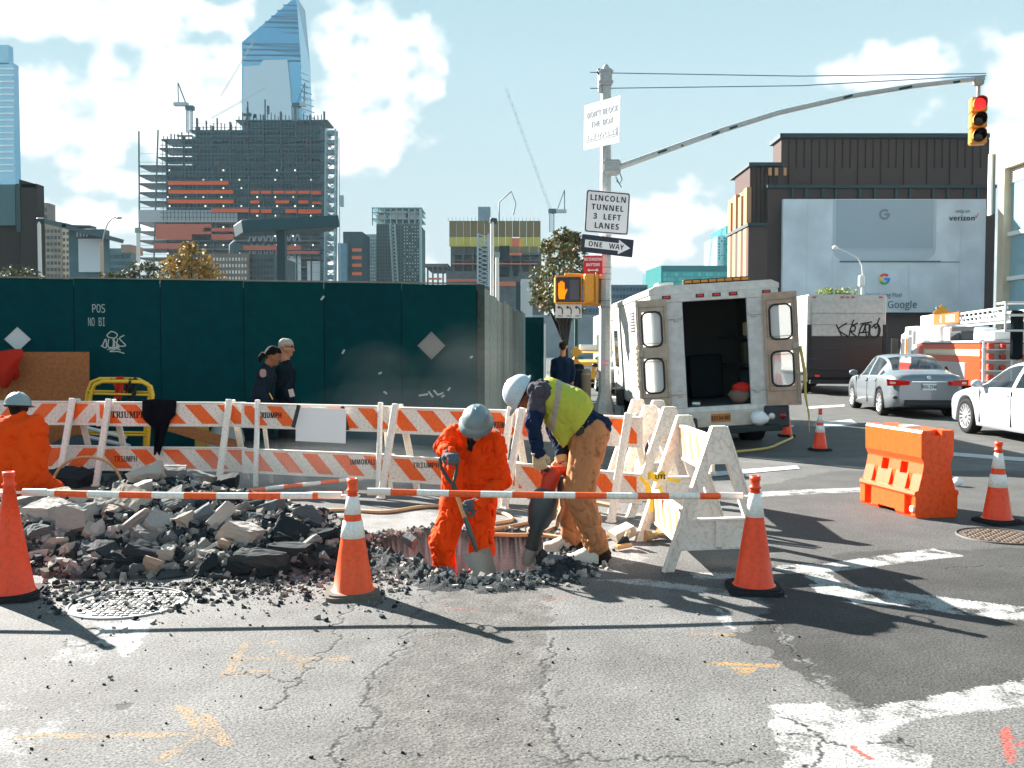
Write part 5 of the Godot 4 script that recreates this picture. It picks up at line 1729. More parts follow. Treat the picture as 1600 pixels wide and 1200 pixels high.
	for q in [[-0.38, -0.15], [0.38, -0.15], [-0.38, 0.75], [0.38, 0.75]]:
		seats.box(Vector3(q[0], 0.75, q[1]), Vector3(0.46, 0.6, 0.14), 0.06)
		seats.box(Vector3(q[0], 1.13, q[1] + 0.02), Vector3(0.24, 0.16, 0.1), 0.04)
	seats.box(Vector3(0, 0.9, 1.15), Vector3(1.2, 0.06, 0.5), 0.02)
	add(seats, "seats", vm(0.9), t)
	for sd in [-1.0, 1.0]:
		var mm := MB.new(d.col if d.get("paint_mirror", true) else L(0.03))
		mm.ball(Vector3(sd * (cv(d.hw, d.mirror) + 0.09), cv(d.sh, d.mirror) + 0.1, d.mirror), Vector3(0.11, 0.075, 0.07), 12, 8)
		mm.bar(Vector3(sd * (cv(d.hw, d.mirror) - 0.05), cv(d.sh, d.mirror) + 0.03, d.mirror), Vector3(sd * (cv(d.hw, d.mirror) + 0.06), cv(d.sh, d.mirror) + 0.07, d.mirror), 0.04, 0.03)
		add(mm, "wing_mirror", vm(0.3), t)
		for dz in d.handles:
			var hm := MB.new(d.col * 1.1)
			hm.box(Vector3(sd * (cv(d.hw, dz) * 0.985 + 0.012), cv(d.sh, dz) - 0.11, dz), Vector3(0.03, 0.03, 0.18), 0.01)
			add(hm, "door_handle", vm(0.25, 0.4), t)
		for dz in d.seams:
			var sm := MB.new(L(0.015))
			sm.box(Vector3(sd * cv(d.hw, dz) * 0.994, 0.58, dz), Vector3(0.02, 0.62, 0.012))
			add(sm, "door_gap", vm(0.9), t)
	return t
func rear_kit(t: Node3D, z: float, y: float, hw: float, plate: String, dark := false):
	for sd in [-1.0, 1.0]:
		var lm := MB.new(S("d01d16"))
		lm.T = xf(Vector3(sd * hw * 0.80, y, z - 0.02), sd * 0.45)
		lm.prism(PackedVector2Array([Vector2(-0.24, -0.045), Vector2(0.24, -0.075), Vector2(0.26, 0.085), Vector2(-0.24, 0.05)] if sd > 0 else [Vector2(-0.24, -0.075), Vector2(0.24, -0.045), Vector2(0.24, 0.05), Vector2(-0.26, 0.085)]), -0.06, 0.035)
		var l := add(lm, "tail_light", vm(0.12), t)
		var wm := MB.new(S("f2c9b8"))
		wm.T = xf(Vector3(sd * hw * 0.80, y, z - 0.02), sd * 0.45)
		wm.box(Vector3(sd * 0.12, 0.0, 0.037), Vector3(0.13, 0.05, 0.008), 0.003)
		add(wm, "lens_strip", vm(0.1), l)
	var pm := MB.new(S("d5dade"))
	pm.box(Vector3(0, y - 0.09, z + 0.045), Vector3(0.31, 0.155, 0.012), 0.004)
	var p := add(pm, "number_plate", vm(0.5), t)
	text(plate, 0.075, flat(S("27303c")), xf(Vector3(0, y - 0.09, z + 0.053)), p, "lettering", "Droid Sans", true, 0.7)
	var cm := MB.new(S("d9dcdd"))
	cm.bar(Vector3(-0.4, y + 0.03, z + 0.04), Vector3(0.4, y + 0.03, z + 0.04), 0.02, 0.028, Vector3.UP, 0.006)
	add(cm, "chrome_strip", vm(0.2, 0.8), t)
func sedan_dims(col, len, h) -> Dictionary:
	var k: float = h / 1.49
	return {"col": col, "len": len, "wheels": [-len * 0.295, len * 0.295], "r": 0.325,
		"hw": [[-len / 2, 0.55], [-len / 2 + 0.12, 0.72], [-len / 2 + 0.45, 0.84], [-1.0, 0.88], [0.6, 0.885], [1.5, 0.87], [len / 2 - 0.3, 0.82], [len / 2 - 0.08, 0.74], [len / 2, 0.66]],
		"bot": [[-len / 2, 0.28], [-1.7, 0.2], [1.6, 0.2], [len / 2 - 0.15, 0.27], [len / 2, 0.34]],
		"sh": [[-len / 2, 0.56], [-len / 2 + 0.25, 0.68], [-1.5, 0.84], [-0.6, 0.90], [1.0, 0.95], [1.9, 0.97], [len / 2 - 0.08, 0.92], [len / 2, 0.80]],
		"top": [[-len / 2, 0.62], [-len / 2 + 0.25, 0.76], [-1.6, 0.93], [-1.15, 1.0], [-0.85, 1.13], [-0.45, 1.37 * k], [-0.1, 1.465 * k], [0.35, 1.49 * k], [0.8, 1.45 * k], [1.2, 1.31 * k], [1.62, 1.12], [1.8, 1.085], [len / 2 - 0.14, 1.05], [len / 2 - 0.03, 0.98], [len / 2, 0.86]],
		"tw": [[-1.2, 0.66], [-0.4, 0.575], [0.4, 0.565], [1.0, 0.555], [1.6, 0.6]],
		"side": [-0.95, 1.42], "rear": [0.92, 1.6], "front": [-1.1, -0.28], "pillars": [0.28, 1.12], "mirror": -0.78, "handles": [0.12, 1.0], "seams": [-0.86, 0.28, 1.12]}
func ubox(mb: MB, x0, x1, y0, y1, z0, z1, b := 0.0):
	mb.box(Vector3((x0 + x1) / 2.0, (y0 + y1) / 2.0, (z0 + z1) / 2.0), Vector3(absf(x1 - x0), absf(y1 - y0), absf(z1 - z0)), b)
func build_vehicles():
	build_van()
	# grey sedan
	var sd := sedan_dims(S("70787e"), 4.6, 1.49)
	sd["metal"] = 0.35
	var rw := G(1378, 649)
	var yaw := deg_to_rad(-7.0)
	var fwd := Vector3(-sin(yaw), 0, -cos(yaw)); var rt := Vector3(cos(yaw), 0, -sin(yaw))
	var t := make_car("grey_sedan", "metallic grey sedan seen from behind next to black graffitied box truck", rw + rt * 0.79 + fwd * 1.357, yaw, sd)
	rear_kit(t, 2.29, 0.83, 0.84, "VXG 2748")
	var wm := vm(0.3)
	var bb := MB.new(S("d9dde0"))
	bb.lathe([Vector2(0.045, 0), Vector2(0.045, 0.012), Vector2(0.032, 0.012), Vector2(0.032, 0.0)], 20)
	bb.st.set_smooth_group(-1)
	var bo := add(bb, "round_badge", vm(0.2, 0.8), t)
	bo.transform = xf(Vector3(0, 0.955, 2.29), 0, PI / 2 - 0.1)
	var dk := MB.new(L(0.012))
	ubox(dk, -0.55, 0.55, 0.30, 0.44, 2.2, 2.315, 0.02)
	for s in [-1, 1]: ubox(dk, s * 0.6, s * 0.78, 0.46, 0.52, 2.1, 2.27, 0.01)
	add(dk, "lower_bumper", vm(0.6), t)
	var bl := MB.new(S("c8321e"))
	ubox(bl, -0.13, 0.13, 1.13, 1.16, 1.46, 1.5)
	add(bl, "brake_light", vm(0.3), t)
	# white sedan
	var sw := sedan_dims(S("b9bec6"), 4.9, 1.44)
	sw["rim"] = S("b9bcc0")
	sw["spokes"] = 15
	sw.r = 0.34
	var fw := G(1512, 677)
	make_car("white_sedan", "white sedan cut by frame edge beside grey sedan", fw + Vector3(0.79, 0, 1.445), deg_to_rad(-1.0), sw)
	# yellow taxi
	var tx := sedan_dims(S("eda41c"), 4.7, 1.48)
	var ty := make_car("yellow_taxi", "yellow taxi cab beyond the signal pole", Vector3(P(921, 600, 40).x, 0, -40.0), deg_to_rad(-6.0), tx)
	rear_kit(ty, 2.34, 0.83, 0.84, "TAXI")
	var ts := MB.new(S("e9e6dd"))
	ts.box(Vector3(0, 1.6, 0.3), Vector3(0.9, 0.3, 0.35), 0.06)
	add(ts, "roof_sign", vm(0.4), ty)
	# black car nose beyond the van with a white lorry behind it
	var bs := sedan_dims(S("0d1216"), 4.7, 1.55)
	make_car("black_car", "black car beyond the white van", Vector3(P(976, 600, 33).x, 0, -33.0), deg_to_rad(2.0), bs)
	lorry("white_lorry", "plain white box lorry behind the black car", Vector3(P(985, 600, 44).x, 0, -44.0), 0.0, S("e2e5e6"), S("e2e5e6"), 2.5, 3.25, 6.0)
	# box truck with graffiti
	var bt := lorry("box_truck", "box truck with grey top, black lower half and graffiti on shutter", Vector3(P(1322, 600, 32).x, 0, -32.0), 0.0, S("bdbdb9"), S("071016"), 2.72, 3.46, 6.4)
	var gm := MB.new(S("10181a"))
	var T2 := bt.transform * xf(Vector3(0, 0, 0.05))
	for s in [[307, 508, 315, 525], [323, 505, 310, 515, 326, 526], [327, 524, 330, 511, 336, 510, 335, 517, 329, 518, 338, 526], [334, 500, 331, 508, 340, 505], [341, 526, 345, 512, 352, 505, 349, 518, 343, 520, 356, 519], [354, 526, 352, 510, 358, 508, 356, 527, 347, 527], [360, 508, 359, 522, 366, 528, 372, 522, 373, 510], [362, 512, 370, 506, 375, 514, 372, 526, 362, 526], [366, 507, 368, 513, 372, 508], [371, 505, 374, 497], [345, 506, 362, 503]]:
		var q := PackedVector2Array()
		for k in range(0, s.size(), 2): q.append(on_plane(s[k] + 1000, s[k + 1], T2))
		ribbon(gm, smooth_line(q), 0.05, 0.052, 0.003)
	add(gm, "graffiti", vm(0.7), bt)
	fire_truck()
func lorry(called, label, at, yaw, upper: Color, lower: Color, w, h, len) -> Node3D:
	var t := thing(called, label, "truck", at, yaw)
	var pm := vm(0.45, 0.0, "dirt", 0.7)
	var y0 := 0.75
	var b := MB.new(upper)
	ubox(b, -w / 2, w / 2, y0, h, -len, 0, 0.05)
	add(b, "cargo_box", pm, t)
	var sh := MB.new(upper * 1.02)
	var ym: float = lerpf(y0, h, 0.47)
	for k in 6:
		var a: float = lerpf(y0 + 0.1, h - 0.26, k / 6.0)
		sh.c(lower if a < ym - 0.05 else upper * (0.96 + 0.03 * (k % 2)))
		ubox(sh, -w / 2 + 0.14, w / 2 - 0.14, a + 0.006, lerpf(y0 + 0.1, h - 0.26, (k + 1) / 6.0) - 0.006, 0.0, 0.045, 0.008)
	add(sh, "shutter", pm, t)
	var lo := MB.new(lower)
	for s in [-1, 1]: ubox(lo, s * (w / 2 - 0.13), s * (w / 2 + 0.012), y0, ym + 0.4, -0.08, 0.03, 0.01)
	ubox(lo, -w / 2, w / 2, y0 - 0.16, y0 + 0.1, -0.2, 0.05, 0.01)
	ubox(lo, -w / 2 + 0.05, w / 2 - 0.05, 0.45, y0 - 0.1, -len + 0.4, -0.1)
	ubox(lo, -w / 2 + 0.1, w / 2 - 0.1, 0.38, 0.52, -0.12, 0.08, 0.02)
	add(lo, "lower_frame", vm(0.6), t)
	for x in [-0.95, -0.15, 0.15, 0.0, 0.95]:
		var lm := MB.new(S("c4402c"))
		ubox(lm, x * w / 2.72 * 1.2 - 0.06, x * w / 2.72 * 1.2 + 0.06, h - 0.13, h - 0.07, 0.0, 0.03, 0.006)
		add(lm, "marker_light", vm(0.2), t)
	var tl := MB.new(S("e23a1c"))
	ubox(tl, -w / 2 + 0.25, -w / 2 + 0.42, 0.62, 0.7, 0.05, 0.09, 0.01)
	add(tl, "tail_light", vm(0.2), t)
	var np := MB.new(S("d8a63a"))
	ubox(np, 0.85, 1.12, 0.58, 0.72, 0.06, 0.085)
	add(np, "number_plate", vm(0.4), t)
	for z in [-1.2, -len - 0.6]:
		for s in [-1.0, 1.0]: wheel(t, Vector3(s * (w / 2 - 0.28), 0.46, z), 0.46, 0.3, s, S("8c8f90"), 6)
	var cb := MB.new(S("d6d8d8"))
	ubox(cb, -1.05, 1.05, 0.6, 2.35, -len - 1.9, -len - 0.06, 0.15)
	add(cb, "cab", pm, t)
	var cw := MB.new()
	for s in [-1, 1]: ubox(cw, s * 1.048, s * 1.06, 1.45, 2.1, -len - 1.5, -len - 0.5)
	add(cw, "cab_window", glass(Color(0.08, 0.1, 0.12), 0.5), t)
	return t
func build_van():
	var t := thing("step_van", "white work van with its back doors wide open beside the signal pole", "van", Vector3(3.49, 0, -15.4))
	t.basis = Basis(Vector3.BACK, 0.060)
	var pm := vm(0.45, 0.0, "dirt", 0.8)
	var white := S("dcdad4")
	var hw := 1.06
	var top := 2.74
	var lenv := 6.0
	var sh := MB.new(white)
	# shell made of walls so that the inside is a real dark room
	ubox(sh, -hw, -hw + 0.05, 0.62, top - 0.12, -lenv, 0.0)
	ubox(sh, hw - 0.05, hw, 0.62, top - 0.12, -lenv, 0.0)
	sh.prism(PackedVector2Array([Vector2(-hw - 0.02, top - 0.14), Vector2(-hw - 0.02, top - 0.06), Vector2(-hw + 0.1, top), Vector2(hw - 0.1, top), Vector2(hw + 0.02, top - 0.06), Vector2(hw + 0.02, top - 0.14)]), -lenv, 0.03)
	ubox(sh, -hw, hw, 0.62, 0.70, -lenv, 0.0)
	ubox(sh, -hw + 0.002, hw - 0.002, 0.62, top - 0.15, -lenv - 0.05, -lenv)
	add(sh, "shell", pm, t)
	var rf := MB.new(white * 0.97)
	ubox(rf, -hw, hw, top - 0.28, top - 0.141, -0.02, 0.035, 0.01)
	ubox(rf, -hw, hw, 0.55, 0.69, -0.03, 0.04, 0.01)
	add(rf, "rear_header", pm, t)
	for s in [-1.0, 1.0]:
		var post := MB.new(S("cfcecb"))
		ubox(post, s * 0.53, s * 0.80, 0.69, top - 0.28, -0.03, 0.03, 0.008)
		var po := add(post, "hinge_post", pm, t)
		for y in [0.95, 2.2]:
			var hm := MB.new(S("b8b7b2"))
			ubox(hm, s * 0.55, s * 0.92, y - 0.025, y + 0.025, 0.03, 0.055, 0.006)
			ubox(hm, s * 0.6, s * 0.68, y - 0.06, y + 0.06, 0.03, 0.05, 0.006)
			add(hm, "hinge", vm(0.5, 0.4), po)
		var side := MB.new(S("c4bfb6"))
		ubox(side, s * 0.80, s * hw, 0.69, top - 0.28, -0.025, 0.02)
		add(side, "rear_pillar", pm, t)
	var inner := MB.new(S("4d5254"))
	ubox(inner, -hw + 0.051, -hw + 0.07, 0.70, top - 0.2, -lenv + 0.05, -0.05)
	ubox(inner, hw - 0.07, hw - 0.051, 0.70, top - 0.2, -lenv + 0.05, -0.05)
	ubox(inner, -hw + 0.07, hw - 0.07, top - 0.2, top - 0.19, -lenv + 0.05, -0.05)
	ubox(inner, -hw + 0.07, hw - 0.07, 0.70, 0.71, -lenv + 0.05, 0.0)
	ubox(inner, -hw + 0.07, hw - 0.07, 0.71, top - 0.2, -2.6, -2.55)
	add(inner, "lining", vm(0.9), t)
	for q in [[-0.98, -0.55, 1.1], [-0.98, -0.55, 1.6], [-0.98, -0.55, 2.0], [0.6, 0.98, 1.3], [0.6, 0.98, 1.8]]:
		var s2 := MB.new(S("39424a"))
		ubox(s2, q[0], q[1], q[2], q[2] + 0.03, -2.5, -0.5)
		add(s2, "shelf", vm(0.8), t)
	for q in [[-0.9, 1.13, -0.9, 0.3, 0.35, "2d3c40"], [-0.85, 1.63, -1.2, 0.35, 0.25, "3a3226"], [0.75, 1.33, -0.8, 0.25, 0.4, "3d4a3a"], [0.8, 0.72, -1.0, 0.4, 0.5, "2a3a44"], [-0.6, 0.72, -1.6, 0.5, 0.7, "23303a"], [0.2, 0.72, -2.0, 0.6, 0.8, "1f2a30"], [0.72, 1.83, -0.7, 0.12, 0.24, "c9b89a"], [-0.88, 2.03, -0.8, 0.3, 0.2, "4a3a30"]]:
		var bm := MB.new(S(q[5]))
		ubox(bm, q[0] - q[3] / 2, q[0] + q[3] / 2, q[1], q[1] + q[4], q[2] - 0.15, q[2] + 0.15, 0.02)
		add(bm, "stowed_crate", vm(0.8), t)
	# back doors, folded out
	for s in [-1.0, 1.0]:
		var dn := Node3D.new()
		dn.name = "back_door"
		t.add_child(dn, true)
		dn.position = Vector3(s * 0.80, 0, 0.05)
		dn.rotation.y = -0.10 if s < 0 else -0.42
		var dc := S("b79c88") if s > 0 else S("b5a592")
		var w := 0.51 if s < 0 else 0.54
		var dm := MB.new(dc)
		var x0 := 0.0; var x1: float = s * w
		# door leaf around two windows
		var ys := [0.66, 0.98, 1.55, 1.75, 2.32, 2.52]
		for k in [0, 2, 4]: ubox(dm, x0, x1, ys[k], ys[k + 1], 0.0, 0.045, 0.004)
		for k in [1, 3]:
			ubox(dm, x0, s * 0.10, ys[k], ys[k + 1], 0.0, 0.044)
			ubox(dm, s * (w - 0.10), x1, ys[k], ys[k + 1], 0.0, 0.044)
		add(dm, "leaf", pm, dn)
		var tr := MB.new(S("8a7d70"))
		for y in [0.9, 1.5, 1.8, 2.4]: ubox(tr, s * 0.03, s * (w - 0.03), y - 0.006, y + 0.006, 0.044, 0.056)
		for x in [0.05, w - 0.05]:
			ubox(tr, s * x - 0.006, s * x + 0.006, 0.9, 1.5, 0.044, 0.056)
			ubox(tr, s * x - 0.006, s * x + 0.006, 1.8, 2.4, 0.044, 0.056)
		add(tr, "panel_trim", pm, dn)
		for y in [1.265, 2.035]:
			var pn := MB.new(S("d9dbd8"))
			pn.T = xf(Vector3(s * w / 2, y, 0.02))
			pn.prism(rrect(w - 0.22, 0.54, 0.09), -0.004, 0.004)
			var o := add(pn, "window", glass(Color(0.86, 0.88, 0.88), 0.42), dn)
			var rb := MB.new(L(0.012, 0.016, 0.02))
			var ring := rrect(w - 0.19, 0.57, 0.1)
			var l := []
			for q in ring: l.append(Vector3(s * w / 2 + q.x, y + q.y, 0.045))
			l.append(l[0])
			rb.tube(l, 0.017, 6, false)
			add(rb, "rubber_seal", vm(0.7), o)
		var lk := MB.new(S("9a958c"))
		lk.tube([Vector3(s * (w - 0.035), 0.75, 0.07), Vector3(s * (w - 0.035), 2.45, 0.07)], 0.012, 6)
		ubox(lk, s * (w - 0.1), s * (w - 0.005), 1.58, 1.70, 0.045, 0.09, 0.01)
		for y in [0.75, 1.2, 2.0, 2.45]: ubox(lk, s * (w - 0.06), s * (w - 0.01), y - 0.03, y + 0.03, 0.045, 0.085, 0.006)
		add(lk, "lock_rod", vm(0.5, 0.5), dn)
	# roof amber bar, marker lights
	var ab := MB.new(L(0.02))
	ubox(ab, -0.49, 0.60, top + 0.0, top + 0.08, -0.12, 0.02, 0.01)
	var bar := add(ab, "amber_light_bar", vm(0.5), t)
	for k in 8:
		var am := MB.new(S("d8861a"))
		ubox(am, -0.47 + 0.134 * k, -0.355 + 0.134 * k, top + 0.018, top + 0.064, 0.02, 0.032, 0.006)
		add(am, "amber_lens", vm(0.2), bar)
	for x in [-0.79, -0.235, 0.04, 0.315, 0.865]:
		var mm := MB.new(L(0.015))
		ubox(mm, x - 0.07, x + 0.07, top - 0.225, top - 0.165, 0.035, 0.05, 0.006)
		var mo := add(mm, "marker_light", vm(0.5), t)
		var rd := MB.new(S("c9243a"))
		ubox(rd, x - 0.048, x + 0.048, top - 0.215, top - 0.175, 0.05, 0.06, 0.006)
		add(rd, "red_lens", vm(0.15), mo)
	var vt := MB.new(S("dfe0de"))
	ubox(vt, -0.86, -0.58, top + 0.02, top + 0.08, -0.8, -0.4, 0.02)
	add(vt, "roof_vent", pm, t)
	# bumper and lamps
	var bp := MB.new(S("c6c0b4"))
	ubox(bp, -0.75, 0.72, 0.36, 0.62, 0.0, 0.12, 0.015)
	add(bp, "bumper_panel", pm, t)
	var st := MB.new(S("2a3234"))
	ubox(st, -0.8, 0.95, 0.26, 0.355, -0.1, 0.32, 0.015)
	add(st, "step", vm(0.7, 0.3, "scuff", 3.0), t)
	for s in [-1.0, 1.0]:
		var lb := MB.new(L(0.016, 0.03, 0.036))
		ubox(lb, s * 0.73, s * 1.12, 0.30, 0.66, -0.05, 0.16, 0.02)
		var lo := add(lb, "lamp_housing", vm(0.5), t)
		for q in [[0.82, "d9d6ca"], [1.0, "8c2020"]]:
			var lm := MB.new(S(q[1]))
			lm.T = xf(Vector3(s * q[0], 0.49, 0.16), 0, PI / 2)
			lm.lathe([Vector2(0.055, 0.0), Vector2(0.055, 0.012), Vector2(0.0, 0.02)], 16)
			add(lm, "round_lamp", vm(0.2), lo)
	for x in [-0.62, -0.46]:
		var b2 := MB.new(L(0.012, 0.018, 0.02))
		b2.T = xf(Vector3(x, 0.355, 0.18))
		b2.lathe([Vector2(0.05, 0), Vector2(0.05, 0.15), Vector2(0.03, 0.18)], 12)
		add(b2, "bumper_stub", vm(0.6), t)
	var np := MB.new(S("b9762a"))
	ubox(np, -0.17, 0.15, 0.44, 0.58, 0.12, 0.128)
	var npo := add(np, "number_plate", vm(0.5, 0.0, "scuff", 5.0), t)
	text("83134-ME", 0.07, flat(S("4a2a12")), xf(Vector3(-0.01, 0.51, 0.133)), npo, "lettering", "Droid Sans", true, 0.72)
	# running gear
	var rg := MB.new(L(0.012))
	ubox(rg, -0.55, -0.4, 0.35, 0.6, -lenv, -0.1)
	ubox(rg, 0.4, 0.55, 0.35, 0.6, -lenv, -0.1)
	ubox(rg, -0.7, 0.7, 0.3, 0.5, -1.5, -1.3)
	ubox(rg, -0.45, 0.55, 0.2, 0.5, -0.7, -0.2, 0.04)
	add(rg, "chassis", vm(0.9), t)
	for z in [-1.4, -4.9]:
		for s in [-1.0, 1.0]:
			wheel(t, Vector3(s * (hw - 0.20), 0.40 - s * 0.06 * 0.86, z), 0.42, 0.36, s, S("9c9a94"), 6)
	# left side
	var ls := MB.new(S("b3b4b0"))
	for k in 7: ls.bar(Vector3(-hw - 0.012, 2.05 + 0.055 * k, -2.0), Vector3(-hw - 0.012, 2.05 + 0.055 * k, -2.55), 0.05, 0.03, Vector3(1, 1.4, 0))
	stuff(add(ls, "louvre", pm, t))
	var gp := MB.new(S("a79a8a"))
	ubox(gp, -hw - 0.05, -hw - 0.001, 0.95, 1.78, -1.95, -1.55, 0.01)
	add(gp, "side_guard", pm, t)
	for k in 8:
		var bm := MB.new(L(0.02))
		ubox(bm, -hw - 0.06, -hw - 0.05, 1.0 + 0.1 * k, 1.03 + 0.1 * k, -1.6, -1.56)
		add(bm, "bolt", vm(0.5), t)
	var aw := MB.new(L(0.01))
	aw.T = xf(Vector3(-hw - 0.004, 0.5, -1.4), -PI / 2)
	aw.lathe([Vector2(0.0, 0.0)] if false else [Vector2(0.52, -0.002), Vector2(0.0, -0.002)], 4)
	var arch := MB.new(L(0.012))
	var pl := PackedVector2Array()
	for q in 13: pl.append(Vector2(cos(PI * q / 12.0) * 0.52, sin(PI * q / 12.0) * 0.5))
	arch.T = Transform3D(Basis(Vector3.UP, -PI / 2), Vector3(-hw - 0.001, 0.62, -1.4))
	arch.prism(pl, -0.001, 0.004)
	add(arch, "wheel_arch", vm(0.9), t)
	var dw := MB.new()
	ubox(dw, -hw - 0.008, -hw - 0.002, 1.3, 2.1, -5.6, -4.9)
	add(dw, "cab_window", glass(Color(0.1, 0.16, 0.18), 0.55), t)
	var dl := MB.new(S("8c8f8e"))
	for z in [-4.3, -4.75, -5.75]: ubox(dl, -hw - 0.01, -hw - 0.001, 0.75, 2.4, z - 0.012, z + 0.012)
	add(dl, "door_seam", vm(0.6), t)
	for q in [[1.86, 0.36, 0.2], [1.46, 0.22, 0.2]]:
		var mm := MB.new(S("76837c"))
		mm.T = Transform3D(Basis.IDENTITY, Vector3(-hw - 0.32, q[0], -5.5))
		mm.prism(rrect(q[2], q[1], 0.06), -0.03, 0.03)
		add(mm, "wing_mirror", vm(0.15, 0.6), t)
	var ma := MB.new(L(0.02))
	ma.tube([Vector3(-hw - 0.02, 2.35, -5.5), Vector3(-hw - 0.3, 2.2, -5.5), Vector3(-hw - 0.38, 1.9, -5.52), Vector3(-hw - 0.34, 1.3, -5.52)], 0.014, 6)
	add(ma, "mirror_arm", vm(0.5), t)
	var fb := MB.new(L(0.012))
	ubox(fb, -hw - 0.16, -hw - 0.02, 0.50, 0.85, -4.5, -4.2, 0.02)
	add(fb, "fuel_box", vm(0.7), t)
	# loads on the van floor and bumper
	var T := t.transform
	var bag := MB.new(S("dfe3e6"))
	lump(bag, T * Vector3(0.60, 0.47, 0.22), Vector3(0.16, 0.12, 0.1), 5)
	tag(add(bag, "plastic_bag", vm(0.35)), "knotted white plastic bag resting on van bumper", "bag")
	var rc := MB.new(S("b8281e"))
	lump(rc, T * Vector3(0.42, 0.97, -0.12), Vector3(0.16, 0.09, 0.1), 6)
	tag(add(rc, "red_cloth", vm(0.9)), "red cloth on top of sack inside van doorway", "cloth")
	var sk := MB.new(S("6d5e56"))
	lump(sk, T * Vector3(0.38, 0.84, -0.14), Vector3(0.18, 0.13, 0.12), 7)
	tag(add(sk, "brown_sack", vm(0.9)), "brown sack slumped in right corner of van doorway", "sack")
	var bt := MB.new(S("c9d2d2"))
	bt.tube([T * Vector3(-0.42, 0.75, -0.1), T * Vector3(-0.3, 0.75, -0.06)], 0.035, 8)
	tag(add(bt, "drink_can", vm(0.3, 0.5)), "drink can lying on van floor", "can")
	var rp := MB.new(S("b5a25c"))
	rp.tube([T * Vector3(1.30, 1.62, 0.3), T * Vector3(1.34, 1.2, 0.34), T * Vector3(1.33, 0.8, 0.36), T * Vector3(1.37, 0.5, 0.36), T * Vector3(1.36, 0.22, 0.38)], [0.025, 0.03, 0.02, 0.014, 0.008], 7)
	tag(add(rp, "tan_rope", vm(0.9)), "tan rope hanging from right back door of van", "rope")
func lump(mb: MB, o: Vector3, r: Vector3, sd: int):
	var rings := []
	for i in 10:
		var e := PI * (i / 9.0 - 0.5)
		var ring := PackedVector3Array()
		for j in 14:
			var a := -TAU * j / 14
			var d := Vector3(cos(a) * cos(e), sin(e), sin(a) * cos(e))
			ring.append(o + d * r * (1.0 + 0.3 * noise.get_noise_3d(d.x * 1.6 + sd * 9.0, d.y * 1.6, d.z * 1.6)))
		rings.append(ring)
	mb.loft(rings)
func fire_truck():
	var rl := Vector3(P(1530, 600, 27).x, 0, -27.0)
	var fl := Vector3(P(1405, 600, 38).x, 0, -38.0)
	var f := (fl - rl).normalized()
	var yaw := atan2(-f.x, -f.z)
	var t := thing("fire_truck", "red and white ladder fire truck behind the sedans", "fire truck", rl, yaw)
	# own axes: x right from the left side, forward is -z, rear face at z = 0
	var pm := vm(0.35)
	var len := 11.2
	var W := 2.5
	var b := MB.new(S("d83a14"))
	ubox(b, 0.02, W, 0.55, 2.05, -7.9, 0, 0.03)
	var body := add(b, "body", pm, t)
	var lk := MB.new(S("c9cdd2"))
	ubox(lk, 0.0, 0.04, 0.6, 1.35, -6.6, -1.6, 0.01)
	add(lk, "locker_shutter", vm(0.35, 0.6, "dirt", 1.0), body)
	var st := MB.new(S("f0cf86"))
	ubox(st, -0.004, 0.02, 1.60, 1.82, -7.0, -0.05)
	add(st, "reflective_stripe", vm(0.3), body)
	var s2 := MB.new(S("e9e4dc"))
	ubox(s2, -0.01, 0.016, 1.66, 1.76, -6.6, -0.1)
	add(s2, "white_stripe", vm(0.3), body)
	var rl2 := MB.new(S("d9dcdf"))
	ubox(rl2, -0.03, W + 0.03, 2.05, 2.13, -8.0, 0.03, 0.01)
	add(rl2, "top_rail", vm(0.3, 0.4), t)
	var rear := MB.new(S("b9b4ae"))
	ubox(rear, 0.05, W - 0.05, 0.55, 2.0, 0.0, 0.05, 0.02)
	add(rear, "rear_plate", vm(0.4, 0.3, "scuff", 1.0), t)
	text("FDNY", 0.2, flat(S("b02a1c")), xf(Vector3(1.3, 1.35, 0.06)), t, "lettering", "Droid Sans", true)
	for k in 4:
		var rk := MB.new(S("cfd2d4"))
		ubox(rk, 0.02, 0.72, 0.75 + 0.35 * k, 0.79 + 0.35 * k, 0.05, 0.3)
		add(rk, "rear_shelf", vm(0.4, 0.4), t)
		var rb := MB.new(S("c8402a"))
		ubox(rb, 0.15, 0.32, 0.79 + 0.35 * k, 0.99 + 0.35 * k, 0.08, 0.25, 0.02)
		ubox(rb, 0.5, 0.64, 0.79 + 0.35 * k, 0.96 + 0.35 * k, 0.08, 0.25, 0.02)
		stuff(add(rb, "stowed_gear", vm(0.6), t))
	for x in [0.0, 0.74]:
		var up := MB.new(S("dcdfe0"))
		ubox(up, x, x + 0.05, 0.6, 2.1, 0.25, 0.3)
		add(up, "rear_upright", vm(0.3, 0.5), t)
	# cab
	var cb := MB.new(S("e4e5e4"))
	cb.T = Transform3D(Basis(Vector3(0, 0, -1), Vector3.UP, Vector3.RIGHT), Vector3.ZERO)
	cb.prism(PackedVector2Array([Vector2(8.15, 0.75), Vector2(len, 0.75), Vector2(len, 1.5), Vector2(len - 0.25, 2.45), Vector2(len - 0.9, 2.55), Vector2(len - 1.0, 2.8), Vector2(8.15, 2.8)]), 0.0, W)
	var cab := add(cb, "cab", pm, t)
	var cr := MB.new(S("d83a14"))
	ubox(cr, -0.012, W + 0.01, 0.6, 1.18, -len - 0.01, -8.1)
	add(cr, "cab_skirt", pm, cab)
	for q in [[len - 0.95, len - 0.35, 1.45, 2.3], [8.95, 9.7, 1.5, 2.35], [8.3, 8.8, 2.0, 2.6], [9.0, 9.6, 2.42, 2.66]]:
		var wn := MB.new()
		ubox(wn, -0.012, 0.003, q[2], q[3], -q[1], -q[0])
		add(wn, "cab_window", glass(Color(0.05, 0.1, 0.12), 0.6), cab)
	var hd := MB.new(S("c98a4a"))
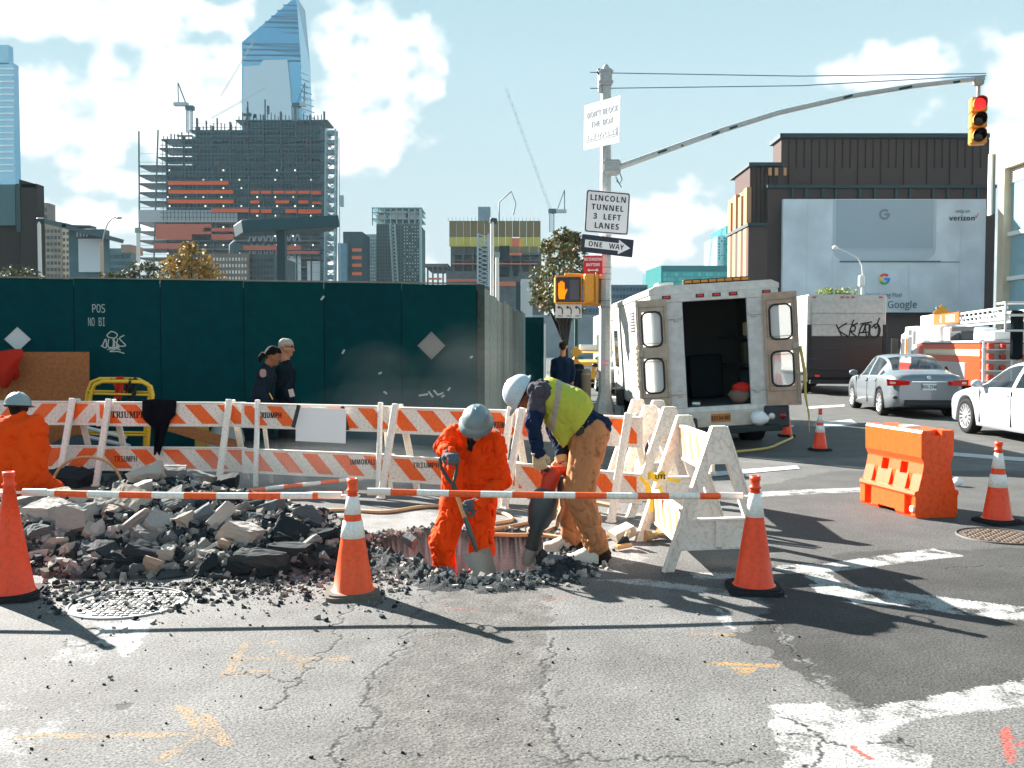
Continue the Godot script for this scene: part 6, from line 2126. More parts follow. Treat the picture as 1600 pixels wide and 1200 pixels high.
	ubox(hd, -0.05, -0.012, 1.4, 2.3, -9.95, -9.8)
	add(hd, "grab_rail", vm(0.3, 0.5), cab)
	var bc := MB.new(S("dfe6ea"))
	bc.T = xf(Vector3(1.25, 2.6, -len + 0.8))
	bc.lathe([Vector2(0.2, 0), Vector2(0.2, 0.2), Vector2(0.12, 0.28)], 12)
	add(bc, "beacon", vm(0.2), cab)
	var mr := MB.new(L(0.02))
	ubox(mr, -0.35, -0.1, 1.5, 2.3, -len + 0.02, -len + 0.1, 0.02)
	add(mr, "wing_mirror", vm(0.4), cab)
	# turntable gear and ladder
	for q in [[0.3, 1.3, 2.13, 2.75, -7.6, -6.2, "d5d8da"], [0.4, 1.2, 2.13, 2.7, -6.0, -5.0, "8d8680"], [0.3, 1.0, 2.13, 2.5, -4.6, -3.4, "2c3438"], [1.4, 2.3, 2.13, 2.6, -7.0, -3.0, "3a4448"], [0.5, 2.0, 2.13, 2.45, -2.6, -0.6, "c4c6c4"], [0.4, 0.9, 2.13, 2.6, -2.2, -1.6, "e0e2e2"]]:
		var mb := MB.new(S(q[6]))
		ubox(mb, q[0], q[1], q[2], q[3], q[4], q[5], 0.05)
		add(mb, "deck_gear", vm(0.5, 0.2), t)
	var ld := thing_part(t, "ladder")
	for s in [0.55, 1.75]:
		for y in [2.85, 3.2]:
			var m2 := MB.new(S("e6e6e3"))
			m2.bar(Vector3(s, y, 0.5), Vector3(s, y - 0.05, -9.6), 0.07, 0.07)
			add(m2, "rail", vm(0.35), ld)
		for k in 20:
			var m2 := MB.new(S("dcdcd8"))
			m2.bar(Vector3(s, 2.85, 0.4 - 0.5 * k), Vector3(s, 3.2, 0.15 - 0.5 * k), 0.045, 0.045)
			add(m2, "lattice_strut", vm(0.4), ld)
	for k in 22:
		var m2 := MB.new(S("c9cac8"))
		m2.bar(Vector3(0.55, 2.86, 0.4 - 0.45 * k), Vector3(1.75, 2.86, 0.4 - 0.45 * k), 0.035, 0.035)
		add(m2, "rung", vm(0.4), ld)
	var sp := MB.new(S("e0561e"))
	ubox(sp, 0.46, 0.5, 2.82, 3.25, -7.6, -4.2, 0.01)
	add(sp, "name_board", vm(0.4), ld)
	text("TRUCK", 0.28, flat(S("f3e2c8")), Transform3D(Basis(Vector3.UP, -PI / 2), Vector3(0.455, 3.03, -5.3)), ld, "lettering", "Droid Sans", true)
	text("4", 0.3, flat(S("f3e2c8")), Transform3D(Basis(Vector3.UP, -PI / 2), Vector3(0.455, 3.03, -6.6)), ld, "lettering", "Droid Sans", true)
	var w2 := MB.new(S("e9e7e2"))
	ubox(w2, 0.45, 0.5, 2.8, 3.28, -9.7, -7.65, 0.01)
	add(w2, "white_board", vm(0.4), ld)
	# bucket at the back and a dark cover hanging
	var bk := MB.new(S("c7c9c8"))
	for q in [[0.3, 2.2, 2.9, 2.96], [0.3, 2.2, 3.3, 3.36], [0.3, 2.2, 2.4, 2.46]]: ubox(bk, q[0], q[1], q[2], q[3], 0.4, 1.2, 0.01)
	for x in [0.3, 0.9, 1.5, 2.14]: ubox(bk, x, x + 0.05, 2.4, 3.36, 1.15, 1.2)
	stuff(add(bk, "bucket_rail", vm(0.4, 0.3), t))
	var cvr := MB.new(S("0e1a1e"))
	ubox(cvr, 0.62, 0.95, 1.5, 3.1, 0.55, 0.68, 0.05)
	add(cvr, "black_cover", vm(0.9), t)
	for z in [-10.2, -5.2, -3.8]:
		for s in [0.16, W - 0.16]: wheel(t, Vector3(s, 0.52, z), 0.52, 0.32, -1.0 if s < 1 else 1.0, S("c6cacc"), 8)
	var uc := MB.new(L(0.012))
	ubox(uc, 0.25, W - 0.25, 0.35, 0.6, -10.8, -0.2)
	add(uc, "chassis", vm(0.9), t)
	for ch in t.get_children():
		if not ch.name.begins_with("wheel"): ch.scale.y = 0.87
	var ys := MB.new(S("e59a1e"))
	var yp := thing("yellow_diamond_sign", "yellow diamond road sign showing above the fire truck", "sign", Vector3(P(1469, 600, 45).x, 0, -45.0))
	ys.T = xf(Vector3(0, P(1469, 492, 45).y, 0))
	ys.prism(PackedVector2Array([Vector2(0.5, 0), Vector2(0, 0.5), Vector2(-0.5, 0), Vector2(0, -0.5)]), -0.01, 0.01)
	add(ys, "plate", vm(0.5), yp)
	var ypo := MB.new(S("8f9494"))
	ypo.tube([Vector3(0, 0, -0.05), Vector3(0, P(1469, 482, 45).y, -0.05)], 0.04, 6)
	ypo.bar(Vector3(-0.25, P(1469, 481, 45).y, -0.05), Vector3(0.25, P(1469, 481, 45).y, -0.05), 0.06, 0.1)
	add(ypo, "post", vm(0.5), yp)
func thing_part(t, called) -> Node3D:
	var n := Node3D.new()
	n.name = called
	t.add_child(n, true)
	return n

# ---------------------------------------------------------------- people: joints with radii, joined smoothly and meshed as one surface
func skin(st: SurfaceTool, bones: Array, cell: float, k: float, wrinkle := 0.0, tint = null, cut = null, fold := 9.0):
	var lo := Vector3(1e9, 1e9, 1e9); var hi := -lo
	for b in bones:
		var r: float = maxf(b[2], b[3]) + cell * 3.0 + absf(wrinkle)
		for p in [b[0], b[1]]:
			lo = lo.min(p - Vector3.ONE * r); hi = hi.max(p + Vector3.ONE * r)
	var nx := int((hi.x - lo.x) / cell) + 2; var ny := int((hi.y - lo.y) / cell) + 2; var nz := int((hi.z - lo.z) / cell) + 2
	var n := nx * ny * nz
	var F := PackedFloat32Array(); F.resize(n); F.fill(1.0)
	var D := PackedFloat32Array(); D.resize(n); D.fill(1.0)
	var B := PackedByteArray(); B.resize(n)
	for bi in bones.size():
		var b = bones[bi]
		var a: Vector3 = b[0]; var ba: Vector3 = b[1] - a
		var ra: float = b[2]; var dr: float = b[3] - ra
		var inv := 1.0 / maxf(ba.length_squared(), 1e-8)
		var m := maxf(b[2], b[3]) + cell * 2.0 + k + absf(wrinkle)
		var c0 := (a.min(b[1]) - Vector3.ONE * m - lo) / cell; var c1 := (a.max(b[1]) + Vector3.ONE * m - lo) / cell
		var soft: float = b[5] if b.size() > 5 else k
		for iy in range(maxi(0, int(c0.y)), mini(ny, int(c1.y) + 2)):
			var py := lo.y + iy * cell - a.y
			for iz in range(maxi(0, int(c0.z)), mini(nz, int(c1.z) + 2)):
				var pz := lo.z + iz * cell - a.z
				var row := (iy * nz + iz) * nx
				for ix in range(maxi(0, int(c0.x)), mini(nx, int(c1.x) + 2)):
					var px := lo.x + ix * cell - a.x
					var h := clampf((px * ba.x + py * ba.y + pz * ba.z) * inv, 0.0, 1.0)
					var qx := px - ba.x * h; var qy := py - ba.y * h; var qz := pz - ba.z * h
					var d := sqrt(qx * qx + qy * qy + qz * qz) - ra - dr * h
					var i := row + ix
					var f := F[i]
					var g := soft - absf(f - d)
					F[i] = minf(f, d) - (g * g / (4.0 * soft) if g > 0.0 else 0.0)
					if d < D[i]:
						D[i] = d
						B[i] = bi
	if wrinkle > 0.0 or cut != null:
		for iy in ny:
			for iz in nz:
				var row := (iy * nz + iz) * nx
				for ix in nx:
					var f := F[row + ix]
					if absf(f) > cell * 2.5 + wrinkle: continue
					var p := lo + Vector3(ix, iy, iz) * cell
					if wrinkle > 0.0:
						var w := noise.get_noise_3d(p.x * fold, p.y * fold * 0.75, p.z * fold)
						f += wrinkle * (1.3 * exp(-w * w * 60.0) - 0.45 + 0.7 * w) + wrinkle * 0.25 * noise.get_noise_3d(p.x * 24.0, p.y * 24.0, p.z * 24.0)
					if cut != null: f = maxf(f, cut.call(p))
					F[row + ix] = f
	var id := PackedInt32Array(); id.resize(n); id.fill(-1)
	var V := PackedVector3Array(); var C := PackedColorArray()
	var sx := 1; var sz := nx; var sy := nx * nz
	var off := [0, sx, sy, sx + sy, sz, sx + sz, sy + sz, sx + sy + sz]
	var edges := [[0, 1], [2, 3], [4, 5], [6, 7], [0, 2], [1, 3], [4, 6], [5, 7], [0, 4], [1, 5], [2, 6], [3, 7]]
	var cor := [Vector3(0, 0, 0), Vector3(1, 0, 0), Vector3(0, 1, 0), Vector3(1, 1, 0), Vector3(0, 0, 1), Vector3(1, 0, 1), Vector3(0, 1, 1), Vector3(1, 1, 1)]
	var lim := cell * 4.0
	for iy in ny - 1:
		for iz in nz - 1:
			var row := (iy * nz + iz) * nx
			for ix in nx - 1:
				var i := row + ix
				if absf(F[i]) > lim: continue
				var s := 0
				for q in 8:
					if F[i + off[q]] < 0.0: s += 1
				if s == 0 or s == 8: continue
				var acc := Vector3.ZERO; var cnt := 0
				for e in edges:
					var fa := F[i + off[e[0]]]; var fb := F[i + off[e[1]]]
					if (fa < 0.0) != (fb < 0.0):
						acc += (cor[e[0]] as Vector3).lerp(cor[e[1]], fa / (fa - fb))
						cnt += 1
				id[i] = V.size()
				var p := lo + (Vector3(ix, iy, iz) + acc / cnt) * cell
				V.append(p)
				var bc: Color = bones[B[i]][4]
				C.append(tint.call(p, B[i], bc) if tint != null else bc)
	st.set_smooth_group(0)
	var put_quad := func(a, b, c, d, flip):
		if a < 0 or b < 0 or c < 0 or d < 0: return
		for q in ([a, c, b, a, d, c] if not flip else [a, b, c, a, c, d]):
			st.set_color(C[q])
			st.add_vertex(V[q])
	for iy in range(1, ny - 1):
		for iz in range(1, nz - 1):
			var row := (iy * nz + iz) * nx
			for ix in range(1, nx - 1):
				var i := row + ix
				if id[i] < 0 and absf(F[i]) > lim: continue
				var neg := F[i] < 0.0
				if neg != (F[i + sx] < 0.0): put_quad.call(id[i - sy - sz], id[i - sz], id[i], id[i - sy], neg == false)
				if neg != (F[i + sy] < 0.0): put_quad.call(id[i - sx - sz], id[i - sx], id[i], id[i - sz], neg == false)
				if neg != (F[i + sz] < 0.0): put_quad.call(id[i - sx - sy], id[i - sy], id[i], id[i - sx], neg == false)
func new_st() -> SurfaceTool:
	var st := SurfaceTool.new()
	st.begin(Mesh.PRIMITIVE_TRIANGLES)
	st.set_smooth_group(0)
	st.set_color(Color.WHITE)
	return st
func done(st: SurfaceTool, called, m, parent) -> MeshInstance3D:
	st.generate_normals()
	st.index()
	var o := MeshInstance3D.new()
	o.mesh = st.commit()
	o.mesh.surface_set_material(0, m)
	return hang(o, called, parent, true)
func head_bones(c: Vector3, up: Vector3, fwd: Vector3, sk: Color, hair = null, neck_to = null) -> Array:
	up = up.normalized(); fwd = (fwd - up * up.dot(fwd)).normalized()
	var sd := up.cross(fwd)
	var out := [[c + up * 0.025 - fwd * 0.025, c + up * 0.02 + fwd * 0.015, 0.088, 0.082, sk, 0.03], [c - up * 0.03 + fwd * 0.03, c - up * 0.075 + fwd * 0.045, 0.058, 0.042, sk, 0.03],
		[c - up * 0.095 + fwd * 0.065, c - up * 0.095 + fwd * 0.06, 0.024, 0.024, sk, 0.02], [c + up * 0.005 + fwd * 0.092, c - up * 0.03 + fwd * 0.108, 0.009, 0.015, sk, 0.012]]
	for s in [-1, 1]:
		out.append([c - up * 0.0 + sd * s * 0.087 - fwd * 0.005, c - up * 0.03 + sd * s * 0.085, 0.02, 0.014, sk, 0.008])
		out.append([c + up * 0.03 + sd * s * 0.02 + fwd * 0.09, c + up * 0.027 + sd * s * 0.05 + fwd * 0.076, 0.009, 0.007, sk * 0.45, 0.006])
		out.append([c + up * 0.008 + sd * s * 0.026 + fwd * 0.088, c + up * 0.008 + sd * s * 0.04 + fwd * 0.083, 0.007, 0.007, Color(0.03, 0.025, 0.02), 0.004])
		out.append([c - up * 0.03 + sd * s * 0.045 + fwd * 0.04, c - up * 0.03 + sd * s * 0.04 + fwd * 0.045, 0.034, 0.034, sk, 0.03])
	out.append([c - up * 0.062 + sd * 0.02 + fwd * 0.092, c - up * 0.062 - sd * 0.02 + fwd * 0.092, 0.007, 0.007, sk * Color(0.75, 0.45, 0.42), 0.005])
	if hair != null:
		out.append([c + up * 0.042 - fwd * 0.035, c + up * 0.05 + fwd * 0.012, 0.09, 0.078, hair, 0.015])
		out.append([c - up * 0.01 - fwd * 0.05, c - up * 0.05 - fwd * 0.045, 0.068, 0.05, hair, 0.02])
	if neck_to != null: out.append([c - up * 0.06 - fwd * 0.02, neck_to, 0.058, 0.066, sk, 0.04])
	return out
func hand_bones(w: Vector3, dir: Vector3, nrm: Vector3, col: Color, curl: Array, side: float, fat := 1.0) -> Array:
	dir = dir.normalized(); nrm = (nrm - dir * dir.dot(nrm)).normalized()
	var ac := dir.cross(nrm)
	var out := []
	for i in 4:
		var x := (i - 1.5) * 0.0205 * fat
		out.append([w + ac * x * 0.7, w + dir * 0.082 + ac * x, 0.017 * fat, 0.0135 * fat, col, 0.012])
		var p := w + dir * 0.084 + ac * x
		var ang := 0.0
		for s in 3:
			ang += curl[s]
			var d := dir * cos(ang) + nrm * sin(ang)
			var ln: float = [0.043, 0.028, 0.022][s] * [0.9, 1.05, 1.0, 0.8][i]
			out.append([p, p + d * ln, [0.0115, 0.0105, 0.0095][s] * fat, [0.0105, 0.0095, 0.0085][s] * fat, col, 0.004])
			p += d * ln
	var t := w + dir * 0.022 + ac * side * 0.03 * fat
	var t1 := t + (dir * 0.5 + ac * side * 0.65 + nrm * 0.4).normalized() * 0.045
	var t2 := t1 + (dir * 0.75 + nrm * 0.75 - ac * side * 0.1).normalized() * 0.034
	out.append([t, t1, 0.016 * fat, 0.0125 * fat, col, 0.012])
	out.append([t1, t2, 0.0125 * fat, 0.0105 * fat, col, 0.004])
	out.append([t2, t2 + (dir * 0.6 + nrm * 0.9 - ac * side * 0.3).normalized() * 0.024, 0.0105 * fat, 0.009 * fat, col, 0.004])
	return out
func hard_hat(parent, c: Vector3, up: Vector3, fwd: Vector3, col: Color, rim = null):
	up = up.normalized(); fwd = (fwd - up * up.dot(fwd)).normalized()
	var mb := MB.new(col)
	mb.T = Transform3D(Basis(up.cross(fwd), up, fwd), c)
	var rings := []
	for i in 12:
		var e := PI / 2 * i / 11.0
		var ring := PackedVector3Array()
		for j in 32:
			var a := -TAU * j / 32
			var d := Vector3(cos(a), 0, sin(a))
			var ridge := 0.0
			for q in [0.0, 0.42, -0.42]:
				if d.z > -0.9: ridge = maxf(ridge, 0.006 * exp(-pow((d.x * cos(e) - q * 0.5) / 0.07, 2.0)))
			ring.append(Vector3(d.x * 0.122 * cos(e), 0.115 * sin(e) + ridge * sin(e) * 1.6, d.z * 0.142 * cos(e)))
		rings.append(ring)
	var low := PackedVector3Array(); var brim := PackedVector3Array(); var under := PackedVector3Array()
	for j in 32:
		var a := -TAU * j / 32
		var d := Vector3(cos(a), 0, sin(a))
		var out := 0.018 + 0.045 * pow(maxf(0.0, d.z), 2.0)
		low.append(Vector3(d.x * 0.124, -0.012, d.z * 0.144))
		brim.append(Vector3(d.x * (0.124 + out), -0.022 - 0.018 * maxf(0, d.z), d.z * (0.144 + out)))
		under.append(Vector3(d.x * 0.115, -0.026, d.z * 0.135))
	rings.push_front(low); rings.push_front(brim); rings.push_front(under)
	mb.loft(rings, true, false)
	var o := add(mb, "hard_hat", vm(0.35, 0.0, "scuff", 5.0), parent, true)
	var bd := MB.new(L(0.02) if rim == null else rim)
	bd.T = mb.T
	var l := []
	for j in 33:
		var a := TAU * j / 32
		l.append(Vector3(cos(a) * 0.112, -0.03, sin(a) * 0.13))
	bd.tube(l, 0.012, 6, false)
	add(bd, "inner_band", vm(0.8), o, true)
	return o
func build_people():
	var cloth := vm(0.9, 0.0, "cloth", 5.0)
	worker_one(cloth)
	worker_two(cloth)
	worker_three(cloth)
	police(cloth)
	walker(cloth)
func worker_one(cloth):
	var Z := 7.6
	var q := func(px, py, f): return P(px, py, Z - f)
	var t := thing("person", "person in bright orange coveralls and grey hard hat digging in the trench with a shovel", "person", Vector3(q.call(740, 900, 0).x, -0.62, -Z))
	var og := Color(0.86, 0.068, 0.004)
	var gl := S("5b666c")
	var S1: Vector3 = q.call(708, 678, 0.03); var S2: Vector3 = q.call(774, 690, 0.03)
	var E1: Vector3 = q.call(690, 699, 0.12); var W1: Vector3 = q.call(702, 709, 0.34)
	var E2: Vector3 = q.call(785, 752, 0.12); var W2: Vector3 = q.call(745, 787, 0.36)
	var hipL: Vector3 = q.call(716, 784, -0.06); var hipR: Vector3 = q.call(751, 784, -0.06)
	var kneeL: Vector3 = q.call(691, 846, 0.10); var kneeR: Vector3 = q.call(753, 862, 0.08)
	var ankL := Vector3(q.call(700, 900, 0).x, -0.50, -Z - 0.02); var ankR := Vector3(q.call(748, 900, 0).x, -0.50, -Z + 0.02)
	var hc: Vector3 = q.call(745, 662, 0.20)
	var hup := Vector3(0.0, 0.87, 0.50); var hf := Vector3(-0.08, -0.50, 0.87)
	var st := new_st()
	var sk := S("b98b6e")
	var bones := [[q.call(723, 694, 0.05), q.call(718, 740, 0.03), 0.115, 0.125, og], [q.call(755, 697, 0.05), q.call(753, 740, 0.03), 0.115, 0.122, og], [q.call(715, 740, 0.03), hipL, 0.125, 0.13, og], [q.call(756, 740, 0.03), hipR, 0.122, 0.13, og],
		[S1, S2, 0.075, 0.075, og], [q.call(738, 676, 0.08), q.call(738, 700, 0.1), 0.09, 0.1, og], [S1, E1, 0.074, 0.062, og, 0.02], [E1, W1, 0.062, 0.048, og, 0.015], [S2, E2, 0.078, 0.064, og, 0.014], [E2, W2, 0.064, 0.047, og, 0.014],
		[hipL, kneeL, 0.122, 0.10, og], [kneeL, ankL, 0.10, 0.08, og, 0.03], [hipR, kneeR, 0.12, 0.095, og, 0.016], [kneeR, ankR, 0.095, 0.08, og],
		[ankL, ankL + Vector3(-0.03, -0.07, 0.16), 0.05, 0.045, L(0.03)], [ankR, ankR + Vector3(0, -0.07, 0.17), 0.05, 0.045, L(0.03)],
		[q.call(736, 688, 0.175), q.call(733, 702, 0.185), 0.03, 0.022, L(0.015)]]
	skin(st, bones, 0.0105, 0.045, 0.019, null, null, 6.5)
	skin(st, head_bones(hc, hup, hf, sk, null, q.call(741, 678, 0.1)), 0.007, 0.02)
	# gloved hands closed round the grip and the shaft
	skin(st, hand_bones(W1, Vector3(0.35, -0.05, 0.9), Vector3(0.15, -1, 0.1), gl, [0.7, 1.0, 0.8], -1.0, 1.2), 0.005, 0.012)
	skin(st, hand_bones(W2, Vector3(-0.92, -0.2, 0.25), Vector3(0.1, -0.35, 0.95), gl, [0.6, 1.1, 0.9], -1.0, 1.2), 0.005, 0.012)
	var body := done(st, "body", cloth, t)
	var cf := MB.new(gl * 0.8)
	cf.tube([W1 - (W1 - E1).normalized() * 0.03, W1 + (W1 - E1).normalized() * 0.015], [0.05, 0.042], 12)
	add(cf, "glove_cuff", cloth, t, true)
	var cf2 := MB.new(gl * 0.8)
	cf2.tube([W2 - (W2 - E2).normalized() * 0.03, W2 + (W2 - E2).normalized() * 0.015], [0.05, 0.042], 12)
	add(cf2, "glove_cuff", cloth, t, true)
	hard_hat(t, hc + hup.normalized() * 0.042, hup, hf, S("6f8084"))
	# collar, front placket, pocket flap
	var cl := MB.new(og * 0.95)
	cl.smooth(true)
	for s in [[718, 682, 733, 706, 727, 678], [764, 688, 738, 707, 757, 682]]:
		var a: Vector3 = q.call(s[0], s[1], 0.2); var b: Vector3 = q.call(s[2], s[3], 0.225); var c: Vector3 = q.call(s[4], s[5], 0.19)
		cl.tri(a, b, c); cl.tri(a + Vector3(0, 0, -0.01), c + Vector3(0, 0, -0.01), b + Vector3(0, 0, -0.01))
	add(cl, "collar", cloth, t, true)
	var pk := MB.new(og * 0.97)
	for s in [[708, 690, 5.5, 7.0, -0.1], [762, 730, 8.0, 3.0, 0.2]]:
		pk.T = Transform3D(Basis(Vector3.BACK, s[4]), q.call(s[0], s[1], 0.19))
		var k: float = Z / FPX
		pk.box(Vector3.ZERO, Vector3(s[2] * 2 * k, s[3] * 2 * k, 0.012), 0.005)
	stuff(add(pk, "pocket_flap", cloth, t, true))
	var zp := MB.new(og * 0.8)
	zp.tube([q.call(735, 704, 0.2), q.call(733, 725, 0.19), q.call(733, 755, 0.175), q.call(734, 782, 0.14)], 0.009, 6)
	add(zp, "front_placket", cloth, t, true)
	# shovel
	var sh := thing("shovel", "long handled shovel with black D grip held by orange digger", "shovel", q.call(748, 900, 0.42))
	var k0: Vector3 = q.call(708, 757, 0.42); var k1: Vector3 = q.call(741, 850, 0.46)
	var hm := MB.new(S("c9a06c"))
	hm.tube([k0 + (k0 - k1).normalized() * 0.0, k1], 0.0165, 10)
	add(hm, "shaft", vm(0.6, 0.0, "wood", 6.0), sh, true)
	var gm := MB.new(S("16352f"))
	var ga: Vector3 = q.call(687, 716, 0.37); var gb: Vector3 = q.call(714, 713, 0.37)
	gm.tube([ga, q.call(690, 732, 0.38), q.call(699, 747, 0.40), k0, q.call(711, 745, 0.40), q.call(714, 732, 0.38), gb], [0.012, 0.013, 0.014, 0.02, 0.014, 0.013, 0.012], 8)
	gm.tube([k0, k0 + (k1 - k0).normalized() * 0.08], [0.022, 0.02], 10)
	gm.tube([ga, gb], 0.014, 8)
	add(gm, "d_grip", vm(0.4), sh, true)
	var so := MB.new(S("4d5a5a"))
	so.tube([k1 - (k1 - k0).normalized() * 0.22, k1, q.call(745, 862, 0.46)], [0.019, 0.021, 0.012], 10)
	add(so, "socket", vm(0.4, 0.7), sh, true)
	var bl := MB.new(S("8d8a80"))
	bl.smooth(true)
	var rows := []
	for r in 8:
		var v := r / 7.0
		var row := []
		for c in 9:
			var u := c / 8.0 - 0.5
			var top := q.call(lerpf(722, 765, u + 0.5), lerpf(868, 855, u + 0.5), 0.47 + 0.05 * (1.0 - 4.0 * u * u) * -1.0) as Vector3
			var w := 1.0 - 0.12 * v * v
			var bot := q.call(lerpf(744, 776, u + 0.5) , lerpf(905, 893, u + 0.5) + 8.0 * (1.0 - pow(absf(u) * 2.0, 2.0)), 0.50 + 0.03 * (4.0 * u * u)) as Vector3
			row.append(top.lerp(bot, v))
		rows.append(row)
	for r in 7:
		for c in 8:
			bl.quad(rows[r + 1][c], rows[r + 1][c + 1], rows[r][c + 1], rows[r][c])
			var kk := Vector3(0, 0, -0.004)
			bl.quad(rows[r][c] + kk, rows[r][c + 1] + kk, rows[r + 1][c + 1] + kk, rows[r + 1][c] + kk)
	add(bl, "blade", vm(0.45, 0.5, "scuff", 6.0), sh, true)
func worker_two(cloth):
	var Z := 7.4
	var q := func(px, py, f): return P(px, py, Z - f)
	var t := thing("person", "person in yellow-green vest and brown trousers bending over the jackhammer", "person", Vector3(q.call(910, 880, 0).x, 0, -Z))
	var navy := S("1b2a44"); var grey := S("4d4750"); var br := S("b57d55"); var gv := S("c9b08c"); var sk := S("a8705a")
	var n0 := q.call(843, 612, 0.19) as Vector3; var f0 := q.call(845, 612, -0.17) as Vector3
	var e1 := q.call(833, 662, 0.25) as Vector3; var w1 := q.call(841, 708, 0.21) as Vector3
	var e2 := q.call(868, 670, -0.16) as Vector3; var w2 := q.call(877, 716, -0.03) as Vector3
	var pel := q.call(921, 676, 0.0) as Vector3
	var h1 := q.call(921, 690, 0.10) as Vector3; var h2 := q.call(918, 690, -0.10) as Vector3
	var k1 := q.call(905, 772, 0.17) as Vector3; var k2 := q.call(893, 772, -0.16) as Vector3
	var a1 := q.call(932, 852, 0.20) as Vector3; var a2 := q.call(893, 838, -0.22) as Vector3
	var dz := Vector3(0, 0, 0.10)
	var st := new_st()
	var up := q.call(858, 618, 0.0) as Vector3; var mid := q.call(892, 636, 0.0) as Vector3
	var bones := [[up + dz, mid + dz, 0.125, 0.135, navy], [up - dz, mid - dz, 0.125, 0.135, navy], [mid + dz, pel + dz * 0.7, 0.135, 0.13, navy], [mid - dz, pel - dz * 0.7, 0.135, 0.13, navy], [n0, f0, 0.085, 0.085, grey],
		[n0, n0.lerp(e1, 0.55), 0.085, 0.07, grey, 0.02], [n0.lerp(e1, 0.5), e1, 0.066, 0.058, navy, 0.01], [e1, w1, 0.058, 0.05, navy, 0.015], [f0, e2, 0.078, 0.06, navy], [e2, w2, 0.058, 0.048, navy],
		[pel + dz * 0.8, pel - dz * 0.8, 0.15, 0.15, br, 0.015], [h1, k1, 0.14, 0.112, br], [k1, a1, 0.112, 0.086, br], [h2, k2, 0.14, 0.11, br, 0.02], [k2, a2, 0.11, 0.086, br, 0.02],
		[q.call(905, 655, 0.0) as Vector3 + dz, q.call(938, 664, 0.0) as Vector3 + dz * 0.8, 0.10, 0.085, navy, 0.015]]
	var shoe := S("3b3029")
	for f in [[a1, 0.2], [a2, -0.24]]:
		var an: Vector3 = f[0]
		bones.append([Vector3(an.x + 0.07, 0.05, an.z), Vector3(an.x + 0.02, 0.10, an.z), 0.05, 0.062, shoe, 0.02])
		bones.append([Vector3(an.x + 0.06, 0.045, an.z), Vector3(an.x - 0.08, 0.045, an.z), 0.042, 0.042, shoe, 0.02])
	skin(st, bones, 0.0105, 0.045, 0.014, null, null, 6.5)
	var hc := q.call(815, 614, 0.0) as Vector3
	var hup := Vector3(-0.72, 0.42, 0.12); var hf := Vector3(-0.45, -0.9, 0.05)
	skin(st, head_bones(hc, hup, hf, sk, S("2a201a"), q.call(838, 612, 0.0)), 0.007, 0.02)
	skin(st, hand_bones(w1, Vector3(0.1, -0.95, 0.1), Vector3(0.35, -0.3, -0.85), gv, [0.5, 1.1, 0.9], 1.0, 1.25), 0.005, 0.012)
	skin(st, hand_bones(w2, Vector3(0.1, -0.95, 0.25), Vector3(-0.3, -0.3, 0.85), gv, [0.5, 1.1, 0.9], 1.0, 1.25), 0.005, 0.012)
	done(st, "body", cloth, t)
	for wv in [[e1, w1], [e2, w2]]:
		var cf := MB.new(gv * 0.9)
		var d := ((wv[1] - wv[0]) as Vector3).normalized()
		cf.tube([wv[1] - d * 0.012, wv[1] + d * 0.04], [0.056, 0.044], 12)
		add(cf, "glove_cuff", cloth, t, true)
	# white toe guards strapped over the boots
	for f in [a1, a2]:
		var tg := MB.new(S("cfc6b8"))
		tg.T = Transform3D(Basis.IDENTITY, Vector3(f.x - 0.11, 0.0, f.z))
		var rings := []
		for r in 9:
			var v := r / 8.0
			var ring := PackedVector3Array()
			for j in 13:
				var a := PI * j / 12.0
				var w := 0.074 * (0.55 + 0.45 * sin(PI * minf(0.5, 0.12 + v * 0.6)))
				var hh := (0.062 + 0.085 * smoothstep(0.0, 1.0, v)) * (1.0 + (0.05 if r % 2 else 0.0))
				ring.append(Vector3(-0.12 + 0.24 * v, 0.008 + sin(a) * hh, cos(a) * w))
			rings.append(ring)
		tg.smooth(true)
		for r in 8:
			for j in 12: tg.quad(rings[r][j], rings[r + 1][j], rings[r + 1][j + 1], rings[r][j + 1])
		tg.smooth(false)
		tg.fan(rings[0], false); tg.fan(rings[8], true)
		add(tg, "toe_guard", vm(0.7, 0.0, "dirt", 8.0), t, true)
	# hi-vis vest as a shell over the back
	var vs := new_st()
	var ax := (q.call(925, 668, 0.0) as Vector3 - q.call(848, 605, 0.0) as Vector3).normalized()
	var s0 := q.call(846, 604, 0.0) as Vector3
	var lime := Color(0.47, 0.49, 0.065)
	var vb := [[up + dz, mid + dz, 0.142, 0.153, lime], [up - dz, mid - dz, 0.142, 0.153, lime], [mid + dz, q.call(905, 655, 0.0) as Vector3 + dz, 0.153, 0.152, lime], [mid - dz, q.call(905, 655, 0.0) as Vector3 - dz, 0.153, 0.152, lime],
		[q.call(868, 650, 0.0) as Vector3 + dz * 1.2, q.call(884, 690, 0.0) as Vector3 + dz * 1.3, 0.10, 0.05, lime], [q.call(868, 650, 0.0) as Vector3 - dz, q.call(884, 690, 0.0) as Vector3 - dz, 0.10, 0.05, lime]]
	var mid_band := q.call(869, 630, 0.2) as Vector3
	var bn := (q.call(905, 648, 0.2) as Vector3 - q.call(872, 636, 0.2) as Vector3).normalized()
	skin(vs, vb, 0.0115, 0.04, 0.008, func(p, _b, c):
		var u: float = (p - mid_band).dot(Vector3(bn.x, bn.y * 1.0, 0.0) + Vector3(0.25, 0.15, 0))
		if absf(u) < 0.028: return S("a99c8e")
		if p.y > s0.y - 0.09 and absf(p.z + Z) < 0.13 and absf((p - s0).dot(ax) - 0.16) < 0.10 and p.y > mid.y + 0.06: return S("98a08c")
		return c,
		func(p): return maxf(-((p - s0).dot(ax)) - 0.015, (p - s0).dot(ax) - 0.405 - 0.06 * (s0.y - p.y)))
	done(vs, "vest", vm(0.8, 0.0, "cloth", 4.0), t)
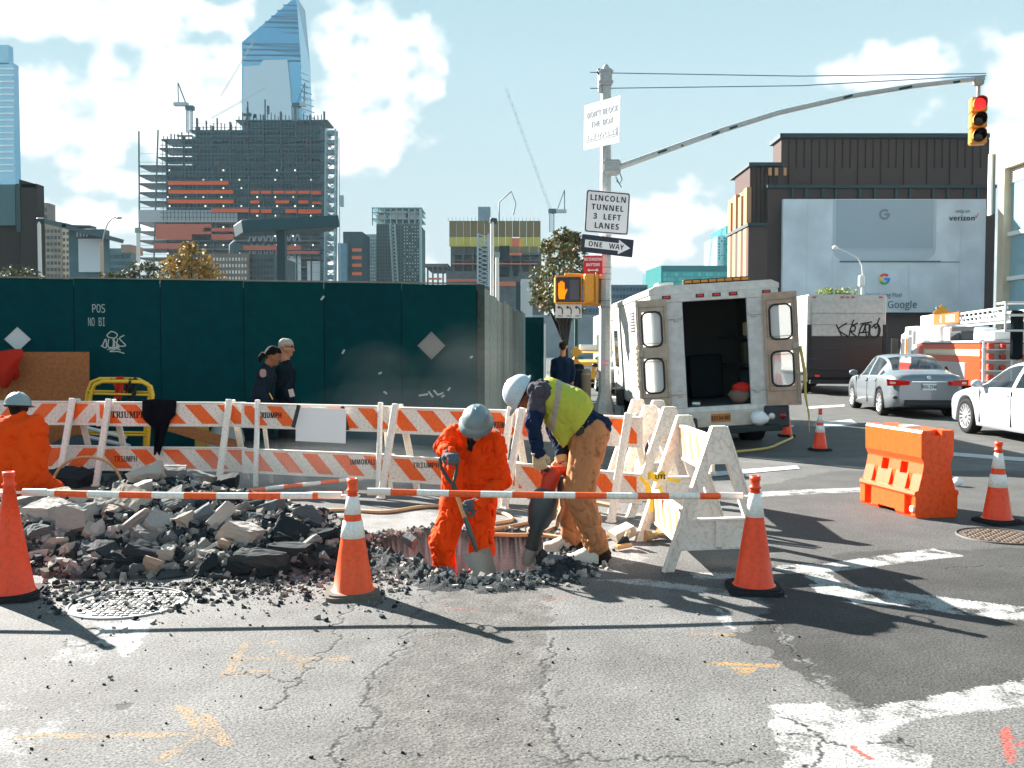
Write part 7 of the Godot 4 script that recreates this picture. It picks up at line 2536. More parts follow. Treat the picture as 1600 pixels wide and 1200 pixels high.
	hard_hat(t, hc + hup.normalized() * 0.03, hup, hf, S("b9c6cc"), S("141c26"))
	var gg := MB.new(L(0.01))
	var gu := hup.normalized()
	var gf := (hf - gu * gu.dot(hf)).normalized()
	gg.T = Transform3D(Basis(gu.cross(gf), gu, gf), hc)
	gg.box(Vector3(0, 0.008, 0.088), Vector3(0.13, 0.035, 0.02), 0.01)
	for s in [-1, 1]: gg.box(Vector3(s * 0.086, 0.012, 0.03), Vector3(0.006, 0.014, 0.12))
	add(gg, "safety_glasses", vm(0.2), t, true)
	var bt := MB.new(S("20242a"))
	bt.tube([q.call(902, 668, 0.20), q.call(908, 676, 0.19)], [0.03, 0.045], 8)
	add(bt, "belt_pouch", vm(0.7), t, true)
	# jackhammer
	var jh := thing("jackhammer", "red and grey jackhammer breaking the road at the trench edge", "jackhammer", G(815, 905))
	var T0 := q.call(864, 735, 0.10) as Vector3; var T1 := q.call(835, 840, 0.12) as Vector3
	var d := (T1 - T0).normalized()
	var at := func(k): return T0 + (T1 - T0) * k
	var rm := MB.new(S("b8321c"))
	rm.tube([at.call(-0.05), at.call(0.0), at.call(0.10), at.call(0.28), at.call(0.32)], [0.045, 0.066, 0.07, 0.062, 0.055], 14)
	rm.bar(T0 + Vector3(-0.09, 0.0, 0.03), T0 + Vector3(0.10, -0.01, -0.06), 0.075, 0.07, Vector3.UP, 0.015)
	add(rm, "valve_head", vm(0.5, 0.2, "scuff", 8.0), jh, true)
	var hm := MB.new(L(0.018))
	hm.tube([q.call(838, 722, 0.16), q.call(846, 729, 0.17), q.call(856, 734, 0.15)], [0.024, 0.025, 0.022], 10)
	add(hm, "handle", vm(0.6), jh, true)
	var hm2 := MB.new(L(0.018))
	hm2.tube([q.call(870, 734, 0.06), q.call(880, 738, 0.02), q.call(890, 742, 0.0)], [0.022, 0.025, 0.024], 10)
	add(hm2, "handle", vm(0.6), jh, true)
	var gm := MB.new(S("3b4648"))
	gm.tube([at.call(0.27), at.call(0.34), at.call(0.42), at.call(0.62), at.call(0.80), at.call(0.86)], [0.06, 0.098, 0.112, 0.112, 0.085, 0.06], 16)
	add(gm, "barrel", vm(0.5, 0.3, "scuff", 6.0), jh, true)
	var sm := MB.new(L(0.016, 0.02, 0.022))
	var pts := []; var rr := []
	for k in 13:
		pts.append(at.call(0.84 + 0.028 * k))
		rr.append(0.062 if k % 2 else 0.05)
	sm.tube(pts, rr, 12)
	add(sm, "spring", vm(0.6), jh, true)
	var nm := MB.new(S("8a8078"))
	nm.tube([at.call(1.16), at.call(1.2), at.call(1.34), at.call(1.42)], [0.045, 0.055, 0.058, 0.035], 12)
	add(nm, "chuck", vm(0.7, 0.3, "dirt", 8.0), jh, true)
	var lt := MB.new(S("a09890"))
	var lo := at.call(1.42) as Vector3
	lt.tube([lo + Vector3(0.03, 0.05, 0.03), lo + Vector3(0.075, -0.01, 0.05), lo + Vector3(0.07, -0.07, 0.05), lo + Vector3(0.01, -0.10, 0.04)], 0.009, 6)
	add(lt, "latch", vm(0.4, 0.6), jh, true)
	var cm := MB.new(S("9ea3a6"))
	cm.tube([at.call(1.36), at.call(1.6), at.call(1.82), at.call(1.88)], [0.017, 0.016, 0.016, 0.004], 8)
	add(cm, "chisel", vm(0.3, 0.8), jh, true)
	var hs := MB.new(S("8a6a4a"))
	var c := Curve3D.new()
	var hp := [q.call(876, 762, -0.02), q.call(878, 790, -0.04), q.call(872, 812, -0.06), G(870, 822, 0.03), G(850, 832, 0.025)]
	for i in hp.size():
		var a = hp[maxi(i - 1, 0)]; var b = hp[mini(i + 1, hp.size() - 1)]
		c.add_point(hp[i], (a - b) * 0.17, (b - a) * 0.17)
	hs.tube(Array(c.tessellate(4, 5)), 0.02, 8)
	add(hs, "air_hose", vm(0.7), jh, true)
	var cp := MB.new(L(0.02))
	cp.tube([q.call(874, 745, 0.02), q.call(876, 768, -0.01)], 0.03, 8)
	add(cp, "hose_coupling", vm(0.5, 0.3), jh, true)
func worker_three(cloth):
	var Z := 9.7
	var q := func(px, py, f): return P(px, py, Z - f)
	var t := thing("person", "person in orange jacket and grey hard hat crouching behind rubble heap, seen from behind", "person", Vector3(q.call(32, 760, 0).x, 0, -Z))
	var og := Color(0.85, 0.075, 0.004)
	var sk := S("3d2a22")
	var st := new_st()
	var b := [[q.call(16, 672, 0.02), q.call(18, 745, 0.05), 0.14, 0.17, og], [q.call(46, 672, 0.02), q.call(48, 745, 0.05), 0.14, 0.17, og], [q.call(6, 666, 0), q.call(57, 664, 0), 0.085, 0.085, og], [q.call(30, 650, 0.0), q.call(31, 668, 0), 0.075, 0.1, og],
		[q.call(57, 664, 0), q.call(66, 698, -0.08), 0.085, 0.072, og], [q.call(66, 698, -0.08), q.call(56, 716, -0.32), 0.07, 0.05, og], [q.call(6, 666, 0), q.call(-4, 700, -0.08), 0.085, 0.072, og], [q.call(-4, 700, -0.08), q.call(10, 716, -0.32), 0.07, 0.05, og],
		[q.call(20, 748, 0.02), Vector3(q.call(14, 748, 0).x, 0.12, -Z - 0.42), 0.16, 0.1, og], [q.call(46, 748, 0.02), Vector3(q.call(52, 748, 0).x, 0.12, -Z - 0.42), 0.16, 0.1, og],
		[Vector3(q.call(14, 748, 0).x, 0.11, -Z - 0.42), Vector3(q.call(16, 748, 0).x, 0.1, -Z + 0.02), 0.1, 0.08, og], [Vector3(q.call(52, 748, 0).x, 0.11, -Z - 0.42), Vector3(q.call(50, 748, 0).x, 0.1, -Z + 0.02), 0.1, 0.08, og]]
	skin(st, b, 0.016, 0.05, 0.019, null, null, 6.5)
	skin(st, head_bones(q.call(29, 634, -0.02), Vector3(0.02, 1, -0.1), Vector3(0.1, -0.1, -1), sk, L(0.015), q.call(30, 654, 0.0)), 0.008, 0.02)
	skin(st, hand_bones(q.call(56, 716, -0.32), Vector3(-0.3, -0.5, -0.8), Vector3(-0.6, -0.6, 0.2), L(0.05), [0.4, 0.6, 0.5], 1.0, 1.1), 0.007, 0.012)
	skin(st, hand_bones(q.call(10, 716, -0.32), Vector3(0.3, -0.5, -0.8), Vector3(0.6, -0.6, 0.2), L(0.05), [0.4, 0.6, 0.5], 1.0, 1.1), 0.007, 0.012)
	done(st, "body", cloth, t)
	hard_hat(t, q.call(28, 630, -0.02), Vector3(0.02, 1, -0.1), Vector3(0.1, -0.1, -1), S("7e9094"))
func stander(t, c: Vector3, up, fwd, sh_c: Vector3, hip_c: Vector3, face: Vector3, jac: Color, trou: Color, sk: Color, hair, w: float, arms: Array, stride: float, cell: float, cloth):
	# an upright figure: shoulders and hips across the way it faces, arms given as elbow and wrist
	var sd := Vector3.UP.cross(face).normalized()
	var st := new_st()
	var b := []
	for s in [-1.0, 1.0]:
		b.append([sh_c + sd * s * w * 0.45 - Vector3(0, 0.08, 0), hip_c + sd * s * w * 0.3, 0.115, 0.112, jac])
		b.append([sh_c, sh_c + sd * s * w * 0.92 - Vector3(0, 0.035, 0), 0.07, 0.062, jac])
		var ar = arms[0 if s < 0 else 1]
		b.append([sh_c + sd * s * w - Vector3(0, 0.04, 0), ar[0], 0.064, 0.054, jac, 0.015])
		b.append([ar[0], ar[1], 0.054, 0.043, jac, 0.012])
		var hip: Vector3 = hip_c + sd * s * 0.09 - Vector3(0, 0.05, 0)
		var foot: Vector3 = Vector3(hip.x, 0.09, hip.z) + face * stride * s
		var knee: Vector3 = hip.lerp(foot, 0.5) + face * 0.05
		b.append([hip, knee, 0.105, 0.075, trou])
		b.append([knee, foot, 0.075, 0.06, trou])
		b.append([foot + Vector3(0, -0.04, 0) - face * 0.05, foot + Vector3(0, -0.045, 0) + face * 0.15, 0.042, 0.038, L(0.012)])
	b.append([sh_c + Vector3(0, 0.02, 0), sh_c + Vector3(0, 0.07, 0) + face * 0.01, 0.08, 0.065, jac])
	skin(st, b, cell, 0.05, 0.010)
	skin(st, head_bones(c, up, fwd, sk, hair, sh_c + Vector3(0, 0.03, 0)), 0.009, 0.02)
	for k in 2:
		var ar = arms[k]
		skin(st, hand_bones(ar[1], (ar[1] - ar[0]).normalized(), -sd * (1 if k else -1), sk, [0.3, 0.4, 0.3], 1.0 if k else -1.0), 0.008, 0.012)
	return done(st, "body", cloth, t)
func police(cloth):
	var jac := S("17262f"); var trou := S("121b24")
	var Z := 12.75
	var q := func(px, py, f): return P(px, py, Z - f)
	var t := thing("person", "person in dark uniform jacket and knit cap with ponytail walking before hoarding", "person", Vector3(q.call(412, 700, 0).x, 0, -Z))
	var hc := q.call(428, 556, 0.0) as Vector3
	var up := Vector3(0.3, 0.95, 0); var fw := Vector3(0.95, -0.25, 0.1)
	var shc := q.call(416, 580, 0.0) as Vector3; var hip := q.call(402, 640, 0.0) as Vector3
	var face := Vector3(0.98, 0, 0.1).normalized()
	stander(t, hc, up, fw, shc, hip, face, jac, trou, S("8f5f48"), S("15110f"), 0.17, [[q.call(418, 612, -0.2), q.call(432, 634, -0.15)], [q.call(408, 612, 0.22), q.call(422, 638, 0.22)]], 0.2, 0.02, cloth)
	var cp := MB.new(S("0d1114"))
	cp.T = Transform3D(Basis(Vector3(0, 0, -1), Vector3(-0.1, 0.99, 0).normalized(), Vector3(0.99, 0.1, 0).normalized()), hc + Vector3(-0.015, 0.035, 0))
	cp.ball(Vector3.ZERO, Vector3(0.1, 0.095, 0.112), 18, 8, 0.42, 1.0)
	add(cp, "knit_cap", cloth, t, true)
	var pt := MB.new(S("1a1412"))
	pt.tube([hc + Vector3(-0.09, 0.01, 0), hc + Vector3(-0.15, 0.02, 0.0), hc + Vector3(-0.19, -0.03, 0), hc + Vector3(-0.2, -0.09, 0.0)], [0.025, 0.04, 0.035, 0.012], 8)
	add(pt, "ponytail", cloth, t, true)
	var pa := MB.new(S("9a7f7a"))
	pa.T = xf(q.call(411, 583, 0.262), 0.1)
	pa.prism(rrect(0.085, 0.11, 0.035), 0.0, 0.006)
	add(pa, "shoulder_patch", cloth, t, true)
	var bt := MB.new(S("c9a23a"))
	bt.bar(q.call(421, 614, 0.3), q.call(426, 624, 0.3), 0.012, 0.012)
	add(bt, "baton", vm(0.5), t, true)
	Z = 13.15
	var t2 := thing("person", "person with short grey hair, sunglasses and dark coat walking before hoarding", "person", Vector3(q.call(450, 700, 0).x, 0, -13.15))
	var q2 := func(px, py, f): return P(px, py, 13.15 - f)
	var h2 := q2.call(448, 543, 0.0) as Vector3
	stander(t2, h2, Vector3(0.08, 1, 0), Vector3(1, -0.05, 0.15), q2.call(446, 574, 0.0), q2.call(444, 640, 0.0), Vector3(0.98, 0, 0.15).normalized(), S("151f27"), S("10161c"), S("b58468"), S("a8a298"), 0.19, [[q2.call(446, 610, -0.22), q2.call(455, 634, -0.15)], [q2.call(446, 610, 0.24), q2.call(456, 632, 0.24)]], -0.18, 0.02, cloth)
	var sg := MB.new(L(0.01))
	sg.T = Transform3D(Basis(Vector3(0, 0, -1), Vector3.UP, Vector3(1, 0, 0)), h2)
	sg.box(Vector3(0, 0.01, 0.088), Vector3(0.13, 0.03, 0.02), 0.008)
	for s in [-1, 1]: sg.box(Vector3(s * 0.088, 0.014, 0.04), Vector3(0.006, 0.01, 0.1))
	add(sg, "sunglasses", vm(0.2), t2, true)
	var pp := MB.new(S("b9a8a4"))
	pp.bar(q2.call(454, 608, 0.3), q2.call(457, 620, 0.3), 0.07, 0.006, Vector3.BACK)
	add(pp, "paper_in_hand", vm(0.8), t2, true)
func walker(cloth):
	var Z := 21.0
	var q := func(px, py, f): return P(px, py, Z - f)
	var t := thing("person", "person in navy sweater walking away along kerb beside the street tree", "person", Vector3(q.call(880, 650, 0).x, 0, -Z))
	stander(t, q.call(880, 541, 0.0), Vector3(0, 1, 0), Vector3(0.1, -0.05, -1), q.call(879, 562, 0.0), q.call(879, 598, 0.0), Vector3(0, 0, -1), S("12233a"), S("1d2630"), S("b08468"), S("2a221d"), 0.2, [[q.call(896, 580, 0.0), q.call(895, 597, 0.08)], [q.call(863, 580, 0.0), q.call(863, 597, -0.08)]], 0.2, 0.028, cloth)

# ---------------------------------------------------------------- the city behind
func pbox(mb: MB, px0, px1, py0, py1, Z, depth, bev := 0.0):      # a block whose front, Z metres off, spans those pixels; py1 null reaches the ground
	var a := P(px0, py0, Z); var b := P(px1, py0, Z)
	var y0: float = 0.0 if py1 == null else P(px0, py1, Z).y
	ubox(mb, a.x, b.x, y0, a.y, -Z - depth, -Z, bev)
func bld(called, label, px, Z, cat := "building") -> Node3D:
	return thing(called, label, cat, Vector3(P(px, 500, Z).x, 0, -Z))
func grid_windows(t, px0, px1, py0, py1, Z, cols, rows, col: Color, fx := 0.55, fy := 0.55, proud := 0.06, m = null, called := "windows", drop := 0.0):
	var mb := MB.new(col)
	for i in cols:
		for j in rows:
			if drop > 0.0 and rng.randf() < drop: continue
			var x0 := lerpf(px0, px1, (i + 0.5 - fx / 2) / cols); var x1 := lerpf(px0, px1, (i + 0.5 + fx / 2) / cols)
			var y0 := lerpf(py0, py1, (j + 0.5 - fy / 2) / rows); var y1 := lerpf(py0, py1, (j + 0.5 + fy / 2) / rows)
			mb.c(col * rng.randf_range(0.75, 1.25))
			pbox(mb, x0, x1, y0, y1, Z - proud, proud)
	return stuff(add(mb, called, m if m else vm(0.25), t, true))
func lattice(mb: MB, a: Vector3, b: Vector3, w: float, bays: int, r: float):
	var d := (b - a).normalized()
	var u := d.cross(Vector3.BACK).normalized() * w / 2
	var v := d.cross(u).normalized() * w / 2
	var c := [u + v, u - v, -u - v, -u + v]
	for k in 4:
		mb.bar(a + c[k], b + c[k], r, r)
		for i in bays:
			var p := a.lerp(b, float(i) / bays); var q := a.lerp(b, float(i + 1) / bays)
			mb.bar(p + c[k], q + c[(k + 1) % 4], r * 0.6, r * 0.6)
func tower_crane(label, px, py0, py1, Z, cab_px, jib: Array, tail: Array):
	var b := P(px, py1, Z)
	var t := thing("tower_crane", label, "crane", b)
	var k: float = Z / FPX
	var m := vm(0.5, 0.2)
	var mast := MB.new(S("7f97a0"))
	lattice(mast, b, P(px, py0, Z), k * 7.0, 9, k * 1.1)
	add(mast, "mast", m, t, true)
	var hd := MB.new(S("2f5d66"))
	hd.box(P(px + 1, py0, Z) + Vector3(0, k * 3, 0), Vector3(k * 13, k * 7, k * 9), k)
	add(hd, "cab", m, t, true)
	var cw := MB.new(S("a9b4b4"))
	cw.box(P(tail[0], tail[1], Z), Vector3(k * 22, k * 5, k * 8), k * 0.5)
	add(cw, "counter_deck", m, t, true)
	var aj := MB.new(S("4b7d88"))
	aj.bar(P(tail[0] - 4, tail[1], Z), P(tail[2], tail[3], Z), k * 1.2, k * 1.2)
	aj.bar(P(tail[0] + 8, tail[1], Z), P(tail[2], tail[3], Z), k * 1.6, k * 1.6)
	add(aj, "a_frame", m, t, true)
	if jib.size():
		var jm := MB.new(S("b7c4c9"))
		lattice(jm, P(px, py0, Z), P(jib[0], jib[1], Z), k * 3.0, 14, k * 0.55)
		add(jm, "jib", m, t, true)
func leaf_tree(called, label, base: Vector3, trunk_h: float, blobs: Array, leaf: float, count: int, cols: Array, trunk_r := 0.12, limbs := 5):
	var t := thing(called, label, "tree", base)
	var tm := MB.new(S("3b3a36"))
	tm.tube([Vector3.ZERO, Vector3(0.02, trunk_h * 0.5, 0), Vector3(0, trunk_h, 0.02)], [trunk_r, trunk_r * 0.8, trunk_r * 0.62], 8)
	var r := RandomNumberGenerator.new()
	r.seed = int(base.x * 100) + count
	for b in blobs.size():
		var c: Vector3 = blobs[b][0] - base
		var from := Vector3(0, trunk_h * r.randf_range(0.75, 1.0), 0)
		tm.tube([from, from.lerp(c, 0.5) + Vector3(0, 0.1, 0), c], [trunk_r * 0.5, trunk_r * 0.3, trunk_r * 0.1], 6)
	add(tm, "trunk", vm(0.9), t)
	var cm := MB.new()
	for i in count:
		var b = blobs[r.randi() % blobs.size()]
		var d := Vector3(r.randfn(), r.randfn(), r.randfn()).normalized() * pow(r.randf(), 0.45)
		var p: Vector3 = b[0] - base + d * b[1] + Vector3(0, 0, 0)
		if noise.get_noise_3d(p.x * 1.9 / b[1].x, p.y * 1.9 / b[1].x, p.z * 1.9 / b[1].x) < 0.10: continue
		var e := Basis.from_euler(Vector3(r.randf() * 6, r.randf() * 6, r.randf() * 6))
		var s := leaf * r.randf_range(0.6, 1.3)
		var cc: Color = cols[r.randi() % cols.size()]
		cm.c(cc * r.randf_range(0.7, 1.3))
		var ax := e.x * s; var ay := e.y * s * 0.55
		cm.quad(p - ax, p - ay * 0.9, p + ax, p + ay)
	var lm: StandardMaterial3D = vm(0.7).duplicate()
	lm.backlight_enabled = true
	lm.backlight = Color(0.5, 0.5, 0.4)
	stuff(add(cm, "crown", lm, t))
	return t
func letter_g(parent, o: Vector3, r: float, cols: Array, called):
	var mb := MB.new()
	var w := r * 0.42
	var arc := func(a0, a1, col):
		mb.c(col)
		var n := 14
		for i in n:
			var u0: float = lerpf(a0, a1, float(i) / n); var u1: float = lerpf(a0, a1, float(i + 1) / n)
			var p := []
			for q in [[u0, r - w], [u0, r], [u1, r], [u1, r - w]]: p.append(o + Vector3(cos(q[0]) * q[1], sin(q[0]) * q[1], 0))
			if a1 > a0: mb.quad(p[0], p[1], p[2], p[3])
			else: mb.quad(p[3], p[2], p[1], p[0])
	arc.call(0.72, 2.55, cols[0])
	arc.call(2.55, 3.7, cols[1])
	arc.call(3.7, 5.3, cols[2])
	arc.call(5.3, 6.28, cols[3])
	mb.c(cols[3])
	mb.quad(o + Vector3(0, -w / 2, 0.001), o + Vector3(r, -w / 2, 0.001), o + Vector3(r, w / 2, 0.001), o + Vector3(0, w / 2, 0.001))
	add(mb, called, vm(0.7), parent)
func build_city():
	var conc := vm(0.85, 0.0, "dirt", 0.05)
	# ---- left edge
	var t := bld("glass_tower", "pale blue glass tower at the far left above brick block", 0, 520)
	var mb := MB.new(S("8fc0d8"))
	pbox(mb, -110, 13, 70, 100, 520, 5)
	pbox(mb, -110, 20, 98, null, 520, 6)
	add(mb, "glass_shaft", vm(0.2, 0.3), t, true)
	mb = MB.new(S("dfeaf0"))
	for j in 17: pbox(mb, -110, 21.2, 106 + j * 10, 108.5 + j * 10, 519.6, 0.3)
	stuff(add(mb, "floor_bands", vm(0.5), t, true))
	t = bld("brick_block", "dark brick block with slate panel and sloping parapet at left edge", 20, 95)
	mb = MB.new(S("4f4a48"))
	pbox(mb, 30, 57, 287, null, 95, 1.5)
	mb.T = Transform3D(Basis.IDENTITY, Vector3.ZERO)
	var a := P(30, 280, 95); var b := P(57, 288, 95); var c := P(57, 293, 95); var d := P(30, 293, 95)
	mb.quad(d, c, b, a); mb.quad(d + Vector3(0, 0, -1.4), a + Vector3(0, 0, -1.4), b + Vector3(0, 0, -1.4), c + Vector3(0, 0, -1.4)); mb.quad(a, b, b + Vector3(0, 0, -1.4), a + Vector3(0, 0, -1.4))
	pbox(mb, -120, 29.6, 290, null, 95.6, 0.8)
	add(mb, "brick_wall", vm(0.9, 0.0, "stone", 0.6), t, true)
	mb = MB.new(S("4b6c70"))
	pbox(mb, -120, 23, 288, 352, 95.1, 0.45)
	add(mb, "slate_panel", vm(0.5), t, true)
	mb = MB.new(S("2c4a4c"))
	pbox(mb, 24, 31, 287, 362, 94.9, 0.6)
	add(mb, "panel_return", vm(0.6), t, true)
	t = bld("old_apartment_block", "narrow grey apartment tower behind the brick block", 66, 190)
	mb = MB.new(S("8d857e"))
	pbox(mb, 50, 75, 317, null, 190, 3)
	add(mb, "wall", conc, t, true)
	grid_windows(t, 58, 74, 322, 435, 190, 3, 10, S("4c565a"))
	t = bld("tan_apartment_block", "tan brick apartment block with rows of dark windows", 90, 165)
	mb = MB.new(S("a4988a"))
	pbox(mb, 64, 96, 350, null, 165, 2)
	mb.c(S("d3c3ac"))
	pbox(mb, 96, 109, 355, null, 165.2, 2)
	add(mb, "wall", conc, t, true)
	grid_windows(t, 66, 95, 356, 436, 165, 5, 8, S("48535a"), 0.55, 0.5, 0.12)
	grid_windows(t, 97, 108, 360, 436, 165.2, 2, 8, S("5e5a58"), 0.5, 0.5, 0.12)
	t = bld("billboard_block", "steel blue block carrying a blank white billboard and flat canopy roof", 130, 140)
	mb = MB.new(S("5a7c86"))
	pbox(mb, 107, 162, 358, null, 140, 2)
	add(mb, "wall", conc, t, true)
	mb = MB.new(S("3f545a"))
	mb.bar(P(76, 348, 139), P(118, 356, 139), 0.6, 6.0, Vector3.BACK)
	mb.bar(P(112, 357, 139), P(180, 374, 139), 0.6, 6.0, Vector3.BACK)
	mb.bar(P(100, 354, 138), P(146, 355, 138), 0.3, 2.0, Vector3.BACK)
	stuff(add(mb, "canopy_roof", vm(0.6), t, true))
	grid_windows(t, 118, 138, 360, 371, 140, 4, 1, S("c9d6da"), 0.5, 0.8, 0.15, null, "clerestory")
	mb = MB.new(S("c3d0d8"))
	pbox(mb, 122, 157, 373, 425, 139.4, 0.5)
	add(mb, "blank_billboard", vm(0.6), t, true)
	t = bld("slate_low_block", "low slate grey block with brown stair head", 180, 150)
	mb = MB.new(S("6f8084"))
	pbox(mb, 160, 205, 388, null, 150, 2)
	add(mb, "wall", conc, t, true)
	mb = MB.new(S("a48a7c"))
	pbox(mb, 189, 204, 382, 395, 149.6, 5)
	add(mb, "stair_head", conc, t, true)
	grid_windows(t, 163, 203, 396, 436, 150, 8, 4, S("3d5a64"), 0.7, 0.5, 0.1)
	steel_tower()
	glass_peak()
	# ---- brown block, tank, billboard mast
	t = bld("brown_warehouse", "brown warehouse block with rows of pale windows under steel frame tower", 380, 150)
	mb = MB.new(S("8d7f76"))
	pbox(mb, 328, 388, 396, null, 150, 16)
	mb.c(S("5d6a6c"))
	pbox(mb, 388.2, 428, 397, null, 151, 15)
	add(mb, "wall", conc, t, true)
	grid_windows(t, 332, 386, 400, 440, 150, 11, 4, S("c9cdca"), 0.5, 0.5, 0.08)
	grid_windows(t, 390, 427, 402, 440, 151, 7, 4, S("33454c"), 0.7, 0.5, 0.08)
	mb = MB.new(S("4d6064"))
	mb.T = Transform3D(Basis.IDENTITY, P(366, 396, 155) - Vector3(0, 0.2, 0))
	mb.lathe([Vector2(0.85, 0), Vector2(0.85, 1.6), Vector2(0.0, 2.5)], 14)
	add(mb, "water_tank", vm(0.8), t, true)
	t = bld("billboard_mast", "dark single pole billboard seen edge on before steel frame tower", 438, 85)
	mb = MB.new(S("17363f"))
	pbox(mb, 432, 445, 352, null, 85, 0.8)
	add(mb, "mast", vm(0.6), t, true)
	mb = MB.new(S("1b414b"))
	mb.bar(P(372, 358, 84), P(522, 349, 89), 1.1, 2.6, Vector3.BACK, 0.05)
	add(mb, "board", vm(0.6), t, true)
	# ---- middle towers
	t = bld("teal_tower", "dark teal tower half hidden behind hoist mast", 550, 400)
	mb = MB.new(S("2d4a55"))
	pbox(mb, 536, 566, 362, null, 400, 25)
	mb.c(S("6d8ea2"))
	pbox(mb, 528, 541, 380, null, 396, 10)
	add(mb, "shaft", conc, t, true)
	mb = MB.new(S("e0704a"))
	for j in [388, 400, 412, 425]: pbox(mb, 550, 565, j, j + 5, 399.5, 0.4)
	stuff(add(mb, "orange_netting", vm(0.8), t, true))
	t = bld("green_tower", "unfinished dark green tower with open steel crown", 614, 420)
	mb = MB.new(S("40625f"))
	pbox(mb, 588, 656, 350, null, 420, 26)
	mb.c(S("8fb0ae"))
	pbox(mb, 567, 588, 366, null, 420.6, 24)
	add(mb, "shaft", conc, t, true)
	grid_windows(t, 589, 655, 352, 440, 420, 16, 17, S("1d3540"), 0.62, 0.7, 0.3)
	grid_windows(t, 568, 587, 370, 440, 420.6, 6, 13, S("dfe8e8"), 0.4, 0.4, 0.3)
	grid_windows(t, 630, 655, 352, 440, 419.6, 6, 17, S("d2dede"), 0.3, 0.3, 0.3, null, "painted_lit_openings", 0.25)  # pale panels, the lit look of openings is put into the colour
	mb = MB.new(S("90aeb2"))
	for j in [324, 331, 341]: pbox(mb, 581, 659, j, j + 1.4, 420, 20)
	for i in 9: pbox(mb, 581 + i * 9.5, 582.4 + i * 9.5, 324, 352, 420, 1.0)
	pbox(mb, 655, 658, 326, null, 419, 3)
	stuff(add(mb, "steel_crown", vm(0.6), t, true))
	mb = MB.new(S("b5a6a0"))
	pbox(mb, 612, 634, 329, 343, 421, 8)
	pbox(mb, 640, 652, 333, 343, 421, 8)
	pbox(mb, 588, 604, 336, 343, 421, 8)
	stuff(add(mb, "roof_plant", vm(0.8), t, true))
	mb = MB.new(S("9bb0b0"))
	lattice(mb, P(613, 350, 418), P(618, 440, 418), 2.2, 16, 0.4)
	add(mb, "hoist_mast", vm(0.5), t, true)
	t = bld("yellow_clad_block", "concrete frame block wrapped in brown and yellow netting with hoist", 770, 300)
	mb = MB.new(S("6a6f72"))
	pbox(mb, 697, 850, 424, null, 300, 30)
	pbox(mb, 664, 700, 412, 417, 302, 28)
	for i in 5: pbox(mb, 667 + i * 8, 669 + i * 8, 417, null, 302, 1.5)
	for j in [396, 406, 411]: pbox(mb, 706, 846, j, j + 2, 301, 28)
	for i in 10: pbox(mb, 707 + i * 15, 710 + i * 15, 380, 424, 301.5, 1.6)
	add(mb, "concrete_frame", conc, t, true)
	mb = MB.new(S("66706f"))
	pbox(mb, 704, 846, 384, 424, 306, 20)
	add(mb, "inner_core", vm(0.9), t, true)
	for i in 13:
		mb = MB.new(S("8d7a55") * rng.randf_range(0.85, 1.15))
		pbox(mb, 702 + i * 11.0, 712.6 + i * 11.0, 345, 370, 300, 0.8)
		add(mb, "brown_screen", vm(0.9, 0.0, "wood", 0.3), t, true)
		mb = MB.new(S("c9b75a") * rng.randf_range(0.9, 1.1))
		if i != 9:
			pbox(mb, 702 + i * 11.0, 712.6 + i * 11.0, 370.5, 385, 299.8, 0.8)
			add(mb, "yellow_screen", vm(0.9), t, true)
	mb = MB.new(S("e0785a"))
	for q in [[776, 395, 815, 399], [706, 411, 745, 413], [770, 411, 840, 413], [697, 436, 745, 440], [770, 440, 850, 447], [668, 434, 690, 437], [800, 372, 812, 385]]: pbox(mb, q[0], q[1], q[1], q[3], 299.2, 0.4) if false else pbox(mb, q[0], q[2], q[1], q[3], 299.2, 0.4)
	stuff(add(mb, "orange_netting", vm(0.8), t, true))
	mb = MB.new(S("8fa3b0"))
	pbox(mb, 747, 766, 323, 345, 302, 5)
	add(mb, "core_head", conc, t, true)
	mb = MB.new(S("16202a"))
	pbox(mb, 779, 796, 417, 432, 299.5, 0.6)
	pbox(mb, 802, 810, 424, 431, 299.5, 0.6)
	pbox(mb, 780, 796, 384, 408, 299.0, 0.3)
	stuff(add(mb, "opening_shade_panel", vm(0.9), t, true))  # dark panels painted as the shade within openings, nothing is cut
	mb = MB.new(S("a9b6ba"))
	lattice(mb, P(755, 366, 292), P(755, 448, 292), 3.4, 12, 0.45)
	add(mb, "hoist_mast", vm(0.5), t, true)
	mb = MB.new(S("9aa6a4"))
	for i in 24: pbox(mb, 700 + i * 6.1, 700.7 + i * 6.1, 340, 346, 300.4, 0.2)
	stuff(add(mb, "guard_posts", vm(0.6), t, true))
	mb = MB.new(S("7c8a90"))
	mb.tube([P(780, 345, 300), P(780, 316, 300), P(799, 299, 300), P(806, 318, 300), P(802, 336, 300)], 0.22, 5)
	add(mb, "concrete_pump_boom", vm(0.5), t, true)
	t = bld("site_screen", "dark and pale site screens behind the grey board fence", 818, 60)
	mb = MB.new(S("0f3a44"))
	pbox(mb, 806, 813, 440, null, 60, 0.3)
	mb.c(S("aeb9bd"))
	pbox(mb, 814, 832, 436, null, 60.4, 0.3)
	add(mb, "screen", vm(0.6), t, true)
	# ---- cranes
	tower_crane("tower crane with raised tail standing left on the steel frame tower", 296, 172, 208, 350, 296, [], [283, 163, 278, 129])
	tower_crane("tower crane standing right on the steel frame tower", 462, 168, 190, 350, 462, [], [467, 164, 476, 130])
	tower_crane("blue tower crane with long raised jib beyond the street tree", 862, 333, 362, 320, 862, [790, 137], [874, 330, 882, 297])
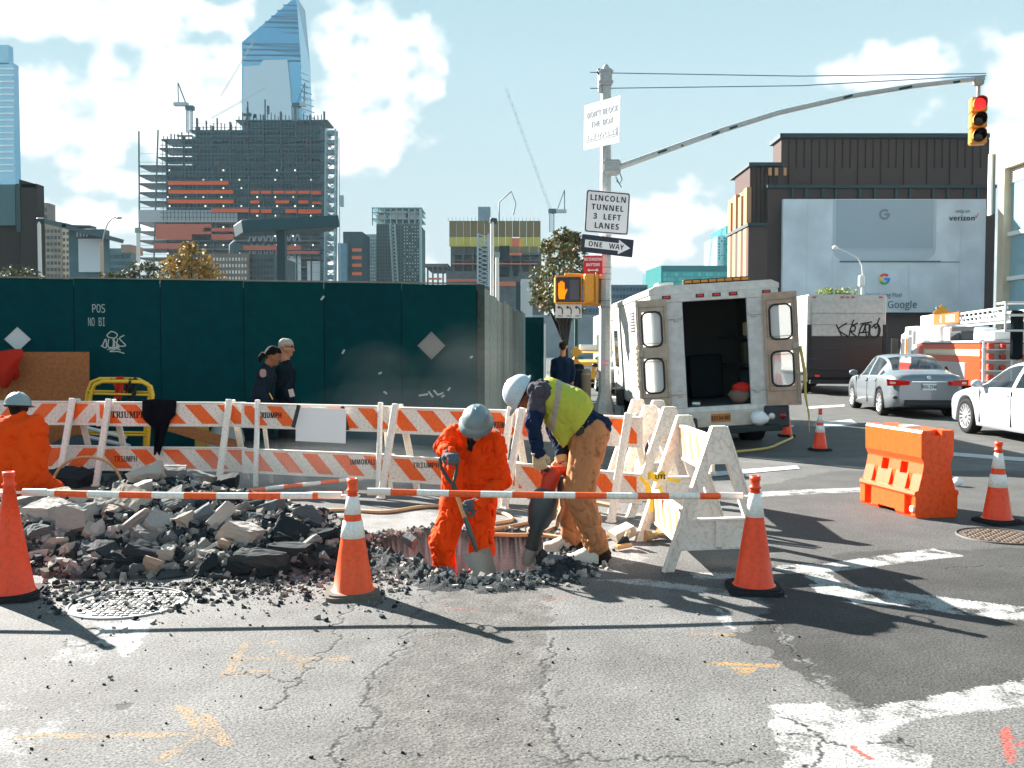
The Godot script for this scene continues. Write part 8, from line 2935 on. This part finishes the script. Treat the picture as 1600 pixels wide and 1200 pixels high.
	for q in [[345, 150, 398, 62, "thin slanting crane jib behind the glass peak tower"], [330, 185, 415, 137, "thin low crane jib above the steel frame tower"]]:
		mb = MB.new(S("a9b3b4"))
		lattice(mb, P(q[0], q[1], 360), P(q[2], q[3], 360), 0.6, 12, 0.06)
		tag(add(mb, "crane_jib", vm(0.5)), q[4], "crane")
	# ---- right of the pole
	t = bld("grey_terminal", "long low grey terminal building far behind the taxi", 930, 130)
	mb = MB.new(S("9aa6ae"))
	pbox(mb, 826, 1010, 492, null, 130, 20)
	add(mb, "blank_wall", conc, t, true)
	mb = MB.new(S("6f8590"))
	pbox(mb, 870, 1012, 445, 490, 150, 20)
	add(mb, "upper_block", conc, t, true)
	for j in 4: grid_windows(t, 872, 1010, 448 + j * 11, 456 + j * 11, 150, 26, 1, S("3c5966"), 0.75, 0.7, 0.1, null, "window_row")
	t = bld("teal_glass_block", "long teal glass block with stepped corner beside brown brick building", 1075, 210)
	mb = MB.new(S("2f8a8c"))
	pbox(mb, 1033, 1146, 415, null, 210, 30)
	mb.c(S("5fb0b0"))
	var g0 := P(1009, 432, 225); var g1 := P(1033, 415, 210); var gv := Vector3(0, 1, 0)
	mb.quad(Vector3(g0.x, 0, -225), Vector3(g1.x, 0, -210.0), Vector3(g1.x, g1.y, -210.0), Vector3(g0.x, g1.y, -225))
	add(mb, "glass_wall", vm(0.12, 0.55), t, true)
	mb = MB.new(S("1f7a80"))
	pbox(mb, 1033, 1146, 415, 423, 209.6, 0.3)
	add(mb, "parapet", vm(0.4), t, true)
	grid_windows(t, 1036, 1144, 425, 455, 210, 18, 4, S("4fa0a0"), 0.85, 0.8, 0.12, vm(0.1, 0.6))
	t = bld("teal_glass_tower", "small teal glass tower against the brown brick building", 1134, 260)
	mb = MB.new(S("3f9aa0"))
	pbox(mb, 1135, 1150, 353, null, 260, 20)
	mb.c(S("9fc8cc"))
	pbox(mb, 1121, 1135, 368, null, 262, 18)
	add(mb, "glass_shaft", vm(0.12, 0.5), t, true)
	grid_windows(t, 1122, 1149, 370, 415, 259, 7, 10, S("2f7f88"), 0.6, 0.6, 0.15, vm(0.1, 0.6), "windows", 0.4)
	brick_giant()
	# ---- cream block at right edge
	t = bld("cream_block", "cream stone block with big glazed bays at right edge", 1590, 82)
	mb = MB.new(S("d8c7ae"))
	var X := 43.2
	ubox(mb, X, X + 0.9, 0, 18.6, -83.0, -82.0, 0.03)
	ubox(mb, X, X + 0.9, 17.2, 18.7, -81.98, -60.0, 0.03)
	ubox(mb, X + 0.3, X + 1.2, 18.7, 19.2, -82.6, -60.0, 0.2)
	add(mb, "stone_frame", conc, t, true)
	for j in [[0.0, 7.4], [7.75, 11.3], [11.65, 15.9]]:
		for k in 3:
			mb = MB.new(S("8fb4c0"))
			ubox(mb, X + 0.6, X + 0.7, j[0], j[1], -81.9 + k * 7.0, -75.1 + k * 7.0)
			add(mb, "pane", vm(0.08, 0.3), t, true)
	for j in [7.4, 11.3]:
		mb = MB.new(S("e4e4e0"))
		ubox(mb, X + 0.35, X + 0.72, j, j + 0.35, -81.97, -60.0)
		add(mb, "transom", vm(0.5), t, true)
	mb = MB.new(S("c9c4ba"))
	for j in 7: ubox(mb, X + 0.5, X + 0.62, 15.95 + j * 0.17, 16.06 + j * 0.17, -81.97, -60.0)
	stuff(add(mb, "louvre", vm(0.5), t, true))
	mb = MB.new(S("dcd2c2"))
	pbox(mb, 1549, 1552, 240, 336, 80, 0.5)
	mb.c(S("5c666a"))
	pbox(mb, 1552, 1556, 241, 334, 80.4, 0.4)
	add(mb, "blade_sign", vm(0.6), t, true)
	# ---- trees
	var gc := [Color(0.07, 0.105, 0.04), Color(0.10, 0.12, 0.05), Color(0.13, 0.13, 0.06), Color(0.20, 0.10, 0.035), Color(0.09, 0.11, 0.06)]
	var bl := []
	for q in [[872, 400, 0.55], [850, 440, 0.6], [893, 395, 0.5], [880, 372, 0.35], [858, 385, 0.3], [865, 470, 0.55], [890, 450, 0.6], [845, 465, 0.4], [905, 425, 0.5], [870, 430, 0.6], [893, 480, 0.45], [900, 375, 0.3]]:
		bl.append([P(q[0], q[1], 25.0 + 0.8 * sin(q[0])), Vector3(1, 0.9, 1) * q[2] * 0.9])
	leaf_tree("street_tree", "street tree with thinning autumn leaves beside the walk signal", Vector3(P(882, 600, 25).x, 0, -25), 1.9, bl, 0.062, 17000, gc, 0.13)
	var yc := [S("a8843a"), S("967434"), S("8d6f3a"), S("b08f48"), S("6b6a36")]
	bl = []
	for q in [[300, 400, 1.1], [280, 412, 0.9], [318, 415, 1.0], [270, 425, 1.2], [330, 428, 0.9], [300, 428, 1.3], [295, 388, 0.6]]:
		bl.append([P(q[0], q[1], 45), Vector3(1, 0.75, 1) * q[2] * 0.75])
	leaf_tree("golden_tree", "golden leaved tree rising behind the green hoarding", Vector3(P(298, 600, 45).x, 0, -45), 3.6, bl, 0.11, 5200, yc, 0.16)
	var dg := [Color(0.05, 0.06, 0.03), Color(0.07, 0.08, 0.04), Color(0.09, 0.09, 0.05)]
	for q in [[20, 430, 1.3, "low dark green shrub behind the hoarding by brick block"], [235, 420, 1.1, "sparse dark shrub behind the hoarding below steel frame tower"], [190, 432, 0.8, "small dark shrub behind the hoarding near street lamp"]]:
		bl = []
		for k in 4: bl.append([P(q[0] + (k - 1.5) * 14, q[1] + 4 * (k % 2), 50), Vector3(1, 0.7, 0.8) * q[2] * 0.7])
		leaf_tree("dark_shrub", q[3], Vector3(P(q[0], 600, 50).x, 0, -50), 3.6, bl, 0.11, 1600, dg, 0.12)
	bl = []
	for k in 3: bl.append([P(1290 + k * 16, 460, 55), Vector3(0.8, 0.45, 0.6)])
	leaf_tree("pale_green_tree", "pale green tree top showing above the box truck", Vector3(P(1306, 600, 55).x, 0, -55), 3.6, bl, 0.12, 1400, [S("8d9a4a"), S("a3a862"), S("77883e")], 0.1)
	# ---- kerb side things by the pole
	var kb := MB.new(S("9a9a96"))
	kb.box(Vector3(1.05, 0.07, -38), Vector3(1.7, 0.14, 36.0), 0.02)
	struct(add(kb, "pavement", conc))
	for q in [[903, 24.5, 0.16, 1.05, "131c22", "dark litter bin on kerb behind yellow vest worker"], [916, 23.5, 0.12, 0.95, "6f6656", "weathered timber bollard on kerb beside the litter bin"]]:
		var o := thing("kerb_post", q[5], "bollard", Vector3(P(q[0], 600, q[1]).x, 0.14, -q[1]))
		mb = MB.new(S(q[4]))
		mb.lathe([Vector2(q[2], 0), Vector2(q[2] * 1.04, q[3] * 0.9), Vector2(q[2] * 0.9, q[3]), Vector2(q[2] * 0.2, q[3] * 1.03)], 14)
		add(mb, "drum", vm(0.8), o)
		mb = MB.new(S(q[4]) * 1.6)
		mb.lathe([Vector2(q[2] * 1.06, q[3] * 0.86), Vector2(q[2] * 1.1, q[3] * 0.88), Vector2(q[2] * 1.06, q[3] * 0.9)], 14, Vector3.ZERO, true, false)
		add(mb, "rim", vm(0.6), o)
	var gp := thing("green_post", "thin green pole carrying yellow markers beside the walking person", "post", Vector3(P(900, 600, 26).x, 0.14, -26))
	mb = MB.new(S("1c4a40"))
	mb.tube([Vector3.ZERO, Vector3(0, 2.3, 0)], 0.05, 8)
	add(mb, "pole", vm(0.6), gp)
	for j in 2:
		mb = MB.new(S("e5a51c"))
		mb.T = xf(Vector3(0, 1.38 - 0.34 * j, 0.06))
		mb.prism(PackedVector2Array([Vector2(0.17, 0), Vector2(0, 0.17), Vector2(-0.17, 0), Vector2(0, -0.17)]), 0.0, 0.01)
		add(mb, "yellow_marker", vm(0.5), gp)
	var ya := thing("yellow_arrow_sign", "yellow diamond two way arrow sign beside the white van", "sign", Vector3(P(958, 600, 42).x, 0, -42))
	mb = MB.new(S("e8a31a"))
	mb.T = xf(Vector3(0, P(958, 484, 42).y, 0))
	mb.prism(PackedVector2Array([Vector2(0.34, 0), Vector2(0, 0.34), Vector2(-0.34, 0), Vector2(0, -0.34)]), 0.0, 0.01)
	add(mb, "plate", vm(0.5), ya)
	mb = MB.new(S("14140f"))
	mb.T = xf(Vector3(0, P(958, 484, 42).y, 0.012))
	for s in [-1, 1]:
		mb.bar(Vector3(s * 0.08, -0.14, 0), Vector3(s * 0.08, 0.14, 0), 0.035, 0.006, Vector3.BACK)
		mb.tri(Vector3(s * 0.08 - 0.06, s * 0.08, 0.004), Vector3(s * 0.08 + 0.06, s * 0.08, 0.004), Vector3(s * 0.08, s * 0.18, 0.004))
	stuff(add(mb, "two_way_arrows", vm(0.6), ya))
	mb = MB.new(S("8f9494"))
	mb.tube([Vector3(0, 0, -0.04), Vector3(0, P(958, 484, 42).y, -0.04)], 0.035, 6)
	add(mb, "post", vm(0.5), ya)
	var rl := thing("white_railing", "white site railing beyond the dark green panel", "railing", Vector3(P(862, 600, 33).x, 0, -33))
	for k in 9:
		mb = MB.new(S("c9cfcf"))
		mb.box(Vector3(-0.5 + 0.11 * k, 0.75, 0), Vector3(0.03, 1.0, 0.03))
		add(mb, "baluster", vm(0.6), rl)
	for y in [0.28, 1.24]:
		mb = MB.new(S("c9cfcf"))
		mb.box(Vector3(-0.06, y, 0), Vector3(1.05, 0.05, 0.05))
		add(mb, "rail", vm(0.6), rl)
	for k in 2:
		mb = MB.new(S("c9cfcf"))
		mb.box(Vector3(-0.56 + 1.0 * k, 0.65, 0), Vector3(0.06, 1.3, 0.06))
		add(mb, "post", vm(0.6), rl)
func steel_tower():
	var Z := 350.0
	var t := bld("steel_frame_tower", "unfinished steel frame tower with dark floors and orange netting bands", 370, Z)
	var sm := vm(0.6, 0.2)
	var core := MB.new(S("66767c"))
	pbox(core, 262, 505, 258, null, Z + 5, 7)
	pbox(core, 300, 505, 214, 258, Z + 5, 6)
	pbox(core, 380, 500, 192, 214, Z + 5, 6)
	add(core, "lift_core", vm(0.9), t, true)
	# floors, each its own slab
	var ys := [187, 203, 217, 231, 245, 258, 273, 286, 300, 314, 329, 347, 361, 375, 388, 402, 416, 430]
	for i in ys.size():
		var l: float = [368, 296, 252, 249, 247, 217, 217, 217, 217, 217, 217, 217, 217, 217, 217, 217, 217, 217][i]
		var r: float = 508 if i else 512
		var mb := MB.new(S("35525c") if i < 11 else S("6a6a6c"))
		pbox(mb, l, r, ys[i], ys[i] + 2.2, Z, 12)
		add(mb, "floor_slab", sm, t, true)
	# columns
	var k := 0
	for x in [258, 285, 306, 330, 358, 385, 410, 437, 460, 483, 505]:
		var top: float = 217 if x < 296 else (196 if x < 370 else 180)
		var mb := MB.new(S("2d4650"))
		pbox(mb, x, x + 2.2, top - 6 * (k % 3), null, Z - 0.3, 1.2)
		add(mb, "column", sm, t, true)
		k += 1
	for q in [[217, 205, 219, null], [247, 203, 236, null]]:
		var mb := MB.new(S("51666c"))
		mb.bar(P(q[0], q[1], Z - 0.5), Vector3(P(q[2], 500, Z).x, 0, -Z + 0.5), 0.45, 0.45)
		add(mb, "outrigger_post", sm, t, true)
	var br := MB.new(S("5d3b3a"))
	for q in [[386, 218, 368, 243], [300, 222, 316, 243], [436, 222, 455, 240], [478, 215, 482, 240], [470, 240, 476, 255], [482, 240, 476, 255], [335, 250, 350, 272], [410, 250, 425, 272], [450, 256, 466, 285]]:
		br.bar(P(q[0], q[1], Z - 0.6), P(q[2], q[3], Z - 0.6), 0.5, 0.5)
	stuff(add(br, "diagonal_brace", sm, t, true))
	# netting bands
	var nets := [[262, 283, 357, 288], [263, 297, 364, 302], [391, 298, 405, 302], [408, 298, 424, 302], [427, 298, 444, 302], [446, 298, 463, 302], [465, 298, 484, 302], [486, 298, 502, 303], [262, 312, 365, 317], [391, 313, 405, 317], [430, 313, 452, 317], [466, 313, 482, 317], [488, 315, 502, 318], [330, 326, 388, 331], [391, 327, 405, 332], [408, 327, 424, 332], [446, 327, 463, 332], [466, 327, 502, 333], [243, 350, 330, 374], [318, 356, 380, 361], [300, 366, 365, 374], [380, 384, 470, 390], [430, 392, 500, 396], [240, 380, 300, 388], [480, 358, 500, 362]]
	for q in nets:
		var mb := MB.new(S("f4683a") if q[1] < 340 else S("cc6e5a"))
		pbox(mb, q[0], q[2], q[1], q[3] + 0.6, Z - 1.9, 0.2)
		add(mb, "orange_net", vm(0.9, 0.0, "cloth", 0.15), t, true)
	var sc := MB.new(S("3f6470"))
	for i in 44:
		var x := 253.0 + i * 5.8
		pbox(sc, x, x + 0.7, (219 if x < 296 else (205 if x < 368 else 189)), 345, Z - 1.6, 0.15)
	for i in 22: pbox(sc, 250 if i > 3 else 300, 507, 192 + i * 7.0, 192.6 + i * 7.0, Z - 1.6, 0.12)
	stuff(add(sc, "scaffold_tubes", sm, t, true))
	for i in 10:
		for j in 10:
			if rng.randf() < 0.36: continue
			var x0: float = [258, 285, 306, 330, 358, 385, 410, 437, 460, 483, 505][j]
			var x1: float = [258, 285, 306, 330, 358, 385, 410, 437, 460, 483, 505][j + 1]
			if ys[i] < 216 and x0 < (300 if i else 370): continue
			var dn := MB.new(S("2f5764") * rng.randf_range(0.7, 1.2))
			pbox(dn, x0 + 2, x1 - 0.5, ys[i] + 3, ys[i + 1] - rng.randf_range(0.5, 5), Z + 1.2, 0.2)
			add(dn, "bay_shade_sheet", vm(0.95, 0.0, "cloth", 0.2), t, true)  # added dark sheets, painting the shade inside the open bays
	var ws := MB.new(S("b9bdc2"))
	pbox(ws, 216, 371, 328, 347, Z - 1.2, 0.5)
	add(ws, "white_shroud", vm(0.9, 0.0, "cloth", 0.1), t, true)
	var gn := MB.new(S("8d9a76"))
	pbox(gn, 290, 338, 350, 372, Z + 3, 0.4)
	add(gn, "green_screen", vm(0.9), t, true)
	var tr := MB.new(S("8f9ba0"))
	for i in 9:
		var x := 388 + i * 9
		tr.bar(P(x, 378, Z - 0.5), P(x + 5, 365, Z - 0.5), 0.4, 0.4)
		tr.bar(P(x + 5, 365, Z - 0.5), P(x + 9, 378, Z - 0.5), 0.4, 0.4)
		tr.bar(P(x, 404, Z - 0.5), P(x + 5, 380, Z - 0.5), 0.35, 0.35)
		tr.bar(P(x + 5, 380, Z - 0.5), P(x + 9, 404, Z - 0.5), 0.35, 0.35)
	stuff(add(tr, "truss", sm, t, true))
	var lw := MB.new(S("c9ccd0"))
	for q in [[376, 343, 386, 352], [390, 345, 404, 353], [408, 344, 424, 352], [427, 344, 440, 350], [480, 408, 500, 440], [447, 400, 470, 440]]: pbox(lw, q[0], q[2], q[1], q[3], Z - 0.1, 0.3)
	stuff(add(lw, "pale_sheeting", vm(0.8), t, true))
	# work lights along the slabs
	var dots := MB.new()
	for i in range(5, 17):
		for j in 9:
			if rng.randf() < 0.35: continue
			var p := P(262 + j * 28 + (3 if i % 2 else 0), ys[i] + 8, Z - 0.6)
			dots.box(p, Vector3(0.55, 0.55, 0.2))
	stuff(add(dots, "work_lights", glow(Color(1, 0.97, 0.88), 0.25), t, true))
	# ragged top
	var rg := MB.new(S("27424c"))
	for i in 46:
		var x := 255 + i * 5.6
		var y: float = 217 if x < 296 else (203 if x < 368 else 187)
		pbox(rg, x, x + rng.randf_range(0.6, 1.6), y - rng.randf_range(1, 12), y, Z + rng.randf_range(0, 10), 0.5)
	for q in [[413, 155, 414.2, 190], [386, 158, 387, 188], [417, 165, 420, 178], [338, 184, 339.4, 204], [321, 188, 322.4, 204], [305, 198, 312, 204], [380, 177, 392, 181], [396, 178, 400, 184], [276, 211, 300, 213]]: pbox(rg, q[0], q[2], q[1], q[3], Z + 2, 1.0)
	stuff(add(rg, "steel_stub", sm, t, true))
	var lines := MB.new(S("6f8f98"))
	for i in ys.size():
		if i < 2: continue
		pbox(lines, 217 if i > 3 else 250, 506, ys[i] - 5, ys[i] - 4.5, Z - 0.8, 0.1)
	stuff(add(lines, "safety_cable", sm, t, true))
	for j in range(0, 14):
		var mb := MB.new(S("2a4a56") if j % 2 else S("3b5a64"))
		pbox(mb, 500, 507, 205 + j * 17, 219 + j * 17, Z - 1.5, 3)
		add(mb, "corner_panel", sm, t, true)
	var hm := MB.new(S("8fa6ae"))
	lattice(hm, P(518, 203, Z - 4), Vector3(P(518, 500, Z).x, 0, -Z + 4), 3.6, 30, 0.5)
	add(hm, "hoist_mast", sm, t, true)
	var hs := MB.new(S("6d858e"))
	for j in 16: hs.box(P(518, 208 + j * 15, Z - 4), Vector3(2.6, 1.6, 2.6), 0.1)
	stuff(add(hs, "hoist_landing", sm, t, true))
	var h2 := MB.new(S("9fb6c0"))
	pbox(h2, 529, 530, 215, null, Z - 3, 0.4)
	pbox(h2, 531, 536, 305, 322, Z - 3, 2)
	add(h2, "hoist_cable", sm, t, true)
func glass_peak():
	var Z := 700.0
	var t := bld("glass_peak_tower", "tall blue glass tower with slanted pointed crown behind steel frame tower", 430, Z)
	var gm := vm(0.14, 0.45)
	var p := func(x, y, z): return P(x, y, z)
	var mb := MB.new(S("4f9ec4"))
	var A: Vector3 = p.call(378, 66, Z); var B: Vector3 = p.call(448, 4, Z + 6); var C: Vector3 = p.call(463, -6, Z + 8)
	var Dn: Vector3 = p.call(470, 92, Z); var E := Vector3(p.call(476, 300, Z).x, 0, -Z); var F := Vector3(p.call(374, 300, Z).x, 0, -Z)
	mb.quad(F, E, Dn, A)
	mb.tri(A, Dn, C)
	add(mb, "front_glass", gm, t, true)
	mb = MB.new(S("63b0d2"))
	var G1: Vector3 = p.call(463, -6, Z + 8); var H: Vector3 = p.call(485, 105, Z + 45); var I := Vector3(p.call(496, 300, Z + 45).x, 0, -Z - 45)
	mb.quad(E, I, H, Dn)
	mb.tri(Dn, H, G1)
	add(mb, "side_glass", gm, t, true)
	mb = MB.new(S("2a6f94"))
	var F2 := F + Vector3(0, 0, -45); var A2 := A + Vector3(0, 0, -45); var G2 := G1 + Vector3(0, 0, -30)
	mb.quad(I, F2, A2, H); mb.tri(A2, G2, H); mb.quad(F2, F, A, A2); mb.quad(A, G1, G2, A2); mb.tri(G1, H, G2)
	add(mb, "back_glass", gm, t, true)
	# pale sheet painted as the cloud reflection in the lower front glass
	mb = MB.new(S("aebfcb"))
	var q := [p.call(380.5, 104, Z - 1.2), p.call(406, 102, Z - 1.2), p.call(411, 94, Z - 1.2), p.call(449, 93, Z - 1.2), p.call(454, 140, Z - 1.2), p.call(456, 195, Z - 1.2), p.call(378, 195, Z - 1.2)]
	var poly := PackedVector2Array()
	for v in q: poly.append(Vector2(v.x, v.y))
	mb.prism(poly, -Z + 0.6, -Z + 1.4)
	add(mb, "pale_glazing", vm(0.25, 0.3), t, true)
	for j in 11:
		mb = MB.new(S("1d5f86"))
		var y := 8.0 + j * 8.6
		var xl := lerpf(447, 379, clampf((y - 4) / 62.0, 0, 1)); var xr := lerpf(464, 470, clampf(y / 92.0, 0, 1))
		mb.bar(p.call(xl, y, Z - 0.8 + (4 if y < 60 else 0)), p.call(xr, y + 0.6, Z - 0.8 + (4 if y < 60 else 0)), 0.9, 0.7)
		add(mb, "floor_line", vm(0.4), t, true)
	for j in 20:
		mb = MB.new(S("2a7aa6"))
		var y := 10.0 + j * 9.4
		var x0 := lerpf(464, 474, clampf(y / 190.0, 0, 1)); var x1 := lerpf(465, 494, clampf(y / 190.0, 0, 1))
		mb.bar(p.call(x0, y, Z - 0.5 + (8 if y < 70 else 0)), p.call(x1, y + 5.0 * (y / 190.0) + 2, Z + 38), 0.8, 0.6)
		add(mb, "floor_line", vm(0.4), t, true)
func brick_giant():
	var Z := 90.0
	var t := bld("brown_brick_building", "huge brown brick building with flat parapets and a giant phone poster", 1370, Z)
	var brick := vm(0.92, 0.0, "stone", 0.4)
	var bc := S("685a58")
	var mb := MB.new(bc)
	pbox(mb, 1221, 1545, 212, 300, Z + 5, 3)
	add(mb, "upper_block", brick, t, true)
	mb = MB.new(bc * 0.95)
	pbox(mb, 1172, 1222, 257, 360, Z + 1, 6)
	add(mb, "corner_block", brick, t, true)
	mb = MB.new(bc * 0.9)
	pbox(mb, 1200, 1556, 292, null, Z, 5)
	add(mb, "main_block", brick, t, true)
	mb = MB.new(bc * 0.92)
	pbox(mb, 1169.5, 1199.8, 352, null, Z - 0.3, 8)
	add(mb, "low_wing", brick, t, true)
	var pw := MB.new(S("b98f6e"))
	pbox(pw, 1171.5, 1172.5, 292, null, Z + 0.9, 9)
	add(pw, "side_wall", brick, t, true)
	for i in 4:
		mb = MB.new(S("c49a78"))
		var o := P(1170, 300, Z + 1)
		ubox(mb, o.x - 0.35, o.x + 0.1, 0, P(1170, 294 + 8 * (i % 2), Z + 1).y, -Z - 1.6 - i * 2.2, -Z - 0.4 - i * 2.2)
		add(mb, "pilaster", brick, t, true)
	for q in [[1219, 1547, 208, 215, 4.6, 4], [1170.5, 1223, 253.5, 259, 0.6, 8], [1199, 1558, 288.5, 293.5, -0.4, 3], [1168.5, 1200.5, 348, 353, -0.6, 9]]:
		mb = MB.new(S("16343c"))
		pbox(mb, q[0], q[1], q[2], q[3], Z + q[4], q[5])
		add(mb, "parapet_coping", vm(0.6), t, true)
	for i in 27:
		mb = MB.new(S("4a3b35"))
		pbox(mb, 1233 + i * 12.0, 1234 + i * 12.0, 217, 262 if i % 3 else 290, Z + 4.85, 0.15)
		add(mb, "wall_joint", vm(0.9), t, true)
	for i in 7:
		mb = MB.new(S("4a3b35"))
		pbox(mb, 1176 + i * 6.5, 1177 + i * 6.5, 259, 348, Z + 0.85, 0.15)
		add(mb, "wall_joint", vm(0.9), t, true)
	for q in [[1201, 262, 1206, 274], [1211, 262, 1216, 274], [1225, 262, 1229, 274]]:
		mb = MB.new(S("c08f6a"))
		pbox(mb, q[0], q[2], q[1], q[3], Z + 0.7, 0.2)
		add(mb, "painted_lit_recess", vm(0.8), t, true)  # tan boxes, the lit look of recesses is put into their colour
	for x in [1237, 1258, 1284, 1305, 1342, 1366, 1399, 1421, 1457, 1480, 1507, 1527]:
		mb = MB.new(S("173c40"))
		pbox(mb, x, x + 4, 293.5, 310, Z - 0.25, 0.25)
		add(mb, "steel_column", vm(0.6), t, true)
	# poster
	var pz := Z - 1.2
	var po := thing("phone_poster", "giant grey phone poster with colourful letter and sponsor name on brick building", "poster", Vector3(P(1382, 500, pz).x, 0, -pz))
	mb = MB.new(S("cbd6df"))
	pbox(mb, 1224, 1541, 311, 488, pz, 0.5)
	add(mb, "poster_sheet", vm(0.75, 0.0, "dirt", 0.04), po, true)
	for i in 7:
		mb = MB.new(S("b6c5d0"))
		pbox(mb, 1262 + i * 40, 1262.6 + i * 40, 312, 487, pz - 0.02, 0.015)
		add(mb, "sheet_seam", vm(0.75), po, true)
	var T := Transform3D(Basis.IDENTITY, Vector3(0, 0, -pz + 0.06))
	var r := func(q, z, col, called, rad):
		var a := on_plane(q[0], q[1], T); var b := on_plane(q[2], q[3], T)
		var m := MB.new(col)
		var w: float = b.x - a.x; var h: float = a.y - b.y
		var s := PackedVector2Array()
		if rad > 0.0:
			for i in 7: s.append(Vector2(b.x - rad, b.y + rad) + Vector2(cos(-PI / 2 * i / 6.0), sin(-PI / 2 * i / 6.0)) * rad)
			for i in 7: s.append(Vector2(a.x + rad, b.y + rad) + Vector2(cos(-PI / 2 - PI / 2 * i / 6.0), sin(-PI / 2 - PI / 2 * i / 6.0)) * rad)
			s.append(Vector2(a.x, a.y)); s.append(Vector2(b.x, a.y))
		else: s = PackedVector2Array([Vector2(a.x, b.y), Vector2(b.x, b.y), Vector2(b.x, a.y), Vector2(a.x, a.y)])
		m.prism(s, -pz + z, -pz + z + 0.01)
		add(m, called, vm(0.7), po, true)
	r.call([1303, 312, 1462, 407], 0.02, S("a6b3be"), "printed_phone", 1.2)
	r.call([1307, 312, 1458, 388], 0.035, S("94a2ad"), "printed_phone_back", 0.0)
	r.call([1303, 388, 1462, 390], 0.05, S("a2b0ba"), "printed_seam", 0.0)
	r.call([1312, 407.5, 1470, 410], 0.03, S("56656e"), "printed_shadow", 0.0)
	r.call([1470, 408.5, 1500, 410], 0.03, S("7c8c97"), "printed_shadow", 0.0)
	var o1 := on_plane(1382, 335, T); var o2 := on_plane(1382, 436, T)
	var gp := S("6e7c86")
	var off := Vector3(-po.position.x, 0, 0)
	letter_g(po, Vector3(o1.x - po.position.x, o1.y, 0.07), 0.52, [gp, gp, gp, gp], "grey_letter")
	letter_g(po, Vector3(o2.x - po.position.x, o2.y, 0.07), 0.54, [S("d9483b"), S("e8b22a"), S("3d9a58"), S("3f7fd8")], "coloured_letter")
	var T3 := Transform3D(Basis.IDENTITY, Vector3(po.position.x, 0, -pz))
	face_text("only on", 1493, 1515, 330, 5, T3, po, flat(S("2c3a44")), "Droid Sans", false, "lettering", 0.06)
	face_text("verizon", 1483, 1523, 341, 7.5, T3, po, flat(S("1d2a33")), "Droid Sans", true, "lettering", 0.06)
	face_text("Introducing Pixel", 1353, 1409, 461, 7, T3, po, flat(S("5b6a75")), "Droid Sans", false, "lettering", 0.06)
	face_text("Google", 1387, 1432, 476, 11, T3, po, flat(S("36454f")), "Droid Sans", false, "lettering", 0.06)
	mb = MB.new(S("c43a3a"))
	var v0 := on_plane(1524, 337, T); var v1 := on_plane(1525.5, 340, T); var v2 := on_plane(1529, 333, T)
	ribbon(mb, PackedVector2Array([v0, v1, v2]), 0.06, -pz + 0.06)
	add(mb, "red_tick", vm(0.7), po, true)

# ---------------------------------------------------------------- dust thrown up by the jackhammer: thickest in the middle, thinning outward
func build_dust():
	for q in [[650, 735, 12.2, Vector3(4.8, 2.6, 2.8), 0.13], [490, 752, 10.8, Vector3(4.6, 1.1, 2.0), 0.5], [590, 670, 12.9, Vector3(1.8, 2.6, 1.6), 0.13], [735, 650, 13.0, Vector3(2.0, 2.8, 1.6), 0.12], [680, 855, 7.9, Vector3(1.6, 0.7, 0.9), 0.1]]:
		for k in 5:
			var m := FogMaterial.new()
			m.density = q[4] * [0.08, 0.13, 0.2, 0.27, 0.32][k]
			m.albedo = Color(0.93, 0.93, 0.92)
			var f := FogVolume.new()
			f.shape = RenderingServer.FOG_VOLUME_SHAPE_ELLIPSOID
			f.size = q[3] * [1.0, 0.84, 0.68, 0.52, 0.36][k]
			f.material = m
			f.position = P(q[0] + 9 * sin(k * 2.1), q[1] + 6 * cos(k * 1.7), q[2] + 0.1 * k)
			hang(f, "dust_cloud", self)
			stuff(f)
			tag(f, "pale dust hanging behind the diggers and barricades", "dust", "drifting dust")
